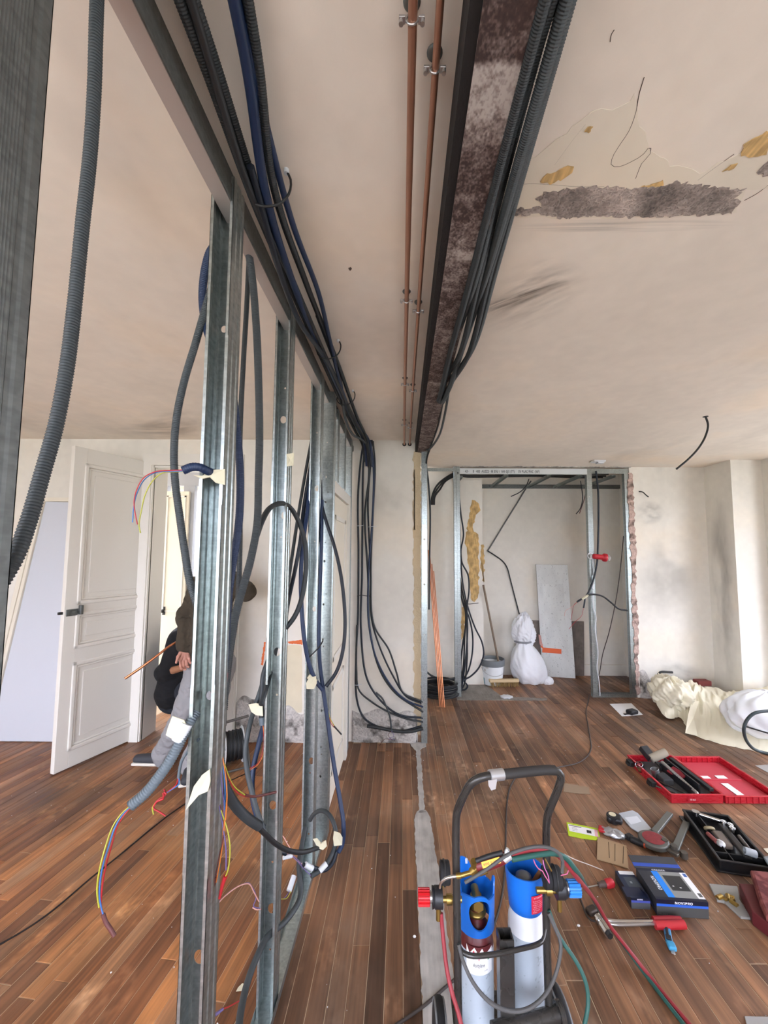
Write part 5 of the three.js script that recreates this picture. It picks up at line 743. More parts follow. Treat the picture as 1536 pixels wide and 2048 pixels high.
{ const g = thing('gas_bottle', 'grey gas bottle with maroon shoulder, white label and cut-out blue guard, left on the cart', 'gas bottle', [C1.x, 0, C1.z]);
  const r = 0.051;
  obj('body', lathe([[0, 0.208], [r - 0.01, 0.207], [r, 0.215], [r, 0.44]], 48), bottleGray, g);
  obj('shoulder', lathe([[r, 0.44], [r - 0.002, 0.455], [r - 0.008, 0.475], [r - 0.02, 0.492], [0.024, 0.502], [0.02, 0.52], [0.02, 0.53]], 48), bottleRed, g);
  const lab = canvasTex(512, 256, (c) => { c.clearRect(0, 0, 512, 256); c.fillStyle = '#f2f2f2'; c.fillRect(0, 0, 512, 256); c.fillStyle = '#5a1f20'; c.beginPath(); c.moveTo(0, 0); c.lineTo(60, 70); c.lineTo(150, 8); c.lineTo(220, 60); c.lineTo(290, 12); c.lineTo(340, 66); c.lineTo(512, 30); c.lineTo(512, 0); c.fill(); c.fillStyle = '#c4232c'; c.save(); c.translate(140, 75); c.rotate(0.785); c.fillRect(-30, -30, 60, 60); c.restore(); c.strokeStyle = '#c4232c'; c.lineWidth = 6; c.save(); c.translate(232, 82); c.rotate(0.785); c.strokeRect(-28, -28, 56, 56); c.restore(); c.fillStyle = '#2f8a4e'; c.fillRect(400, 70, 70, 60); c.fillStyle = '#222'; c.font = 'bold 44px sans-serif'; c.fillText('Acétylène', 130, 185); c.font = '18px sans-serif'; c.fillText('UN 1001', 330, 225); });
  obj('label', curvedLabel(r + 0.0008, 0.385, 0.46, -0.75, 0.85), std(0xffffff, 0.5, 0, { map: lab }), g);
  const cap = obj('blue_guard', T(guard(0.054, 0.058, (th) => { const h = hump(th, 0.05, 0.62); const c = 0.062, hh = Math.sqrt(h) * 0.042; const top = 0.1 + 0.062 * Math.max(hump(th, -2.1, 1.0) ** 0.5, hump(th, 1.5, 0.35) ** .5 * 0.55, hump(th, 3.0, .6) ** .5 * .2) + 0.012 * hump(th, -0.5, .8); return [0, c - hh, c + hh, Math.max(top, c + hh + 0.012)]; }), 0, 0.485, 0), blueCap, g);
  obj('sticker', rbox(0.012, 0.016, 0.002, 0.001, 0.012, 0.0, 0).translate(-0.035, 0.625, -0.048), M.whitePl, cap);
  obj('valve', [T(cyl(0.019, 0.017, 0.05, 8), 0, 0.54, 0), T(cyl(0.012, 0.012, 0.07, 14), 0, 0.565, 0.01, Math.PI / 2), T(cyl(0.016, 0.016, 0.02, 6), 0, 0.565, 0.036, Math.PI / 2), T(lathe([[0.016, 0], [0.03, 0.004], [0.03, 0.012], [0.02, 0.016]], 24), 0, 0.512, 0)], M.brass, g); }
{ const g = thing('gas_bottle', 'grey gas bottle with white shoulder and tall blue cup-shaped cap, right on the cart', 'gas bottle', [C2.x, 0, C2.z]);
  const r = 0.054;
  obj('body', lathe([[0, 0.21], [r - 0.012, 0.208], [r, 0.218], [r, 0.445]], 48), bottleGray, g);
  obj('shoulder', lathe([[r, 0.445], [r - 0.001, 0.47], [r - 0.006, 0.495], [r - 0.016, 0.515], [0.026, 0.53], [0.02, 0.55]], 48), bottleWhite, g);
  const cap = obj('blue_cap', T(guard(0.05, 0.066, (th) => [0, 0.05, 0.05, 0.108 + 0.004 * Math.cos(th)], 0.0042), 0, 0.508, 0), blueCap, g);
  const t = canvasTex(256, 256, (c) => { c.fillStyle = '#cf2440'; c.fillRect(0, 0, 256, 256); c.fillStyle = '#f3c8ce'; c.font = 'bold 30px sans-serif'; c.fillText('ATTENTION', 40, 44); c.font = '20px sans-serif'; ['Ne pas graisser', 'ouvrir lentement', 'le robinet, ne jamais', 'utiliser de graisse', 'ni huile au contact', 'de l’oxygène', 'FERMER'].forEach((s, i) => c.fillText(s, 20 + (i % 2) * 14, 84 + i * 26)); });
  obj('red_label', curvedLabel(0.0605, 0.528, 0.578, 0.02, 0.85), std(0xffffff, 0.5, 0, { map: t }), cap);
  obj('valve', [T(cyl(0.018, 0.016, 0.03, 8), 0, 0.555, 0), T(lathe([[0, 0.03], [0.012, 0.03], [0.024, 0.022], [0.026, 0], [0.02, 0]], 28), -0.004, 0.57, 0)], std(0x6f7478, 0.4, 0.6), g);
  obj('wood_wedge', T(extr([[0, 0], [0.03, 0], [0.022, 0.05], [0.01, 0.055]], 0.012, 0.001), 0.018, 0.555, -0.015, 0, 0.4, -0.5), std(0x8a5a35, 0.7), g); }
// knurled knob, gauge and body of a pressure regulator; axis along x
function regulator(name, label, cx, cy, z, knobMat, dir, gaugeAt) {
  const g = thing(name, label, 'regulator', onZ(cx, cy, z).toArray());
  const rotX = (geo, x, y = 0, zz = 0) => geo.rotateZ(Math.PI / 2).translate(x, y, zz);
  obj('body', [rotX(cyl(0.026, 0.026, 0.022, 28), 0), rotX(cyl(0.023, 0.026, 0.008, 28), dir * 0.014)], M.blackPl, g);
  if (dir > 0) obj('rubber_cover', [rotX(cyl(0.027, 0.027, 0.045, 26), -0.02, 0.028, 0)], M.rubber, g);
  obj('collar', rotX(cyl(0.014, 0.014, 0.014, 20), dir * 0.02), M.steel, g);
  const kn = []; const s = []; for (let i = 0; i < 96; i++) { const a = i / 96 * Math.PI * 2, r = 0.0195 + 0.0014 * Math.sign(Math.sin(a * 16)); s.push([Math.cos(a) * r, Math.sin(a) * r]); }
  kn.push(extr(s, 0.03, 0.0015).rotateY(Math.PI / 2).translate(dir > 0 ? 0.026 : -0.056, 0, 0));
  obj('knob', kn, knobMat, g);
  const gg = obj('gauge', [T(lathe([[0, -0.016], [0.026, -0.016], [0.029, -0.012], [0.029, 0.01], [0.025, 0.012], [0, 0.012]], 30), gaugeAt[0], gaugeAt[1], gaugeAt[2], 0, 0, Math.PI / 2)], M.rubber, g);
  obj('gauge_rib', T(new THREE.TorusGeometry(0.029, 0.003, 8, 30), gaugeAt[0], gaugeAt[1], gaugeAt[2], 0, Math.PI / 2), M.dark, gg);
  obj('stem', [rod(V(0, 0.01, 0), V(gaugeAt[0], gaugeAt[1] - 0.02, gaugeAt[2]), 0.007), rotX(cyl(0.008, 0.008, 0.06, 14), -dir * 0.035, -0.006), rotX(cyl(0.013, 0.013, 0.016, 6), -dir * 0.03, -0.006), T(cyl(0.007, 0.007, 0.05, 12), 0, -0.035, 0)], M.brass, g);
  return g;
}
regulator('gas_regulator', 'black gas regulator with a ribbed red knob, left of the maroon bottle', 877, 1794, -1.2, std(0xc4161f, 0.4), -1, [0.018, 0.05, -0.02]);
regulator('gas_regulator', 'black gas regulator with a ribbed blue knob, right of the white-shouldered bottle', 1118, 1776, -1.21, std(0x2f80d0, 0.4), 1, [-0.014, 0.032, 0.006]);
{ const g = thing('welding_torch', 'gas torch with dark red handle, yellow sticker and bent silver tip lying across the cart', 'torch');
  const P = (l) => l.map(([x, y, z]) => onZ(x, y, z));
  obj('tip_tube', sweep(P([[880, 1776, -1.155], [881, 1768, -1.155], [888, 1759, -1.15], [900, 1754, -1.145], [914, 1752, -1.142]]), 0.0034, { r1: 0.0042 }), M.chrome, g);
  obj('mixer', [rod(onZ(913, 1752, -1.142), onZ(922, 1751, -1.14), 0.007, 8), rod(onZ(922, 1751, -1.14), onZ(946, 1744, -1.138), 0.006), rod(onZ(944, 1745, -1.138), onZ(955, 1733, -1.135), 0.011), rod(onZ(948, 1722, -1.13), onZ(949, 1733, -1.135), 0.009, 10), rod(onZ(958, 1746, -1.135), onZ(974, 1740, -1.132), 0.008, 10)], M.brass, g);
  const h0 = onZ(952, 1733, -1.135), h1 = onZ(1014, 1714, -1.128);
  const hd = obj('handle', between(lathe([[0.009, -0.5], [0.0145, -0.46], [0.0165, -0.2], [0.0155, 0.2], [0.0125, 0.46], [0.008, 0.5]], 20), h0, h1), std(0x6a1c1e, 0.4), g);
  obj('dark_trim', [sweep(P([[952, 1722, -1.13], [975, 1713, -1.128], [1005, 1705, -1.125]]), 0.006), sweep(P([[975, 1736, -1.13], [1000, 1727, -1.128], [1014, 1720, -1.126]]), 0.005)], M.dark, hd);
  const d = h1.clone().sub(h0).normalize(), up = V(0, 0.55, 0.83).addScaledVector(d, -d.dot(V(0, 0.55, 0.83))).normalize(), sd = d.clone().cross(up);
  const st = new THREE.BoxGeometry(0.05, 0.0015, 0.013); const mm = new THREE.Matrix4().makeBasis(d, up, sd).setPosition(h0.clone().lerp(h1, 0.5).addScaledVector(up, 0.0165)); st.applyMatrix4(mm);
  const yt = canvasTex(256, 64, (c) => { c.fillStyle = '#f0b52c'; c.fillRect(0, 0, 256, 64); c.fillStyle = '#7a2a1a'; c.font = 'bold 34px sans-serif'; c.fillText('MINI  FLAM', 20, 44); });
  obj('yellow_sticker', st, std(0xffffff, 0.5, 0, { map: yt }), hd);
  obj('foil_wrap', [rod(onZ(1008, 1718, -1.122), onZ(1022, 1709, -1.12), 0.0105, 10), rod(onZ(1012, 1706, -1.125), onZ(1016, 1698, -1.125), 0.006, 6)], std(0xdfe2e4, 0.3, 0.7), g); }
const hose = (name, label, mat, r, pts) => single(name, sweep(pts, r, { n: 12 }), mat, label, 'hose');
const hz = (l, z) => l.map(([x, y, q]) => onZ(x, y, q === undefined ? z : q));
const redHose = std(0x8c2a30, 0.55), greenHose = std(0x24534a, 0.55), grayHose = std(0x4b4a48, 0.6);
hose('gas_hose', 'black hose looping from the torch over the cart to the right regulator', grayHose, 0.0044, hz([[930, 1765], [945, 1756], [968, 1742], [990, 1727], [1012, 1712], [1040, 1700], [1075, 1693], [1100, 1696], [1117, 1706], [1125, 1722], [1124, 1745]], -1.115));
const toFloor = [[1195, 1800, .3], [1225, 1850, .14], [1262, 1897, 0.05], [1300, 1945, 0.012], [1345, 2000, 0.008], [1392, 2056, 0.008], [1440, 2120, 0.008]];
hose('gas_hose', 'red hose running from the torch over the boards to the lower right edge', redHose, 0.0066, [...hz([[1022, 1708, -1.12], [1050, 1700, -1.13], [1085, 1699, -1.14], [1112, 1708, -1.15], [1132, 1726, -1.16], [1150, 1750, -1.17]]), ...toFloor.map(([x, y, h]) => onY(x - 2, y + 6, h))]);
hose('gas_hose', 'green hose running beside the red one over the boards to the lower right edge', greenHose, 0.0066, [...hz([[1024, 1719, -1.112], [1050, 1714, -1.12], [1085, 1708, -1.13], [1110, 1707, -1.14], [1132, 1716, -1.15], [1150, 1738, -1.16]]), ...[[1176, 1780, .3], [1206, 1832, .14], [1240, 1880, 0.05], [1278, 1932, 0.012], [1318, 1985, 0.008], [1368, 2050, 0.008], [1410, 2110, 0.008]].map(([x, y, h]) => onY(x, y, h))]);
hose('gas_hose', 'red hose hanging from the left regulator down past the cart wheel', redHose, 0.0056, hz([[882, 1826, -1.2], [884, 1850, -1.195], [888, 1890, -1.18], [894, 1940, -1.16], [904, 1985, -1.14], [915, 2020, -1.12], [924, 2055, -1.1]]));
hose('gas_hose', 'green hose hanging right of the cart and curling over the wheel', greenHose, 0.0052, hz([[1098, 1820, -1.2], [1108, 1850, -1.19], [1124, 1882, -1.18], [1146, 1913, -1.17], [1163, 1943, -1.16], [1174, 1975, -1.15], [1176, 2010, -1.14], [1168, 2055, -1.12]]));
hose('gas_hose', 'slack dark hose hanging in a loop across both gas bottles', grayHose, 0.0048, hz([[917, 1888, -1.15], [922, 1910, -1.145], [930, 1932, -1.14], [942, 1958, -1.13], [963, 1988, -1.12], [988, 2010, -1.115], [1021, 2022, -1.115], [1055, 2018, -1.12], [1086, 1995, -1.13], [1107, 1960, -1.15], [1119, 1918, -1.16], [1121, 1884, -1.17], [1110, 1856, -1.18], [1097, 1826, -1.19]]));
{ const g = thing('pink_twine', 'pink twine tangled round the right cart post by the regulator', 'twine');
  obj('strand', sweep(hz([[1067, 1719], [1074, 1735], [1085, 1742], [1090, 1752], [1098, 1764], [1102, 1774], [1110, 1760], [1120, 1750], [1132, 1750], [1138, 1738]], -1.185), 0.0016, { n: 6 }), std(0xc8648a, 0.6), g);
  obj('strand', sweep(hz([[1086, 1720], [1089, 1735], [1096, 1750], [1099, 1768]], -1.185), 0.0016, { n: 6 }), std(0xb86aa0, 0.6), g);
  obj('wire_pin', rod(onZ(1090, 1718, -1.18), onZ(1103, 1742, -1.18), 0.002), M.brass, g); }
single('floor_cable', sweep([[1078, 1541], [1050, 1546], [1034, 1553], [1020, 1575], [1014, 1605], [1012, 1650], [1011, 1700], [1009, 1750], [1002, 1800], [992, 1838], [975, 1880], [940, 1930], [890, 1975], [850, 2010], [815, 2035], [780, 2058]].map(([x, y]) => onY(x, y, 0.006)), 0.0052), std(0x3b332e, 0.6), 'thin brown cable passing under the cart toward the lower edge', 'cable');
// ---------------------------------------------------------------- things on the boards of the right room
function prism(l, y0, y1, bev = 0) { const p = l.map(([x, y]) => onY(x, y, y1)); return extr(p.map((q) => [q.x, -q.z]), y1 - y0 - 2 * bev, bev).rotateX(-Math.PI / 2).translate(0, y0 + bev, 0); }
function laid(name, label, cat, a, b, o = {}) {                       // group at the point a, local +x along the line a to b, +z to its right
  const A = onY(a[0], a[1], o.h || 0), B = onY(b[0], b[1], o.h || 0), g = thing(name, label, cat, [A.x, 0, A.z], Math.atan2(-(B.z - A.z), B.x - A.x), o.group);
  g.userData.len = undefined; delete g.userData.len; return { g, L: Math.hypot(B.x - A.x, B.z - A.z) };
}
const lie = (l) => l.map(([x, y, h = 0.01]) => onY(x, y, h));
// open red tool case
const caseRed = std(0xb8202e, 0.5, 0, { roughnessMap: roughTex }), caseIn = std(0xc23a48, 0.65);
function openTray(w, d, h, t = 0.005, ribs = 0) {
  const l = [rbox(w, t, d, 0.002, w / 2, t / 2 + 0.001, -d / 2), rbox(w, h, t * 1.6, 0.003, w / 2, h / 2, -t), rbox(w, h, t * 1.6, 0.003, w / 2, h / 2, -d + t), rbox(t * 1.6, h, d, 0.003, t, h / 2, -d / 2), rbox(t * 1.6, h, d, 0.003, w - t, h / 2, -d / 2)];
  for (let i = 0; i < ribs; i++) { const x = (i + 0.5) / ribs * w; l.push(rbox(0.006, h * 0.9, 0.006, 0.002, x, h / 2, 0.001), rbox(0.006, h * 0.9, 0.008, 0.002, x, h / 2, -d + t * 2.2)); }
  for (const z of [0, -d]) l.push(rbox(w + 0.008, 0.008, 0.012, 0.003, w / 2, h - 0.003, z)); for (const x of [0, w]) l.push(rbox(0.012, 0.008, d, 0.003, x, h - 0.003, -d / 2));
  return l;
}
const CX = 1.735, CZ = -2.7, CW = 0.335, CD = 0.5, CH = 0.058;
{ const g = thing('tool_case', 'wide open red plastic tool case on the boards, lid folded to the right', 'tool case', [CX, 0, CZ]);
  obj('tray', openTray(CW, CD, CH), caseRed, g);
  const ins = obj('tray_insert', [rbox(CW - 0.03, 0.012, CD - 0.03, 0.003, CW / 2, 0.013, -CD / 2)], std(0x4a4a4a, 0.8), g);
  obj('divider', [rbox(0.008, 0.05, 0.3, 0.002, 0.17, 0.042, -0.2), rbox(0.012, 0.06, 0.36, 0.003, 0.235, 0.05, -0.25), rbox(0.09, 0.05, 0.006, 0.002, 0.2, 0.042, -0.36)], M.blackPl, ins);
  const lid = obj('lid', openTray(CW + 0.02, CD, CH - 0.008, 0.005, 9).map((q) => q.translate(CW + 0.014, 0, 0)), caseRed, g);
  obj('lid_lining', [rbox(CW - 0.02, 0.006, CD - 0.03, 0.002, CW * 1.5 + 0.024, 0.011, -CD / 2), rbox(CW * 0.8, 0.012, 0.012, 0.003, CW * 1.5 + 0.02, 0.016, -0.245)], caseIn, lid);
  for (const [x, z, w, d] of [[0.42, -0.27, 0.07, 0.045], [0.54, -0.275, 0.07, 0.045], [0.5, -0.13, 0.05, 0.14]]) obj('sticker', [rbox(w, 0.0025, d, 0.001, x, 0.0165, z)], M.paper, lid);
  for (const z of [-0.17, -0.43]) obj('latch', [rbox(0.034, 0.035, 0.06, 0.006, -0.02, 0.036, z), rbox(0.014, 0.02, 0.04, 0.003, -0.04, 0.03, z)], M.dark, g);
  obj('grip', [rbox(0.02, 0.025, 0.14, 0.006, CW * 2 + 0.045, 0.032, -0.25)], caseRed, lid);
  const mt = canvasTex(128, 32, (c) => { c.fillStyle = '#b8202e'; c.fillRect(0, 0, 128, 32); c.fillStyle = '#f4e4e4'; c.font = 'bold 24px sans-serif'; c.fillText('TE 4-A', 22, 25); });
  obj('marking', new THREE.PlaneGeometry(0.07, 0.018).translate(0.14, 0.026, 0.0035), std(0xffffff, 0.5, 0, { map: mt }), g); }
function drill(a, b, r, label, mat = M.steel) {                       // twist drill with two flutes
  const d = b.clone().sub(a), L = d.length(), S = 90, n = 14, P = [], I = [], q = new THREE.Quaternion().setFromUnitVectors(V(0, 1, 0), d.clone().normalize());
  for (let i = 0; i <= S; i++) for (let j = 0; j < n; j++) { const u = i / S, th = j / n * Math.PI * 2; const fl = u < 0.24 ? 1 : 0.66 + 0.34 * Math.abs(Math.cos(th - u * L * 150)); const rr = r * fl * (u > 0.95 ? (1 - u) * 18 + 0.1 : 1); const v = V(Math.cos(th) * rr, u * L, Math.sin(th) * rr).applyQuaternion(q).add(a); P.push(v.x, v.y, v.z); }
  for (let i = 0; i < S; i++) for (let j = 0; j < n; j++) { const k = i * n + j, k1 = i * n + (j + 1) % n; I.push(k, k + n, k1, k1, k + n, k1 + n); }
  const g = new THREE.BufferGeometry(); g.setAttribute('position', new THREE.Float32BufferAttribute(P, 3)); g.setAttribute('uv', new THREE.Float32BufferAttribute(new Float32Array(P.length / 3 * 2), 2)); g.setIndex(I); g.computeVertexNormals();
  return single('drill_bit', g, mat, label, 'drill bit');
}
drill(onY(1324, 1524, 0.075), onY(1398, 1590, 0.055), 0.011, 'thick silvery twist drill lying across the open red case');
drill(onY(1318, 1562, 0.045), onY(1372, 1588, 0.035), 0.006, 'thin dark twist drill in the front pocket of the red case', std(0x4a4844, 0.4, 0.8));
drill(onY(1312, 1572, 0.04), onY(1362, 1591, 0.032), 0.005, 'thinnest twist drill along the front rim of the red case', std(0x57534d, 0.4, 0.8));
drill(onY(1297, 1512, 0.07), onY(1322, 1536, 0.05), 0.0055, 'short dark drill bit sticking up at the back of the red case', std(0x3c3a36, 0.4, 0.8));
function cup(name, label, cat, p, r, h, tilt, turn, mat) { const g = lathe([[0, 0], [r, 0], [r, h], [r * 0.88, h], [r * 0.86, 0.006], [0, 0.006]], 30); g.rotateZ(tilt).rotateY(turn).translate(p.x, p.y, p.z); return single(name, g, mat, label, cat); }
cup('hole_saw', 'shiny chrome hole saw at the back left corner of the red case', 'hole saw', onY(1283, 1540, 0.03), 0.026, 0.05, 0.5, 0.4, M.chrome);
cup('hole_saw', 'dull steel hole saw beside the twist drill in the red case', 'hole saw', onY(1314, 1555, 0.025), 0.026, 0.06, 0.25, 0, M.steel);
cup('clear_tube', 'short clear plastic tube leaning at the back of the red case', 'tube', onY(1302, 1518, 0.07), 0.03, 0.13, -1.25, 0.15, phys(0xcfc6b4, 0.06, 0, { transmission: 0.5, thickness: 0 }));
single('rubber_block', T(extr([[0, 0], [0.08, 0.01], [0.1, 0.09], [0.03, 0.1]], 0.03, 0.004), CX + 0.11, 0.05, CZ - 0.42, -1.1, 0.5), M.blackPl, 'black folded rubber flap standing at the back of the red case', 'pad');
single('rubber_block', rbox(0.07, 0.04, 0.1, 0.008, CX + 0.085, 0.045, CZ - 0.2), std(0x2c2c2d, 0.8), 'dark foam block in the middle of the red case', 'pad');
single('red_cover', T(rbox(0.07, 0.012, 0.1, 0.004, 0, 0, 0), CX + 0.2, 0.062, CZ - 0.24, 0.2, 0.3, 0.3), std(0x7a1524, 0.5), 'dark red plastic cover lying in the red case', 'cover');
single('guide_rail', rbox(0.03, 0.02, 0.4, 0.004, CX + 0.285, 0.066, CZ - 0.23), M.dark, 'long black rail along the hinge side of the red case', 'rail');
// black tray of small tools
{ const A = onY(1440, 1742, 0), B = onY(1367, 1638, 0); const d = B.clone().sub(A), L = d.length(), w = 0.235;
  const turn = Math.atan2(-d.x, -d.z);                                // local -z runs from A to B
  const g = thing('tool_tray', 'long black plastic tray full of small tools, slanting toward the right edge', 'tray', [A.x, 0, A.z], turn);
  obj('shell', openTray(w, L, 0.055, 0.005), std(0x161617, 0.35), g);
  obj('foot_rim', [rbox(w + 0.04, 0.008, L + 0.03, 0.003, w / 2, 0.006, -L / 2)], std(0x19191a, 0.3), g);
  obj('divider', [rbox(0.006, 0.04, L - 0.02, 0.002, w * 0.3, 0.03, -L / 2), rbox(w - 0.02, 0.04, 0.006, 0.002, w / 2, 0.03, -0.07)], std(0x1c1c1d, 0.4), g);
  g.updateMatrixWorld(true);
  const at = (x, y, z) => g.localToWorld(V(x, y, z));
  const put = (name, geo, mat, label, cat) => { geo.applyMatrix4(g.matrixWorld); return single(name, geo, mat, label, cat); };
  put('ratchet', mergeGeometries([rod(V(0.06, 0.06, -L + 0.03), V(0.17, 0.06, -L + 0.08), 0.009), T(cyl(0.02, 0.02, 0.022, 20), 0.055, 0.06, -L + 0.03)].map((q) => q.toNonIndexed())), M.chrome, 'chrome ratchet at the far end of the black tool tray', 'ratchet');
  for (const [i, x, z] of [[0, 0.165, -L + 0.1], [1, 0.19, -L + 0.12], [2, 0.185, -L + 0.15]]) put('socket', T(lathe([[0.008, 0], [0.015, 0], [0.015, 0.03], [0.01, 0.03], [0.009, 0.01]], 18), x, 0.045, z), M.chrome, ['chrome socket next to the ratchet head in the black tray', 'middle chrome socket of the row in the black tray', 'chrome socket nearest the tray edge, last of the row'][i], 'socket');
  put('pry_bar', T(rbox(0.035, 0.018, 0.26, 0.006, 0, 0, 0), 0.155, 0.05, -L / 2 + 0.02), std(0x3a3836, 0.4, 0.5), 'long dark steel bar along the middle of the black tray', 'bar');
  put('chisel', rod(V(0.2, 0.05, -L + 0.18), V(0.2, 0.045, -0.14), 0.009), std(0x6e6861, 0.5, 0.4), 'slim grey chisel beside the steel bar in the black tray', 'chisel');
  put('brass_ring', T(new THREE.TorusGeometry(0.02, 0.008, 10, 24), 0.075, 0.045, -L + 0.14, 0.8), std(0x9c8f70, 0.5, 0.2), 'dull beige ring in the black tray', 'ring');
  put('marker_pen', rod(V(0.045, 0.045, -L + 0.19), V(0.06, 0.045, -L + 0.25), 0.011), std(0x8a4a45, 0.6), 'stubby reddish plug in the black tray', 'plug');
  put('white_capsule', T(new THREE.CapsuleGeometry(0.016, 0.028, 6, 14), 0.075, 0.045, -L + 0.26, 1.2), M.white, 'small glossy white capsule in the black tray', 'capsule');
  put('whetstone', rbox(0.055, 0.03, 0.12, 0.012, 0.105, 0.035, -0.2), std(0x6f6459, 0.8), 'worn brown-grey stone block in the black tray', 'stone');
  put('pipe_tee', mergeGeometries([T(lathe([[0.016, 0], [0.021, 0], [0.021, 0.1], [0.016, 0.1], [0.016, 0]], 24), 0.215, 0.065, -0.02, 0, 0, -1.2), T(lathe([[0.014, 0], [0.018, 0], [0.018, 0.05], [0.014, 0.05]], 24), 0.19, 0.07, -0.06, 0, 0, 1.35)].map((q) => q.toNonIndexed())), std(0x9aa0a2, 0.5), 'grey plastic pipe tee lying over the near end of the black tray', 'pipe fitting'); }
// navy retail boxes
function printed(w, h, draw) { return std(0xffffff, 0.45, 0, { map: canvasTex(w, h, draw) }); }
function retailBox(label, fl, fr, bl, h, topDraw, frontDraw) {
  const A = onY(...fl), B = onY(...fr), C = onY(bl[0], bl[1], h), w = A.distanceTo(B), ux = B.clone().sub(A).normalize(), uz = V(-ux.z, 0, ux.x), dep = Math.abs(C.clone().sub(A).setY(0).dot(uz));
  const g = thing('product_box', label, 'box', [A.x, 0, A.z], Math.atan2(-ux.z, ux.x));
  const side = std(0x33363c, 0.5), inside = std(0x0e0f18, 0.7);
  obj('carton', [box(0, w, 0.001, 0.003, -dep, 0), box(0, 0.002, 0.001, h - 0.002, -dep, 0), box(w - 0.002, w, 0.001, h - 0.002, -dep, 0), box(0, w, 0.001, h - 0.002, -dep, -dep + 0.002), box(0, w, h - 0.002, h, -dep, 0)], side, g);
  obj('printed_top', new THREE.PlaneGeometry(w, dep).rotateX(-Math.PI / 2).translate(w / 2, h + 0.0006, -dep / 2), printed(512, 512, topDraw), g);
  obj('printed_front', new THREE.PlaneGeometry(w, h).translate(w / 2, h / 2, 0.0006), printed(512, 192, frontDraw), g);
  return { g, w, dep };
}
{ const { g, w, dep } = retailBox('larger navy and grey box with a bright blue stripe and a photo window, flap open', [1314, 1831], [1418, 1838], [1300, 1737], 0.068, (c) => {
  c.fillStyle = '#2e3138'; c.fillRect(0, 0, 512, 512); c.fillStyle = '#8f918e'; c.fillRect(190, 40, 260, 440); c.fillStyle = '#1786ea'; c.fillRect(140, 40, 70, 440); c.fillStyle = '#2d2f30'; c.fillRect(235, 110, 190, 250); c.fillStyle = '#e8e8e8'; c.fillRect(265, 280, 18, 14); c.fillRect(330, 300, 20, 16); c.fillStyle = '#f4f5f6'; c.fillRect(445, 40, 67, 440); c.fillStyle = '#3f66b0'; c.fillRect(470, 60, 34, 60); c.fillStyle = '#555'; c.fillRect(468, 380, 36, 60); c.fillStyle = '#12162c'; c.fillRect(0, 0, 512, 46); c.fillRect(0, 470, 512, 42); c.fillStyle = '#e8ecf4'; c.font = 'bold 34px sans-serif'; c.fillText('CHASSER', 160, 36); c.save(); c.translate(96, 130); c.rotate(Math.PI / 2); c.font = 'bold 52px sans-serif'; c.fillText('NOVIPRO', 0, 0); c.restore(); }, (c) => { c.fillStyle = '#4c4d4c'; c.fillRect(0, 0, 512, 192); c.fillStyle = '#12142a'; c.fillRect(0, 0, 512, 48); c.fillStyle = '#2f62c8'; c.fillRect(0, 48, 512, 30); c.fillStyle = '#f0f2f6'; c.font = 'bold 40px sans-serif'; c.fillText('NOVIPRO', 180, 44); c.font = '16px sans-serif'; c.fillStyle = '#8a8a88'; c.fillText('Réf. 205418', 24, 172); });
  obj('back_flap', [T(rbox(w, 0.002, 0.07, 0.001, 0, 0, -0.035), w / 2 - 0.005, 0.066, -dep, 0.18)], std(0x3a3c40, 0.5), g);
  obj('flap_stripe', [T(rbox(w, 0.001, 0.018, 0.0004, 0, 0.0016, -0.02), w / 2 - 0.005, 0.066, -dep, 0.18)], std(0x2a4aa0, 0.5), g);
  obj('side_flap', [T(rbox(0.002, 0.06, 0.05, 0.001), -0.02, 0.04, -0.045, 0, 0.3, 0.5)], std(0x14172e, 0.5), g); }
{ const { g, w, dep } = retailBox('smaller navy box with a sagging lid, left of the larger one', [1263, 1817], [1301, 1819], [1237, 1742], 0.045, (c) => {
  c.fillStyle = '#1c2740'; c.fillRect(0, 0, 512, 512); c.fillStyle = '#3c4650'; c.fillRect(130, 120, 340, 240); c.fillStyle = '#8d9398'; c.fillRect(240, 200, 60, 40); c.fillStyle = '#e6e8ea'; c.fillRect(80, 0, 432, 70); c.fillStyle = '#e8ecf4'; c.font = 'bold 60px sans-serif'; c.fillText('NOVIPRO', 150, 450); }, (c) => { c.fillStyle = '#55585c'; c.fillRect(0, 0, 512, 192); c.fillStyle = '#12142a'; c.fillRect(0, 0, 512, 40); c.fillStyle = '#4a56a8'; c.fillRect(0, 40, 512, 40); c.fillStyle = '#eef'; c.font = 'bold 34px sans-serif'; c.fillText('NOVIPRO', 160, 34); });
  obj('lid_flap', T(rbox(w + 0.01, 0.002, 0.05, 0.001), w / 2 - 0.012, 0.047, -0.03, 0.12), std(0x1a2238, 0.5), g); }
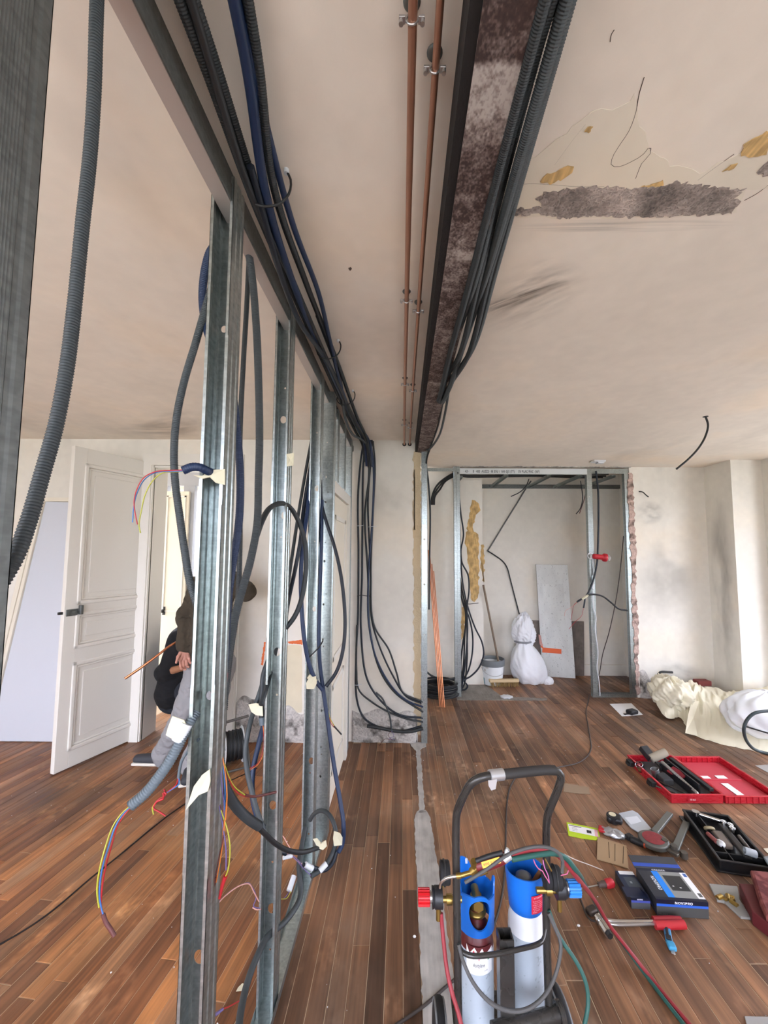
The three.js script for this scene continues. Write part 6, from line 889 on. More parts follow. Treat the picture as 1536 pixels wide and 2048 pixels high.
// paper goods and small tools
{ const q = [[1133, 1644], [1196, 1657], [1200, 1673], [1193, 1680], [1165, 1677], [1137, 1671]]; const g = thing('leaflet', 'lime green and white printed leaflet on the boards', 'leaflet');
  obj('green_sheet', prism(q, 0.001, 0.003), std(0xbcd62a, 0.6), g);
  const lt = printed(256, 96, (c) => { c.fillStyle = '#f1efee'; c.fillRect(0, 0, 256, 96); c.fillStyle = '#3a3a3a'; c.fillRect(6, 8, 110, 9); c.font = '15px sans-serif'; ['Notice', 'fixation', 'art. 12'].forEach((s, i) => c.fillText(s, 30, 40 + i * 20)); c.fillRect(160, 30, 40, 40); c.fillStyle = '#e7b7bd'; c.fillRect(228, 0, 28, 96); });
  const t = [[1136, 1648], [1195, 1660], [1197, 1674], [1139, 1662]].map(([x, y]) => onY(x, y, 0.0036)); const ge = new THREE.BufferGeometry(); const P = []; for (const i of [0, 3, 2, 0, 2, 1]) P.push(...t[i].toArray()); ge.setAttribute('position', new THREE.Float32BufferAttribute(P, 3)); ge.setAttribute('uv', new THREE.Float32BufferAttribute([0, 1, 0, 0, 1, 0, 0, 1, 1, 0, 1, 1], 2)); ge.computeVertexNormals();
  obj('printed_label', ge, lt, g); }
{ const q = [[1195, 1673], [1222, 1681], [1253, 1691], [1257, 1737], [1227, 1727], [1194, 1718]]; const g = thing('cardboard_piece', 'torn flat piece of brown cardboard with creases, near the leaflet', 'cardboard'); obj('sheet', prism(q, 0.001, 0.005), M.card, g);
  obj('crease', [[1217, 1684, 1219, 1716], [1230, 1688, 1230, 1722], [1247, 1693, 1246, 1727]].map(([a, b, c, d]) => rod(onY(a, b, 0.005), onY(c, d, 0.005), 0.0013, 6)), std(0x3d2d20, 0.9), g); }
single('cardboard_piece', prism([[1128, 1566], [1178, 1574], [1180, 1588], [1150, 1586], [1127, 1583]], 0.001, 0.004), std(0x97816a, 0.85), 'small faded cardboard scrap behind the cart handle', 'cardboard');
{ const p = onY(1218, 1668, 0); const g = thing('foil_packet', 'crumpled red and silver packet beside the leaflet', 'packet', [p.x, 0, p.z], -0.5); obj('foil', T(lumpy(0.055, 0.016, 0.03, 0.25, 4, 113, (v) => V(v.x, Math.max(0.001, v.y + 0.012), v.z), 28), 0.02, 0, 0), std(0xb9bcc0, 0.3, 0.7), g); obj('red_end', T(rbox(0.04, 0.02, 0.045, 0.008), -0.035, 0.012, -0.005), M.red, g); }
{ const p = onY(1229, 1643, 0); const g = thing('tape_measure', 'black rounded tape measure with a pale round badge, lying on the bare boards', 'tape measure', [p.x, 0, p.z], -0.4); obj('case', [rbox(0.085, 0.034, 0.065, 0.015, 0, 0.018, 0), T(cyl(0.034, 0.034, 0.036, 28), -0.008, 0.018, 0)], M.blackPl, g); obj('badge', T(cyl(0.02, 0.02, 0.003, 24), -0.01, 0.0368, -0.004), std(0xd9cfae, 0.5), g); }
{ const g = thing('plastic_bag', 'narrow clear plastic bag with a printed strip, beside the tape measure', 'bag'); const q = [[1237, 1626], [1265, 1620], [1276, 1626], [1303, 1657], [1282, 1667], [1262, 1655]]; obj('film', prism(q, 0.002, 0.008, 0.002), phys(0xe6ebef, 0.2, 0, { transmission: 0.45, thickness: 0 }), g); obj('label_strip', prism([[1249, 1635], [1274, 1632], [1283, 1643], [1262, 1649]], 0.008, 0.009), std(0xd4d8dc, 0.5), g); }
{ const c = onY(1307, 1680, 0.03), a0 = onY(1340, 1627, 0.03), a1 = onY(1309, 1665, 0.03); const g = thing('pipe_bender', 'grey metal pipe bender with a round red former and two flat handles', 'tool', [c.x, 0, c.z]);
  const L = (p) => p.clone().sub(V(c.x, 0, c.z)), gm = std(0x6f706a, 0.5, 0.5);
  const bar = (p, q, w, t) => { const d = q.clone().sub(p), l = d.length(); return T(rbox(l, t, w, 0.004), 0, 0, 0, 0, Math.atan2(-d.z, d.x), 0).translate((p.x + q.x) / 2, (p.y + q.y) / 2, (p.z + q.z) / 2); };
  obj('former', [T(lathe([[0, 0.012], [0.064, 0.012], [0.075, 0.018], [0.066, 0.026], [0.075, 0.034], [0.066, 0.04], [0, 0.04]], 48), 0, 0, 0)], gm, g);
  obj('red_face', T(lathe([[0, 0.0405], [0.052, 0.0405], [0.054, 0.042], [0, 0.043]], 40), 0, 0, 0), std(0xa83a40, 0.6, 0, { map: cementMap }), g);
  obj('handle', bar(L(a0), L(a1), 0.035, 0.018), gm, g);
  const b0 = onY(1373, 1645, 0.022), b1 = onY(1350, 1700, 0.022); obj('handle', bar(L(b0), L(b1), 0.034, 0.016), gm, g);
  const k0 = onY(1327, 1692, 0.025), k1 = onY(1358, 1712, 0.02); obj('link', [bar(L(k0), L(k1), 0.03, 0.014), T(cyl(0.016, 0.016, 0.03, 6), L(k0).x + 0.02, 0.03, L(k0).z - 0.02), T(cyl(0.018, 0.018, 0.034, 6), L(b1).x - 0.005, 0.03, L(b1).z), T(cyl(0.018, 0.018, 0.03, 6), L(k1).x + 0.03, 0.022, L(k1).z - 0.005), T(new THREE.TorusGeometry(0.018, 0.007, 8, 20), L(k0).x + 0.02, 0.02, L(k0).z - 0.05, Math.PI / 2)], std(0x5c5850, 0.5, 0.5), g); }
{ const a = onY(1262, 1678, 0.016), b = onY(1288, 1689, 0.016); const g = thing('pipe_cutter', 'small black tool with an orange end beside the pipe bender', 'tool'); obj('body', [rod(a, b, 0.017, 18), T(rbox(0.04, 0.025, 0.03, 0.006), a.x, 0.014, a.z - 0.02, 0, 0.4)], M.blackPl, g); obj('orange_end', rod(b, b.clone().add(b.clone().sub(a).multiplyScalar(0.12)), 0.015, 18), std(0xe2572a, 0.45), g); }
single('thin_wire', sweep(lie([[1128, 1708, 0.02], [1150, 1719, 0.005], [1180, 1730, 0.004], [1207, 1741, 0.004]]), 0.002), M.wireWhite, 'thin pale wire on the boards right of the cart', 'wire');
{ const g = thing('screwdriver', 'screwdriver with a red and dark handle, pointing at the blue regulator knob', 'screwdriver'); obj('shaft', rod(onY(1160, 1777, 0.012), onY(1198, 1770, 0.014), 0.0032), M.steel, g); obj('handle', between(lathe([[0.006, -0.5], [0.012, -0.4], [0.01, -0.2], [0.014, 0], [0.014, 0.5]], 18), onY(1196, 1770, 0.016), onY(1213, 1767, 0.018)), std(0x5a4a44, 0.5), g); obj('red_cap', between(lathe([[0.015, -0.5], [0.02, -0.3], [0.02, 0.3], [0.013, 0.5], [0, 0.5]], 20), onY(1210, 1768, 0.02), onY(1227, 1765, 0.02)), M.red, g); }
{ const g = thing('tube_expander', 'chrome hand tool with two red grips, jaw head under the gas hoses', 'tool');
  obj('lever', [sweep([onY(1196, 1838, 0.02), onY(1230, 1842, 0.02), onY(1310, 1843, 0.02)], 0.007)], M.chrome, g);
  obj('lever', [sweep([onY(1214, 1846, 0.014), onY(1233, 1849.5, 0.014), onY(1312, 1848, 0.014)], 0.006)], M.steel, g);
  obj('grip', sweep([onY(1306, 1839, 0.022), onY(1335, 1838, 0.022), onY(1362, 1839, 0.022)], 0.012, { n: 14 }), std(0x8e1a22, 0.5), g);
  obj('grip', sweep([onY(1310, 1850, 0.018), onY(1340, 1850, 0.018), onY(1369, 1849, 0.018)], 0.016, { n: 14 }), std(0xb02028, 0.5), g);
  obj('head', [rod(onY(1195, 1834, 0.022), onY(1206, 1850, 0.022), 0.016, 20), rod(onY(1206, 1850, 0.022), onY(1218, 1868, 0.02), 0.021, 24), rod(onY(1199, 1840, 0.022), onY(1202, 1844, 0.022), 0.021, 24)], M.chrome, g);
  obj('jaw', rod(onY(1217, 1867, 0.02), onY(1221, 1873, 0.02), 0.012, 12), M.dark, g);
  obj('adjuster', [sweep([onY(1159, 1793, 0.008), onY(1166, 1812, 0.008), onY(1175, 1833, 0.008), onY(1184, 1841, 0.01), onY(1196, 1842, 0.014)], 0.0045), T(rbox(0.05, 0.025, 0.035, 0.009), onY(1188, 1828, 0.015).x, 0.015, onY(1188, 1828).z, 0, 0.4)], std(0x4d443e, 0.45, 0.6), g); }
{ const A = onY(1333, 1858, 0), B = onY(1341, 1903, 0); const d = B.clone().sub(A); const g = thing('utility_knife', 'bright blue and black utility knife lying below the red grips', 'knife', [A.x, 0, A.z], Math.atan2(d.x, d.z)); const L = d.length();
  obj('body', [rbox(0.026, 0.016, L * 0.72, 0.005, 0, 0.01, L * 0.36)], std(0x2f86b4, 0.45), g); obj('slider', [rbox(0.01, 0.006, L * 0.45, 0.002, -0.002, 0.0205, L * 0.3), rbox(0.02, 0.007, 0.02, 0.002, 0, 0.0205, L * 0.62)], M.dark, g); obj('butt', T(rbox(0.03, 0.018, L * 0.3, 0.006), 0.006, 0.01, L * 0.85, 0, 0.25), std(0x3f97c2, 0.45), g); obj('blade_tip', T(rbox(0.014, 0.003, 0.03, 0.001), 0.008, 0.008, L * 1.02), M.steel, g); }
{ const g = thing('zip_bag', 'clear zip bag holding brass fittings, right of the larger box', 'bag'); obj('film', prism([[1417, 1766], [1475, 1772], [1480, 1798], [1504, 1836], [1481, 1833], [1449, 1803], [1434, 1800]], 0.001, 0.012, 0.003), phys(0xdfe0dc, 0.05, 0, { transmission: 0.7, thickness: 0 }), g); }
for (const [x, y, t, l] of [[1439, 1795, 0.3, 'brass fitting at the fold of the clear zip bag'], [1456, 1796, 1.0, 'brass elbow in the middle of the clear zip bag'], [1468, 1808, 2.0, 'brass fitting nearest the closed end of the clear zip bag']]) { const p = onY(x, y, 0.012); single('brass_fitting', mergeGeometries([T(cyl(0.011, 0.011, 0.03, 6), 0, 0, 0, 0, 0, Math.PI / 2), T(cyl(0.008, 0.008, 0.026, 14), 0.014, 0, 0.012, Math.PI / 2)].map((q) => q.toNonIndexed())).rotateY(t).translate(p.x, 0.013, p.z), M.brass, l, 'fitting'); }
{ const g = thing('red_case', 'dusty dark red case cut by the right edge, beside the zip bag', 'tool case'); const dust = std(0xc08f88, 0.85, 0, { map: tex(256, 256, (u, v) => { const k = fbm(u * 5, v * 5, 5, 5, 701, 4), w = Math.max(0, Math.min(1, (k - 0.42) * 4)); return [118 + 60 * w, 52 + 78 * w, 52 + 74 * w]; }, 1 / 0.2) });
  obj('lid', prism([[1500, 1738], [1536, 1741], [1590, 1750], [1600, 1836], [1532, 1828], [1519, 1800]], 0.06, 0.095, 0.012), dust, g);
  obj('base', prism([[1478, 1766], [1510, 1768], [1590, 1780], [1610, 1856], [1536, 1846], [1504, 1822]], 0.002, 0.06, 0.004), std(0x5a1a1e, 0.6), g); }
single('gray_card', prism([[1510, 1531], [1536, 1529], [1580, 1534], [1580, 1552], [1536, 1545]], 0.001, 0.004), std(0x9b9690, 0.8), 'grey card lying at the right edge beyond the red case', 'card');
single('paper_scrap', prism([[1527, 1697], [1545, 1695], [1550, 1706], [1534, 1705]], 0.001, 0.003), std(0xd8cdb8, 0.8), 'pale paper scrap at the right edge behind the black tray', 'scrap');
single('gray_film', prism([[1489, 2032], [1540, 2033], [1580, 2080], [1500, 2075]], 0.001, 0.006, 0.001), phys(0xb9b6b2, 0.3, 0, { transmission: 0.3, thickness: 0 }), 'grey plastic film at the lower right corner', 'film');
for (const [x, y, l] of [[1157, 1853, 'small white plaster crumb left of the chrome hand tool'], [829, 1875, 'tiny white crumb beside the grey cement strip']]) { const p = onY(x, y); single('plaster_crumb', new THREE.IcosahedronGeometry(0.007, 1).scale(1, 0.6, 0.8).translate(p.x, 0.004, p.z), M.white, l, 'debris'); }
{ const gs = []; for (let i = 0; i < 260; i++) { const x = rnd(-2.6, 2.6), z = rnd(-4.2, -1.3), s = rnd(0.0015, 0.0045); if (z < -3.5 && x < 0.2) continue; gs.push(new THREE.TetrahedronGeometry(s, 0).rotateX(rnd(3)).rotateY(rnd(3)).translate(x, s * 0.4, z)); } const m = single('plaster_dust', gs, M.white, 'scattered plaster chips and dust all over the boards', 'debris'); m.userData.kind = 'stuff'; }
// cable reel by the left doorway
{ const c = onY(462, 1527); const g = thing('cable_reel', 'pale cable drum wound with dark cable, standing by the doorway behind the first stud', 'cable reel', [c.x, 0, c.z], 0.55);
  const r = 0.125; const disc = (x) => T(lathe([[0.02, -0.004], [r, -0.004], [r + 0.004, 0], [r, 0.004], [0.02, 0.004], [0.02, -0.004]], 44), x, r + 0.006, 0, 0, 0, Math.PI / 2);
  for (const x of [-0.055, 0.075]) obj('flange', disc(x), std(0xc9c9c6, 0.55), g);
  const w = []; for (let k = 0; k < 13; k++) w.push(T(new THREE.TorusGeometry(r - 0.022 - (k % 3) * 0.004, 0.0065, 8, 36), -0.045 + k * 0.0092, r + 0.006, 0, 0, Math.PI / 2)); obj('wound_cable', w, M.cableBlack, g);
  obj('hub_hole', T(cyl(0.012, 0.012, 0.012, 14), -0.06, r + 0.05, 0.05, 0, 0, Math.PI / 2), M.dark, g);
  obj('stand', [rod(V(-0.09, 0.012, 0.14), V(0.11, 0.012, 0.14), 0.008), rod(V(-0.09, 0.012, 0.14), V(-0.09, 0.3, -0.02), 0.008), rod(V(-0.09, 0.3, -0.02), V(0.12, 0.32, -0.02), 0.01), rod(V(0.11, 0.012, 0.14), V(0.11, 0.14, 0), 0.008)], std(0x5d5a56, 0.5, 0.4), g); }
// tarpaulin heap, sack and hose in the right corner
const tarpM = std(0xe6dfc6, 0.6);
{ const F = [[1316, 1405, 0.1], [1333, 1437, 0.02], [1357, 1436, 0.01], [1372, 1456, 0], [1393, 1472, 0], [1415, 1480, 0], [1450, 1491, 0], [1490, 1498, 0], [1536, 1506, 0], [1600, 1512, 0]].map(([x, y, h]) => onY(x, y, h));
  const cF = new THREE.CatmullRomCurve3(F), nU = 130, nV = 60, P = [], U = [], I = [];
  for (let i = 0; i <= nU; i++) for (let j = 0; j <= nV; j++) {
    const u = i / nU, v = j / nV, f = cF.getPointAt(u), b = V(2.78 + (3.95 - 2.78) * u ** 1.0, 0, -4.46 + (u > 0.45 ? Math.min(0.42, (u - 0.45) * 0.8) : 0));
    const p = f.clone().lerp(b, v); const top = 0.3 - 0.06 * u + 0.03 * Math.sin(u * 9);
    const prof = Math.pow(Math.sin(Math.min(1, v * 1.15) * Math.PI / 2), 0.75) * (v > 0.9 ? 1 - (v - 0.9) * 3 : 1);
    const fold = Math.abs(fbm(u * 16 + v * 2, v * 3 + u * 3, 999, 999, 811, 3) - 0.5) * 2, big = fbm(u * 5, v * 3, 999, 999, 817, 3);
    const k = Math.sin(Math.min(1, v * 3) * Math.PI / 2);
    p.y = Math.max(0.002 + f.y * (1 - v), top * prof * (0.62 + big * 0.62) - fold * 0.075 * k + f.y * (1 - v));
    p.z += (fold - 0.3) * 0.05 * (1 - v); p.x += (big - 0.5) * 0.05 * (1 - v);
    P.push(p.x, p.y, p.z); U.push(u, v);
  }
  for (let i = 0; i < nU; i++) for (let j = 0; j < nV; j++) { const a = i * (nV + 1) + j, b = a + nV + 1; I.push(a, b, a + 1, b, b + 1, a + 1); }
  const ge = new THREE.BufferGeometry(); ge.setAttribute('position', new THREE.Float32BufferAttribute(P, 3)); ge.setAttribute('uv', new THREE.Float32BufferAttribute(U, 2)); ge.setIndex(I); ge.computeVertexNormals();
  const g = thing('tarpaulin', 'crumpled cream tarpaulin heaped along the right wall', 'tarpaulin'); obj('sheet', ge, tarpM, g);
  const fl = [[1381, 1403], [1396, 1402], [1397, 1440], [1393, 1472], [1368, 1466], [1374, 1430]]; const pts = fl.map(([x, y], i) => onY(x, y, [0.16, 0.16, 0.09, 0.006, 0.006, 0.1][i])); tapeOn(g, pts.map((p) => p.add(V(-0.01, 0.012, 0.03))), tarpM, 'hanging_flap');
  const q = onZ(1330, 1380, -4.25); obj('gathered_end', T(lumpy(0.15, 0.135, 0.2, 0.22, 3.8, 131), q.x + 0.02, 0.19, -4.2), tarpM, g); }
{ const c = onZ(1528, 1440, -3.55); const g = thing('white_sack', 'shiny white woven sack slumped on the cream tarpaulin at the right edge', 'sack', [c.x + 0.06, c.y - 0.1, -3.6]); obj('sack_body', lumpy(0.34, 0.19, 0.24, 0.07, 2.4, 141, (v) => V(v.x + 0.02, Math.max(-0.14, v.y) + 0.12, v.z)), std(0xedf0f2, 0.45), g);
  obj('strap', sweep([V(-0.3, 0.08, 0.12), V(-0.17, 0.06, 0.215), V(0, 0.02, 0.24), V(0.2, 0.0, 0.24)], 0.006), M.dark, g); }
single('black_hose', sweep([onZ(1620, 1424, -3.2), onZ(1536, 1422, -3.2), onZ(1508, 1427, -3.2), onZ(1494, 1440, -3.2), onZ(1488, 1456, -3.2), onZ(1490, 1474, -3.22), onZ(1500, 1491, -3.25), onY(1523, 1504, 0.016), onY(1560, 1512, 0.014), onY(1600, 1515, 0.014)], 0.0115, { n: 14 }), std(0x2f3a3c, 0.5), 'thick dark hose looping in front of the white sack', 'hose');
{ const p = onZ(1317, 1386, -4.4); const g = thing('cable_drum', 'black drum with a tubular handle peeking out left of the tarpaulin', 'cable reel', [p.x, 0, p.z]);
  obj('disc', [T(lathe([[0, -0.02], [0.11, -0.02], [0.13, -0.012], [0.13, 0.012], [0.11, 0.02], [0, 0.02]], 40), 0.02, 0.155, 0, 0, 0, Math.PI / 2)], M.blackPl, g);
  obj('handle', sweep([V(0.01, 0.25, 0), V(0.005, 0.31, 0), V(0.03, 0.335, 0), V(0.16, 0.335, 0)], 0.012), M.dark, g); obj('foot', [rod(V(0, 0.014, 0.04), V(0.15, 0.014, 0.04), 0.012), rod(V(0, 0.014, 0.04), V(0, 0.14, 0), 0.012)], M.dark, g); }
{ const p = onZ(1407, 1366, -4.42); single('brick_block', rbox(0.14, 0.05, 0.09, 0.004, p.x, p.y, p.z - 0.02), std(0x6a2b26, 0.8), 'dark red block lying on top of the tarpaulin by the wall', 'block'); }
// copper tube carried by the standing man is built with him
// ---------------------------------------------------------------- people: bodies as one smooth surface round a skeleton
function surfaceNet(f, lo, hi, cell) {                                // naive surface nets of a distance field
  const nx = Math.ceil((hi.x - lo.x) / cell) + 1, ny = Math.ceil((hi.y - lo.y) / cell) + 1, nz = Math.ceil((hi.z - lo.z) / cell) + 1;
  const D = new Float32Array(nx * ny * nz), id = (i, j, k) => (k * ny + j) * nx + i;
  for (let k = 0; k < nz; k++) for (let j = 0; j < ny; j++) for (let i = 0; i < nx; i++) D[id(i, j, k)] = f(lo.x + i * cell, lo.y + j * cell, lo.z + k * cell);
  const vid = new Int32Array(nx * ny * nz).fill(-1), P = [], N = [], I = [];
  for (let k = 0; k < nz - 1; k++) for (let j = 0; j < ny - 1; j++) for (let i = 0; i < nx - 1; i++) {
    let n = 0, sx = 0, sy = 0, sz = 0; const d = [];
    for (let c = 0; c < 8; c++) d.push(D[id(i + (c & 1), j + ((c >> 1) & 1), k + (c >> 2))]);
    const neg = d.filter((q) => q < 0).length; if (neg === 0 || neg === 8) continue;
    for (let a = 0; a < 8; a++) for (const b of [a | 1, a | 2, a | 4]) if (b !== a && (d[a] < 0) !== (d[b] < 0)) { const t = d[a] / (d[a] - d[b]); const ax = a & 1, ay = (a >> 1) & 1, az = a >> 2, bx = b & 1, by = (b >> 1) & 1, bz = b >> 2; sx += ax + (bx - ax) * t; sy += ay + (by - ay) * t; sz += az + (bz - az) * t; n++; }
    const x = lo.x + (i + sx / n) * cell, y = lo.y + (j + sy / n) * cell, z = lo.z + (k + sz / n) * cell, e = cell * 0.6;
    vid[id(i, j, k)] = P.length / 3; P.push(x, y, z);
    const g = V(f(x + e, y, z) - f(x - e, y, z), f(x, y + e, z) - f(x, y - e, z), f(x, y, z + e) - f(x, y, z - e)).normalize(); N.push(g.x, g.y, g.z);
  }
  const quad = (a, b, c, d, fl) => { if (a < 0 || b < 0 || c < 0 || d < 0) return; fl ? I.push(a, c, b, a, d, c) : I.push(a, b, c, a, c, d); };
  for (let k = 1; k < nz - 1; k++) for (let j = 1; j < ny - 1; j++) for (let i = 1; i < nx - 1; i++) {
    const s = D[id(i, j, k)] < 0;
    if (s !== D[id(i + 1, j, k)] < 0) quad(vid[id(i, j - 1, k - 1)], vid[id(i, j, k - 1)], vid[id(i, j, k)], vid[id(i, j - 1, k)], !s);
    if (s !== D[id(i, j + 1, k)] < 0) quad(vid[id(i - 1, j, k - 1)], vid[id(i - 1, j, k)], vid[id(i, j, k)], vid[id(i, j, k - 1)], !s);
    if (s !== D[id(i, j, k + 1)] < 0) quad(vid[id(i - 1, j - 1, k)], vid[id(i, j - 1, k)], vid[id(i, j, k)], vid[id(i - 1, j, k)], !s);
  }
  const g = new THREE.BufferGeometry(); g.setAttribute('position', new THREE.Float32BufferAttribute(P, 3)); g.setAttribute('normal', new THREE.Float32BufferAttribute(N, 3)); g.setAttribute('uv', new THREE.Float32BufferAttribute(P.map((v, i) => v).filter((v, i) => i % 3 !== 2), 2)); g.setIndex(I); return g;
}
function bone(a, b, ra, rb = ra) { const d = b.clone().sub(a), L2 = d.lengthSq() || 1e-9; return (x, y, z) => { const px2 = x - a.x, py2 = y - a.y, pz2 = z - a.z; const t = Math.max(0, Math.min(1, (px2 * d.x + py2 * d.y + pz2 * d.z) / L2)); return Math.hypot(px2 - d.x * t, py2 - d.y * t, pz2 - d.z * t) - (ra + (rb - ra) * t); }; }
function ball(c, rx, ry, rz) { const m = Math.min(rx, ry, rz); return (x, y, z) => (Math.hypot((x - c.x) / rx, (y - c.y) / ry, (z - c.z) / rz) - 1) * m; }
function blend(fs, k) { return (x, y, z) => { let d = fs[0](x, y, z); for (let i = 1; i < fs.length; i++) { const e = fs[i](x, y, z), h = Math.max(0, k - Math.abs(d - e)) / k; d = Math.min(d, e) - h * h * k * 0.25; } return d; }; }
function skinOf(fs, k, pts, pad, cell, fold = 0, fs2 = 0) { const lo = V(1e9, 1e9, 1e9), hi = V(-1e9, -1e9, -1e9); for (const p of pts) { lo.min(p); hi.max(p); } lo.addScalar(-pad); hi.addScalar(pad); const b = blend(fs, k); const f = fold ? (x, y, z) => b(x, y, z) + (Math.abs(fbm(x * fs2 + y * fs2 * 0.4, y * fs2 * 1.3 + z * fs2 * 0.6, 9999, 9999, 907, 3) - 0.5) * 2 - 0.35) * fold : b; return surfaceNet(f, lo, hi, cell); }
function handField(wrist, dir, side, nrm, s, curl, thumbOut = 0.9) {  // palm, four unequal fingers with three bends, thumb off the palm's side
  const at = (o, a, b, c) => o.clone().addScaledVector(dir, a * s).addScaledVector(side, b * s).addScaledVector(nrm, c * s);
  const fs = [bone(at(wrist, 0, 0.006, 0), at(wrist, 0.075, 0.026, 0), 0.024 * s, 0.014 * s), bone(at(wrist, 0, -0.006, 0), at(wrist, 0.075, -0.024, 0), 0.024 * s, 0.014 * s), bone(at(wrist, 0.03, 0, 0), at(wrist, 0.078, 0, 0), 0.02 * s, 0.014 * s)], pts = [];
  [[0.03, 0.08, 0.088], [0.01, 0.086, 0.098], [-0.011, 0.083, 0.092], [-0.031, 0.074, 0.072]].forEach(([b, a, len], i) => {
    let p = at(wrist, a, b, 0), ang = curl * 0.55 + i * 0.08, seg = [len * 0.45, len * 0.3, len * 0.25], r = (0.0098 - (i === 3 ? 0.0012 : 0)) * s;
    for (let q = 0; q < 3; q++) { const v = dir.clone().multiplyScalar(Math.cos(ang)).addScaledVector(nrm, Math.sin(ang)); const e = p.clone().addScaledVector(v, seg[q] * s); fs.push(bone(p, e, r, r * 0.9)); pts.push(e); p = e; ang += curl; r *= 0.92; }
  });
  let p = at(wrist, 0.02, 0.024, 0.006), v = dir.clone().multiplyScalar(0.75).addScaledVector(side, thumbOut * 0.7).addScaledVector(nrm, 0.35).normalize(), e = p.clone().addScaledVector(v, 0.042 * s); fs.push(bone(p, e, 0.014 * s, 0.011 * s)); p = e; v.addScaledVector(nrm, 0.5).addScaledVector(dir, 0.4).normalize(); e = p.clone().addScaledVector(v, 0.048 * s); fs.push(bone(p, e, 0.011 * s, 0.008 * s)); pts.push(e, wrist);
  return { fs, pts };
}
function headParts(c, face, up) {                                     // skull, jaw, nose, ears as fields; face and up are unit vectors
  const sd = up.clone().cross(face).normalize(), at = (f, u, s) => c.clone().addScaledVector(face, f).addScaledVector(up, u).addScaledVector(sd, s);
  const fs = [ball(at(-0.01, 0.03, 0), 0.078, 0.098, 0.088), bone(at(0.03, -0.02, 0), at(0.05, -0.085, 0), 0.055, 0.034), bone(at(0.0, -0.05, 0.035), at(0.045, -0.088, 0), 0.035, 0.028), bone(at(0.0, -0.05, -0.035), at(0.045, -0.088, 0), 0.035, 0.028), bone(at(0.082, 0.012, 0), at(0.1, -0.024, 0), 0.008, 0.013), bone(at(0.075, 0.03, -0.035), at(0.075, 0.03, 0.035), 0.014), bone(at(0.078, -0.055, -0.016), at(0.078, -0.055, 0.016), 0.009), ball(at(-0.005, -0.005, 0.08), 0.02, 0.03, 0.014), ball(at(-0.005, -0.005, -0.08), 0.02, 0.03, 0.014)];
  return { fs, at };
}
function eyes(g, at) { for (const s of [-1, 1]) { const p = at(0.077, 0.008, s * 0.031); obj('eye', new THREE.SphereGeometry(0.011, 14, 10).translate(p.x, p.y, p.z), std(0xe6e0da, 0.3), g); const q = at(0.086, 0.008, s * 0.031); obj('pupil', new THREE.SphereGeometry(0.0045, 10, 8).translate(q.x, q.y, q.z), M.dark, g); } }
const skinM = std(0xc08a78, 0.55), skinM2 = std(0x9a6a4c, 0.55);
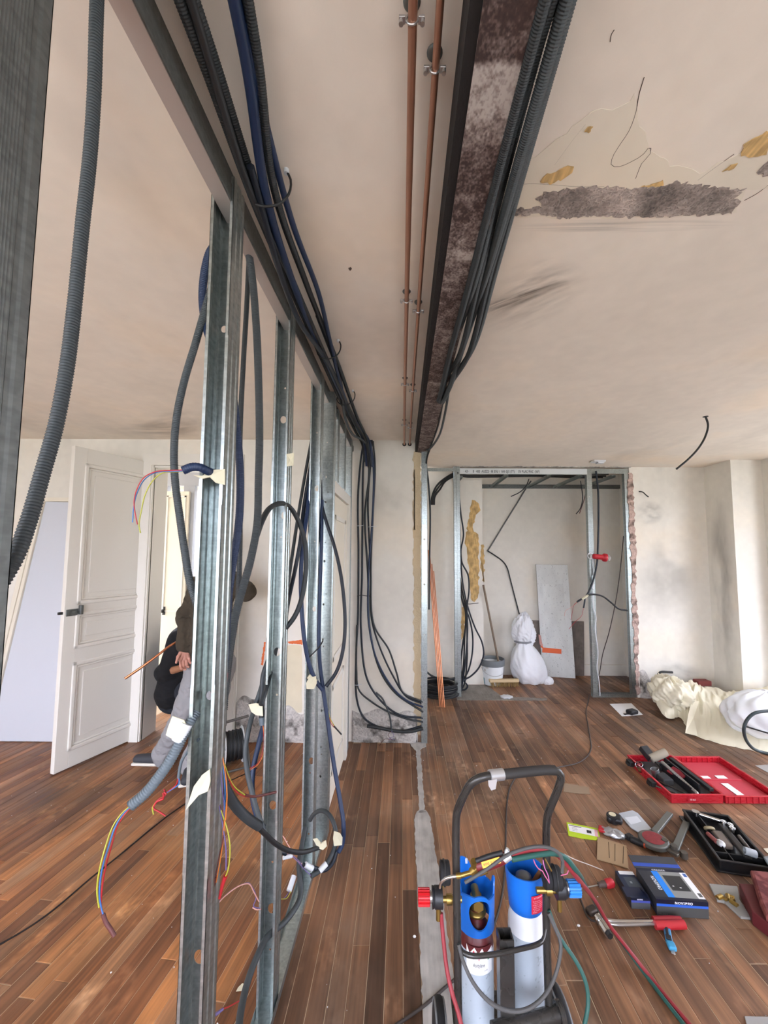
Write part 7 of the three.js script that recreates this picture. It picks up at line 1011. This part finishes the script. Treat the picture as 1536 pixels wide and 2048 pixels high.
{ // standing man seen behind the first stud
  const Z = -3.12, p = (x, y, z = Z) => onZ(x, y, z);
  const shL = p(398, 1172), elL = p(369, 1232, -3.1), wrL = p(369, 1296, -3.02), shR = p(455, 1172), elR = p(492, 1183, -3.14), wrR = p(452, 1140, -2.98);
  const hipL = p(402, 1330), hipR = p(442, 1330), knL = p(374, 1412, -3.06), anL = onY(327, 1505, 0.085), knR = p(428, 1420, -3.06), anR = onY(384, 1520, 0.085);
  const neck = p(428, 1152), head = p(430, 1096, -3.09), chest = p(426, 1200), waist = p(424, 1275);
  const g = thing('person', 'man standing behind the first stud in olive sweater and grey trousers, holding a copper tube', 'person');
  const face = V(0.35, -0.25, 0.9).normalize(), up = V(0, 0.96, 0.26).normalize();
  const h = headParts(head, face, up.clone().sub(face.clone().multiplyScalar(up.dot(face))).normalize());
  const hl = handField(wrL, V(0.12, -0.98, 0.12).normalize(), V(-0.75, -0.1, 0.65).normalize(), V(0.65, 0.02, 0.75).normalize(), 0.98, 0.62);
  const hr = handField(wrR, V(-0.5, 0.75, 0.4).normalize(), V(0.2, 0.5, -0.8).normalize(), V(-0.8, -0.3, -0.4).normalize(), 0.95, 0.4);
  const body = [bone(shL, elL, 0.042, 0.036), bone(elL, wrL, 0.036, 0.025), bone(shR, elR, 0.042, 0.036), bone(elR, wrR, 0.036, 0.025), bone(chest, waist, 0.12, 0.115), bone(shL, shR, 0.06), bone(neck.clone().add(V(0, -0.06, 0)), head.clone().add(V(0, -0.04, 0)), 0.052, 0.048), bone(waist, hipL, 0.11, 0.09), bone(waist, hipR, 0.11, 0.09), bone(hipL, knL, 0.078, 0.05), bone(knL, anL, 0.052, 0.036), bone(hipR, knR, 0.078, 0.05), bone(knR, anR, 0.052, 0.036)];
  const core = skinOf(body, 0.05, [shL, elL, wrL, shR, elR, wrR, hipL, knL, anL, knR, anR, neck, head], 0.16, 0.016);
  const hg = skinOf([...h.fs, bone(neck, head.clone().add(V(0, -0.03, 0)), 0.05)], 0.025, [head, neck], 0.14, 0.006);
  const hands = [skinOf([...hl.fs, bone(elL.clone().lerp(wrL, 0.7), wrL, 0.028, 0.026)], 0.007, hl.pts, 0.045, 0.0032), skinOf([...hr.fs, bone(elR.clone().lerp(wrR, 0.7), wrR, 0.028, 0.026)], 0.007, hr.pts, 0.045, 0.0032)];
  obj('body', [core, hg, ...hands], skinM, g);
  eyes(g, h.at);
  const hairC = h.at(-0.022, 0.05, 0); obj('hair', skinOf([ball(hairC, 0.09, 0.1, 0.1)], 0.01, [hairC], 0.13, 0.01, 0.012, 30), std(0x2a211b, 0.9), g);
  const sw = skinOf([bone(shL, elL, 0.06, 0.05), bone(elL, elL.clone().lerp(wrL, 0.9), 0.05, 0.04), bone(elL.clone().lerp(wrL, 0.82), elL.clone().lerp(wrL, 0.96), 0.044, 0.041), bone(shR, elR, 0.062, 0.066), bone(elR, elR.clone().lerp(wrR, 0.85), 0.062, 0.042), bone(shL, shR, 0.075), bone(chest, waist, 0.142, 0.14), bone(waist, p(423, 1315), 0.14, 0.135), bone(neck, neck.clone().add(V(0, 0.02, 0)), 0.062)], 0.045, [shL, elL, wrL, shR, elR, wrR, p(423, 1320), neck], 0.18, 0.01, 0.018, 15);
  obj('sweater', sw, std(0x40382c, 0.95), g);
  const tr = skinOf([bone(p(424, 1318), hipL, 0.12, 0.1), bone(p(424, 1318), hipR, 0.12, 0.1), bone(hipL, knL, 0.1, 0.077), bone(knL, anL, 0.078, 0.064), bone(hipR, knR, 0.1, 0.077), bone(knR, anR, 0.078, 0.066), bone(anL, anL.clone().add(V(0.012, -0.035, 0)), 0.066, 0.07), bone(anR, anR.clone().add(V(0, -0.035, 0)), 0.068, 0.072)], 0.035, [hipL, hipR, knL, knR, anL, anR], 0.17, 0.01, 0.02, 14);
  obj('trousers', tr, std(0x8f8e8f, 0.95), g);
  for (const [a, t] of [[anL, onY(276, 1519, 0.03)], [anR, anR.clone().add(V(0.05, -0.055, 0.17))]]) { const b = V(a.x, 0.042, a.z), e = V(t.x, 0.034, t.z), bk = b.clone().lerp(e, -0.2), side2 = e.clone().sub(b).setY(0).normalize(), prp = V(-side2.z, 0, side2.x);
    const s = obj('shoe', skinOf([bone(bk, b, 0.04, 0.042), bone(b, e, 0.044, 0.034), bone(b, a, 0.044, 0.04)], 0.02, [a, b, e, bk], 0.07, 0.007), std(0x33353a, 0.6), g);
    const L = bk.distanceTo(e) + 0.055, m = bk.clone().lerp(e, 0.5); obj('sole', T(rbox(L, 0.022, 0.088, 0.01), 0, 0, 0, 0, Math.atan2(-side2.z, side2.x), 0).translate(m.x, 0.0115, m.z), std(0xd6d0c4, 0.6), s); }
  // the copper tube under his arm
  single('copper_tube', sweep([onZ(250, 1357, -2.86), onZ(285, 1333, -2.9), onZ(320, 1307, -2.96), onZ(338, 1293, -3.0), onZ(352, 1285, -3.03), onZ(366, 1281, -3.08), onZ(390, 1281, -3.0)], 0.0085, { n: 14 }), M.copper, 'bent copper tube held by the standing man, pointing left', 'pipe');
}
{ // crouching figure in black in the doorway
  const Z = -3.62, p = (x, y, z = Z) => onZ(x, y, z);
  const hip = p(352, 1385, -3.72), sh = p(362, 1283, -3.66), shB = p(380, 1285, -3.95), el = p(328, 1345, -3.55), wr = p(372, 1334, -3.47), head = p(402, 1262, -3.75), neck = p(382, 1275, -3.76), kn = p(395, 1375, -3.5), an = onY(352, 1452, 0.08); an.z = -3.62; const knB = p(398, 1372, -3.95), anB = V(an.x + 0.02, 0.08, -3.95), elB = p(405, 1330, -3.95), wrB = p(420, 1345, -3.8);
  const g = thing('person', 'man in black crouching in the left doorway behind the standing man, forearm bare', 'person');
  const face = V(0.85, -0.5, 0.1).normalize(); let up = V(0.4, 0.9, 0); up.sub(face.clone().multiplyScalar(up.dot(face))).normalize();
  const h = headParts(head, face, up), hf = handField(wr, V(0.95, -0.2, 0.1).normalize(), V(0, 0.3, 0.95).normalize(), V(0.2, -0.95, 0.2).normalize(), 0.95, 0.5), hb = handField(wrB, V(0.9, -0.35, 0.1).normalize(), V(0, 0.3, -0.95).normalize(), V(-0.2, -0.95, -0.2).normalize(), 0.95, 0.5);
  const core = skinOf([bone(sh, el, 0.042, 0.037), bone(el, wr, 0.038, 0.026), bone(shB, elB, 0.042, 0.036), bone(elB, wrB, 0.036, 0.025), bone(sh, shB, 0.07), bone(sh.clone().lerp(shB, 0.5), hip, 0.12, 0.125), bone(neck, head, 0.05), bone(hip, kn, 0.08, 0.055), bone(kn, an, 0.055, 0.036), bone(hip, knB, 0.08, 0.055), bone(knB, anB, 0.055, 0.036)], 0.05, [sh, el, wr, shB, hip, kn, an, knB, anB, head, elB, wrB], 0.15, 0.016);
  obj('body', [core, skinOf(h.fs, 0.025, [head], 0.14, 0.007), skinOf([...hf.fs, bone(el.clone().lerp(wr, 0.6), wr, 0.03, 0.026)], 0.007, hf.pts, 0.045, 0.0036), skinOf(hb.fs, 0.007, hb.pts, 0.045, 0.004)], skinM2, g);
  eyes(g, h.at);
  const hc = h.at(-0.022, 0.05, 0); obj('hair', skinOf([ball(hc, 0.09, 0.1, 0.1)], 0.01, [hc], 0.13, 0.01, 0.01, 30), std(0x17130f, 0.9), g);
  obj('jacket', skinOf([bone(sh, el, 0.075, 0.062), bone(el, el.clone().lerp(wr, 0.22), 0.062, 0.056), bone(shB, elB, 0.07, 0.055), bone(elB, elB.clone().lerp(wrB, 0.4), 0.055, 0.05), bone(sh, shB, 0.095), bone(sh.clone().lerp(shB, 0.5), hip, 0.155, 0.16), bone(sh, hip.clone().add(V(0.0, 0.03, 0.08)), 0.1, 0.12)], 0.05, [sh, el, wr, shB, hip, elB, wrB], 0.2, 0.013, 0.012, 13), std(0x111113, 0.95), g);
  obj('trousers', skinOf([bone(hip, kn, 0.105, 0.078), bone(kn, an, 0.076, 0.06), bone(hip, knB, 0.105, 0.078), bone(knB, anB, 0.076, 0.06), bone(hip, hip.clone().add(V(0, -0.03, 0)), 0.15)], 0.04, [hip, kn, an, knB, anB], 0.17, 0.013, 0.01, 13), std(0x23272f, 0.9), g);
  for (const a of [an, anB]) { const b = V(a.x - 0.03, 0.04, a.z), e = V(a.x + 0.17, 0.034, a.z); const s = obj('shoe', skinOf([bone(b, e, 0.042, 0.034), bone(b, a, 0.044, 0.04)], 0.02, [a, b, e], 0.07, 0.009), std(0x2b2b2d, 0.7), g); obj('sole', rbox(0.28, 0.02, 0.085, 0.009, a.x + 0.07, 0.011, a.z), std(0x4a4642, 0.7), s); }
}
renderer.render(scene, camera);
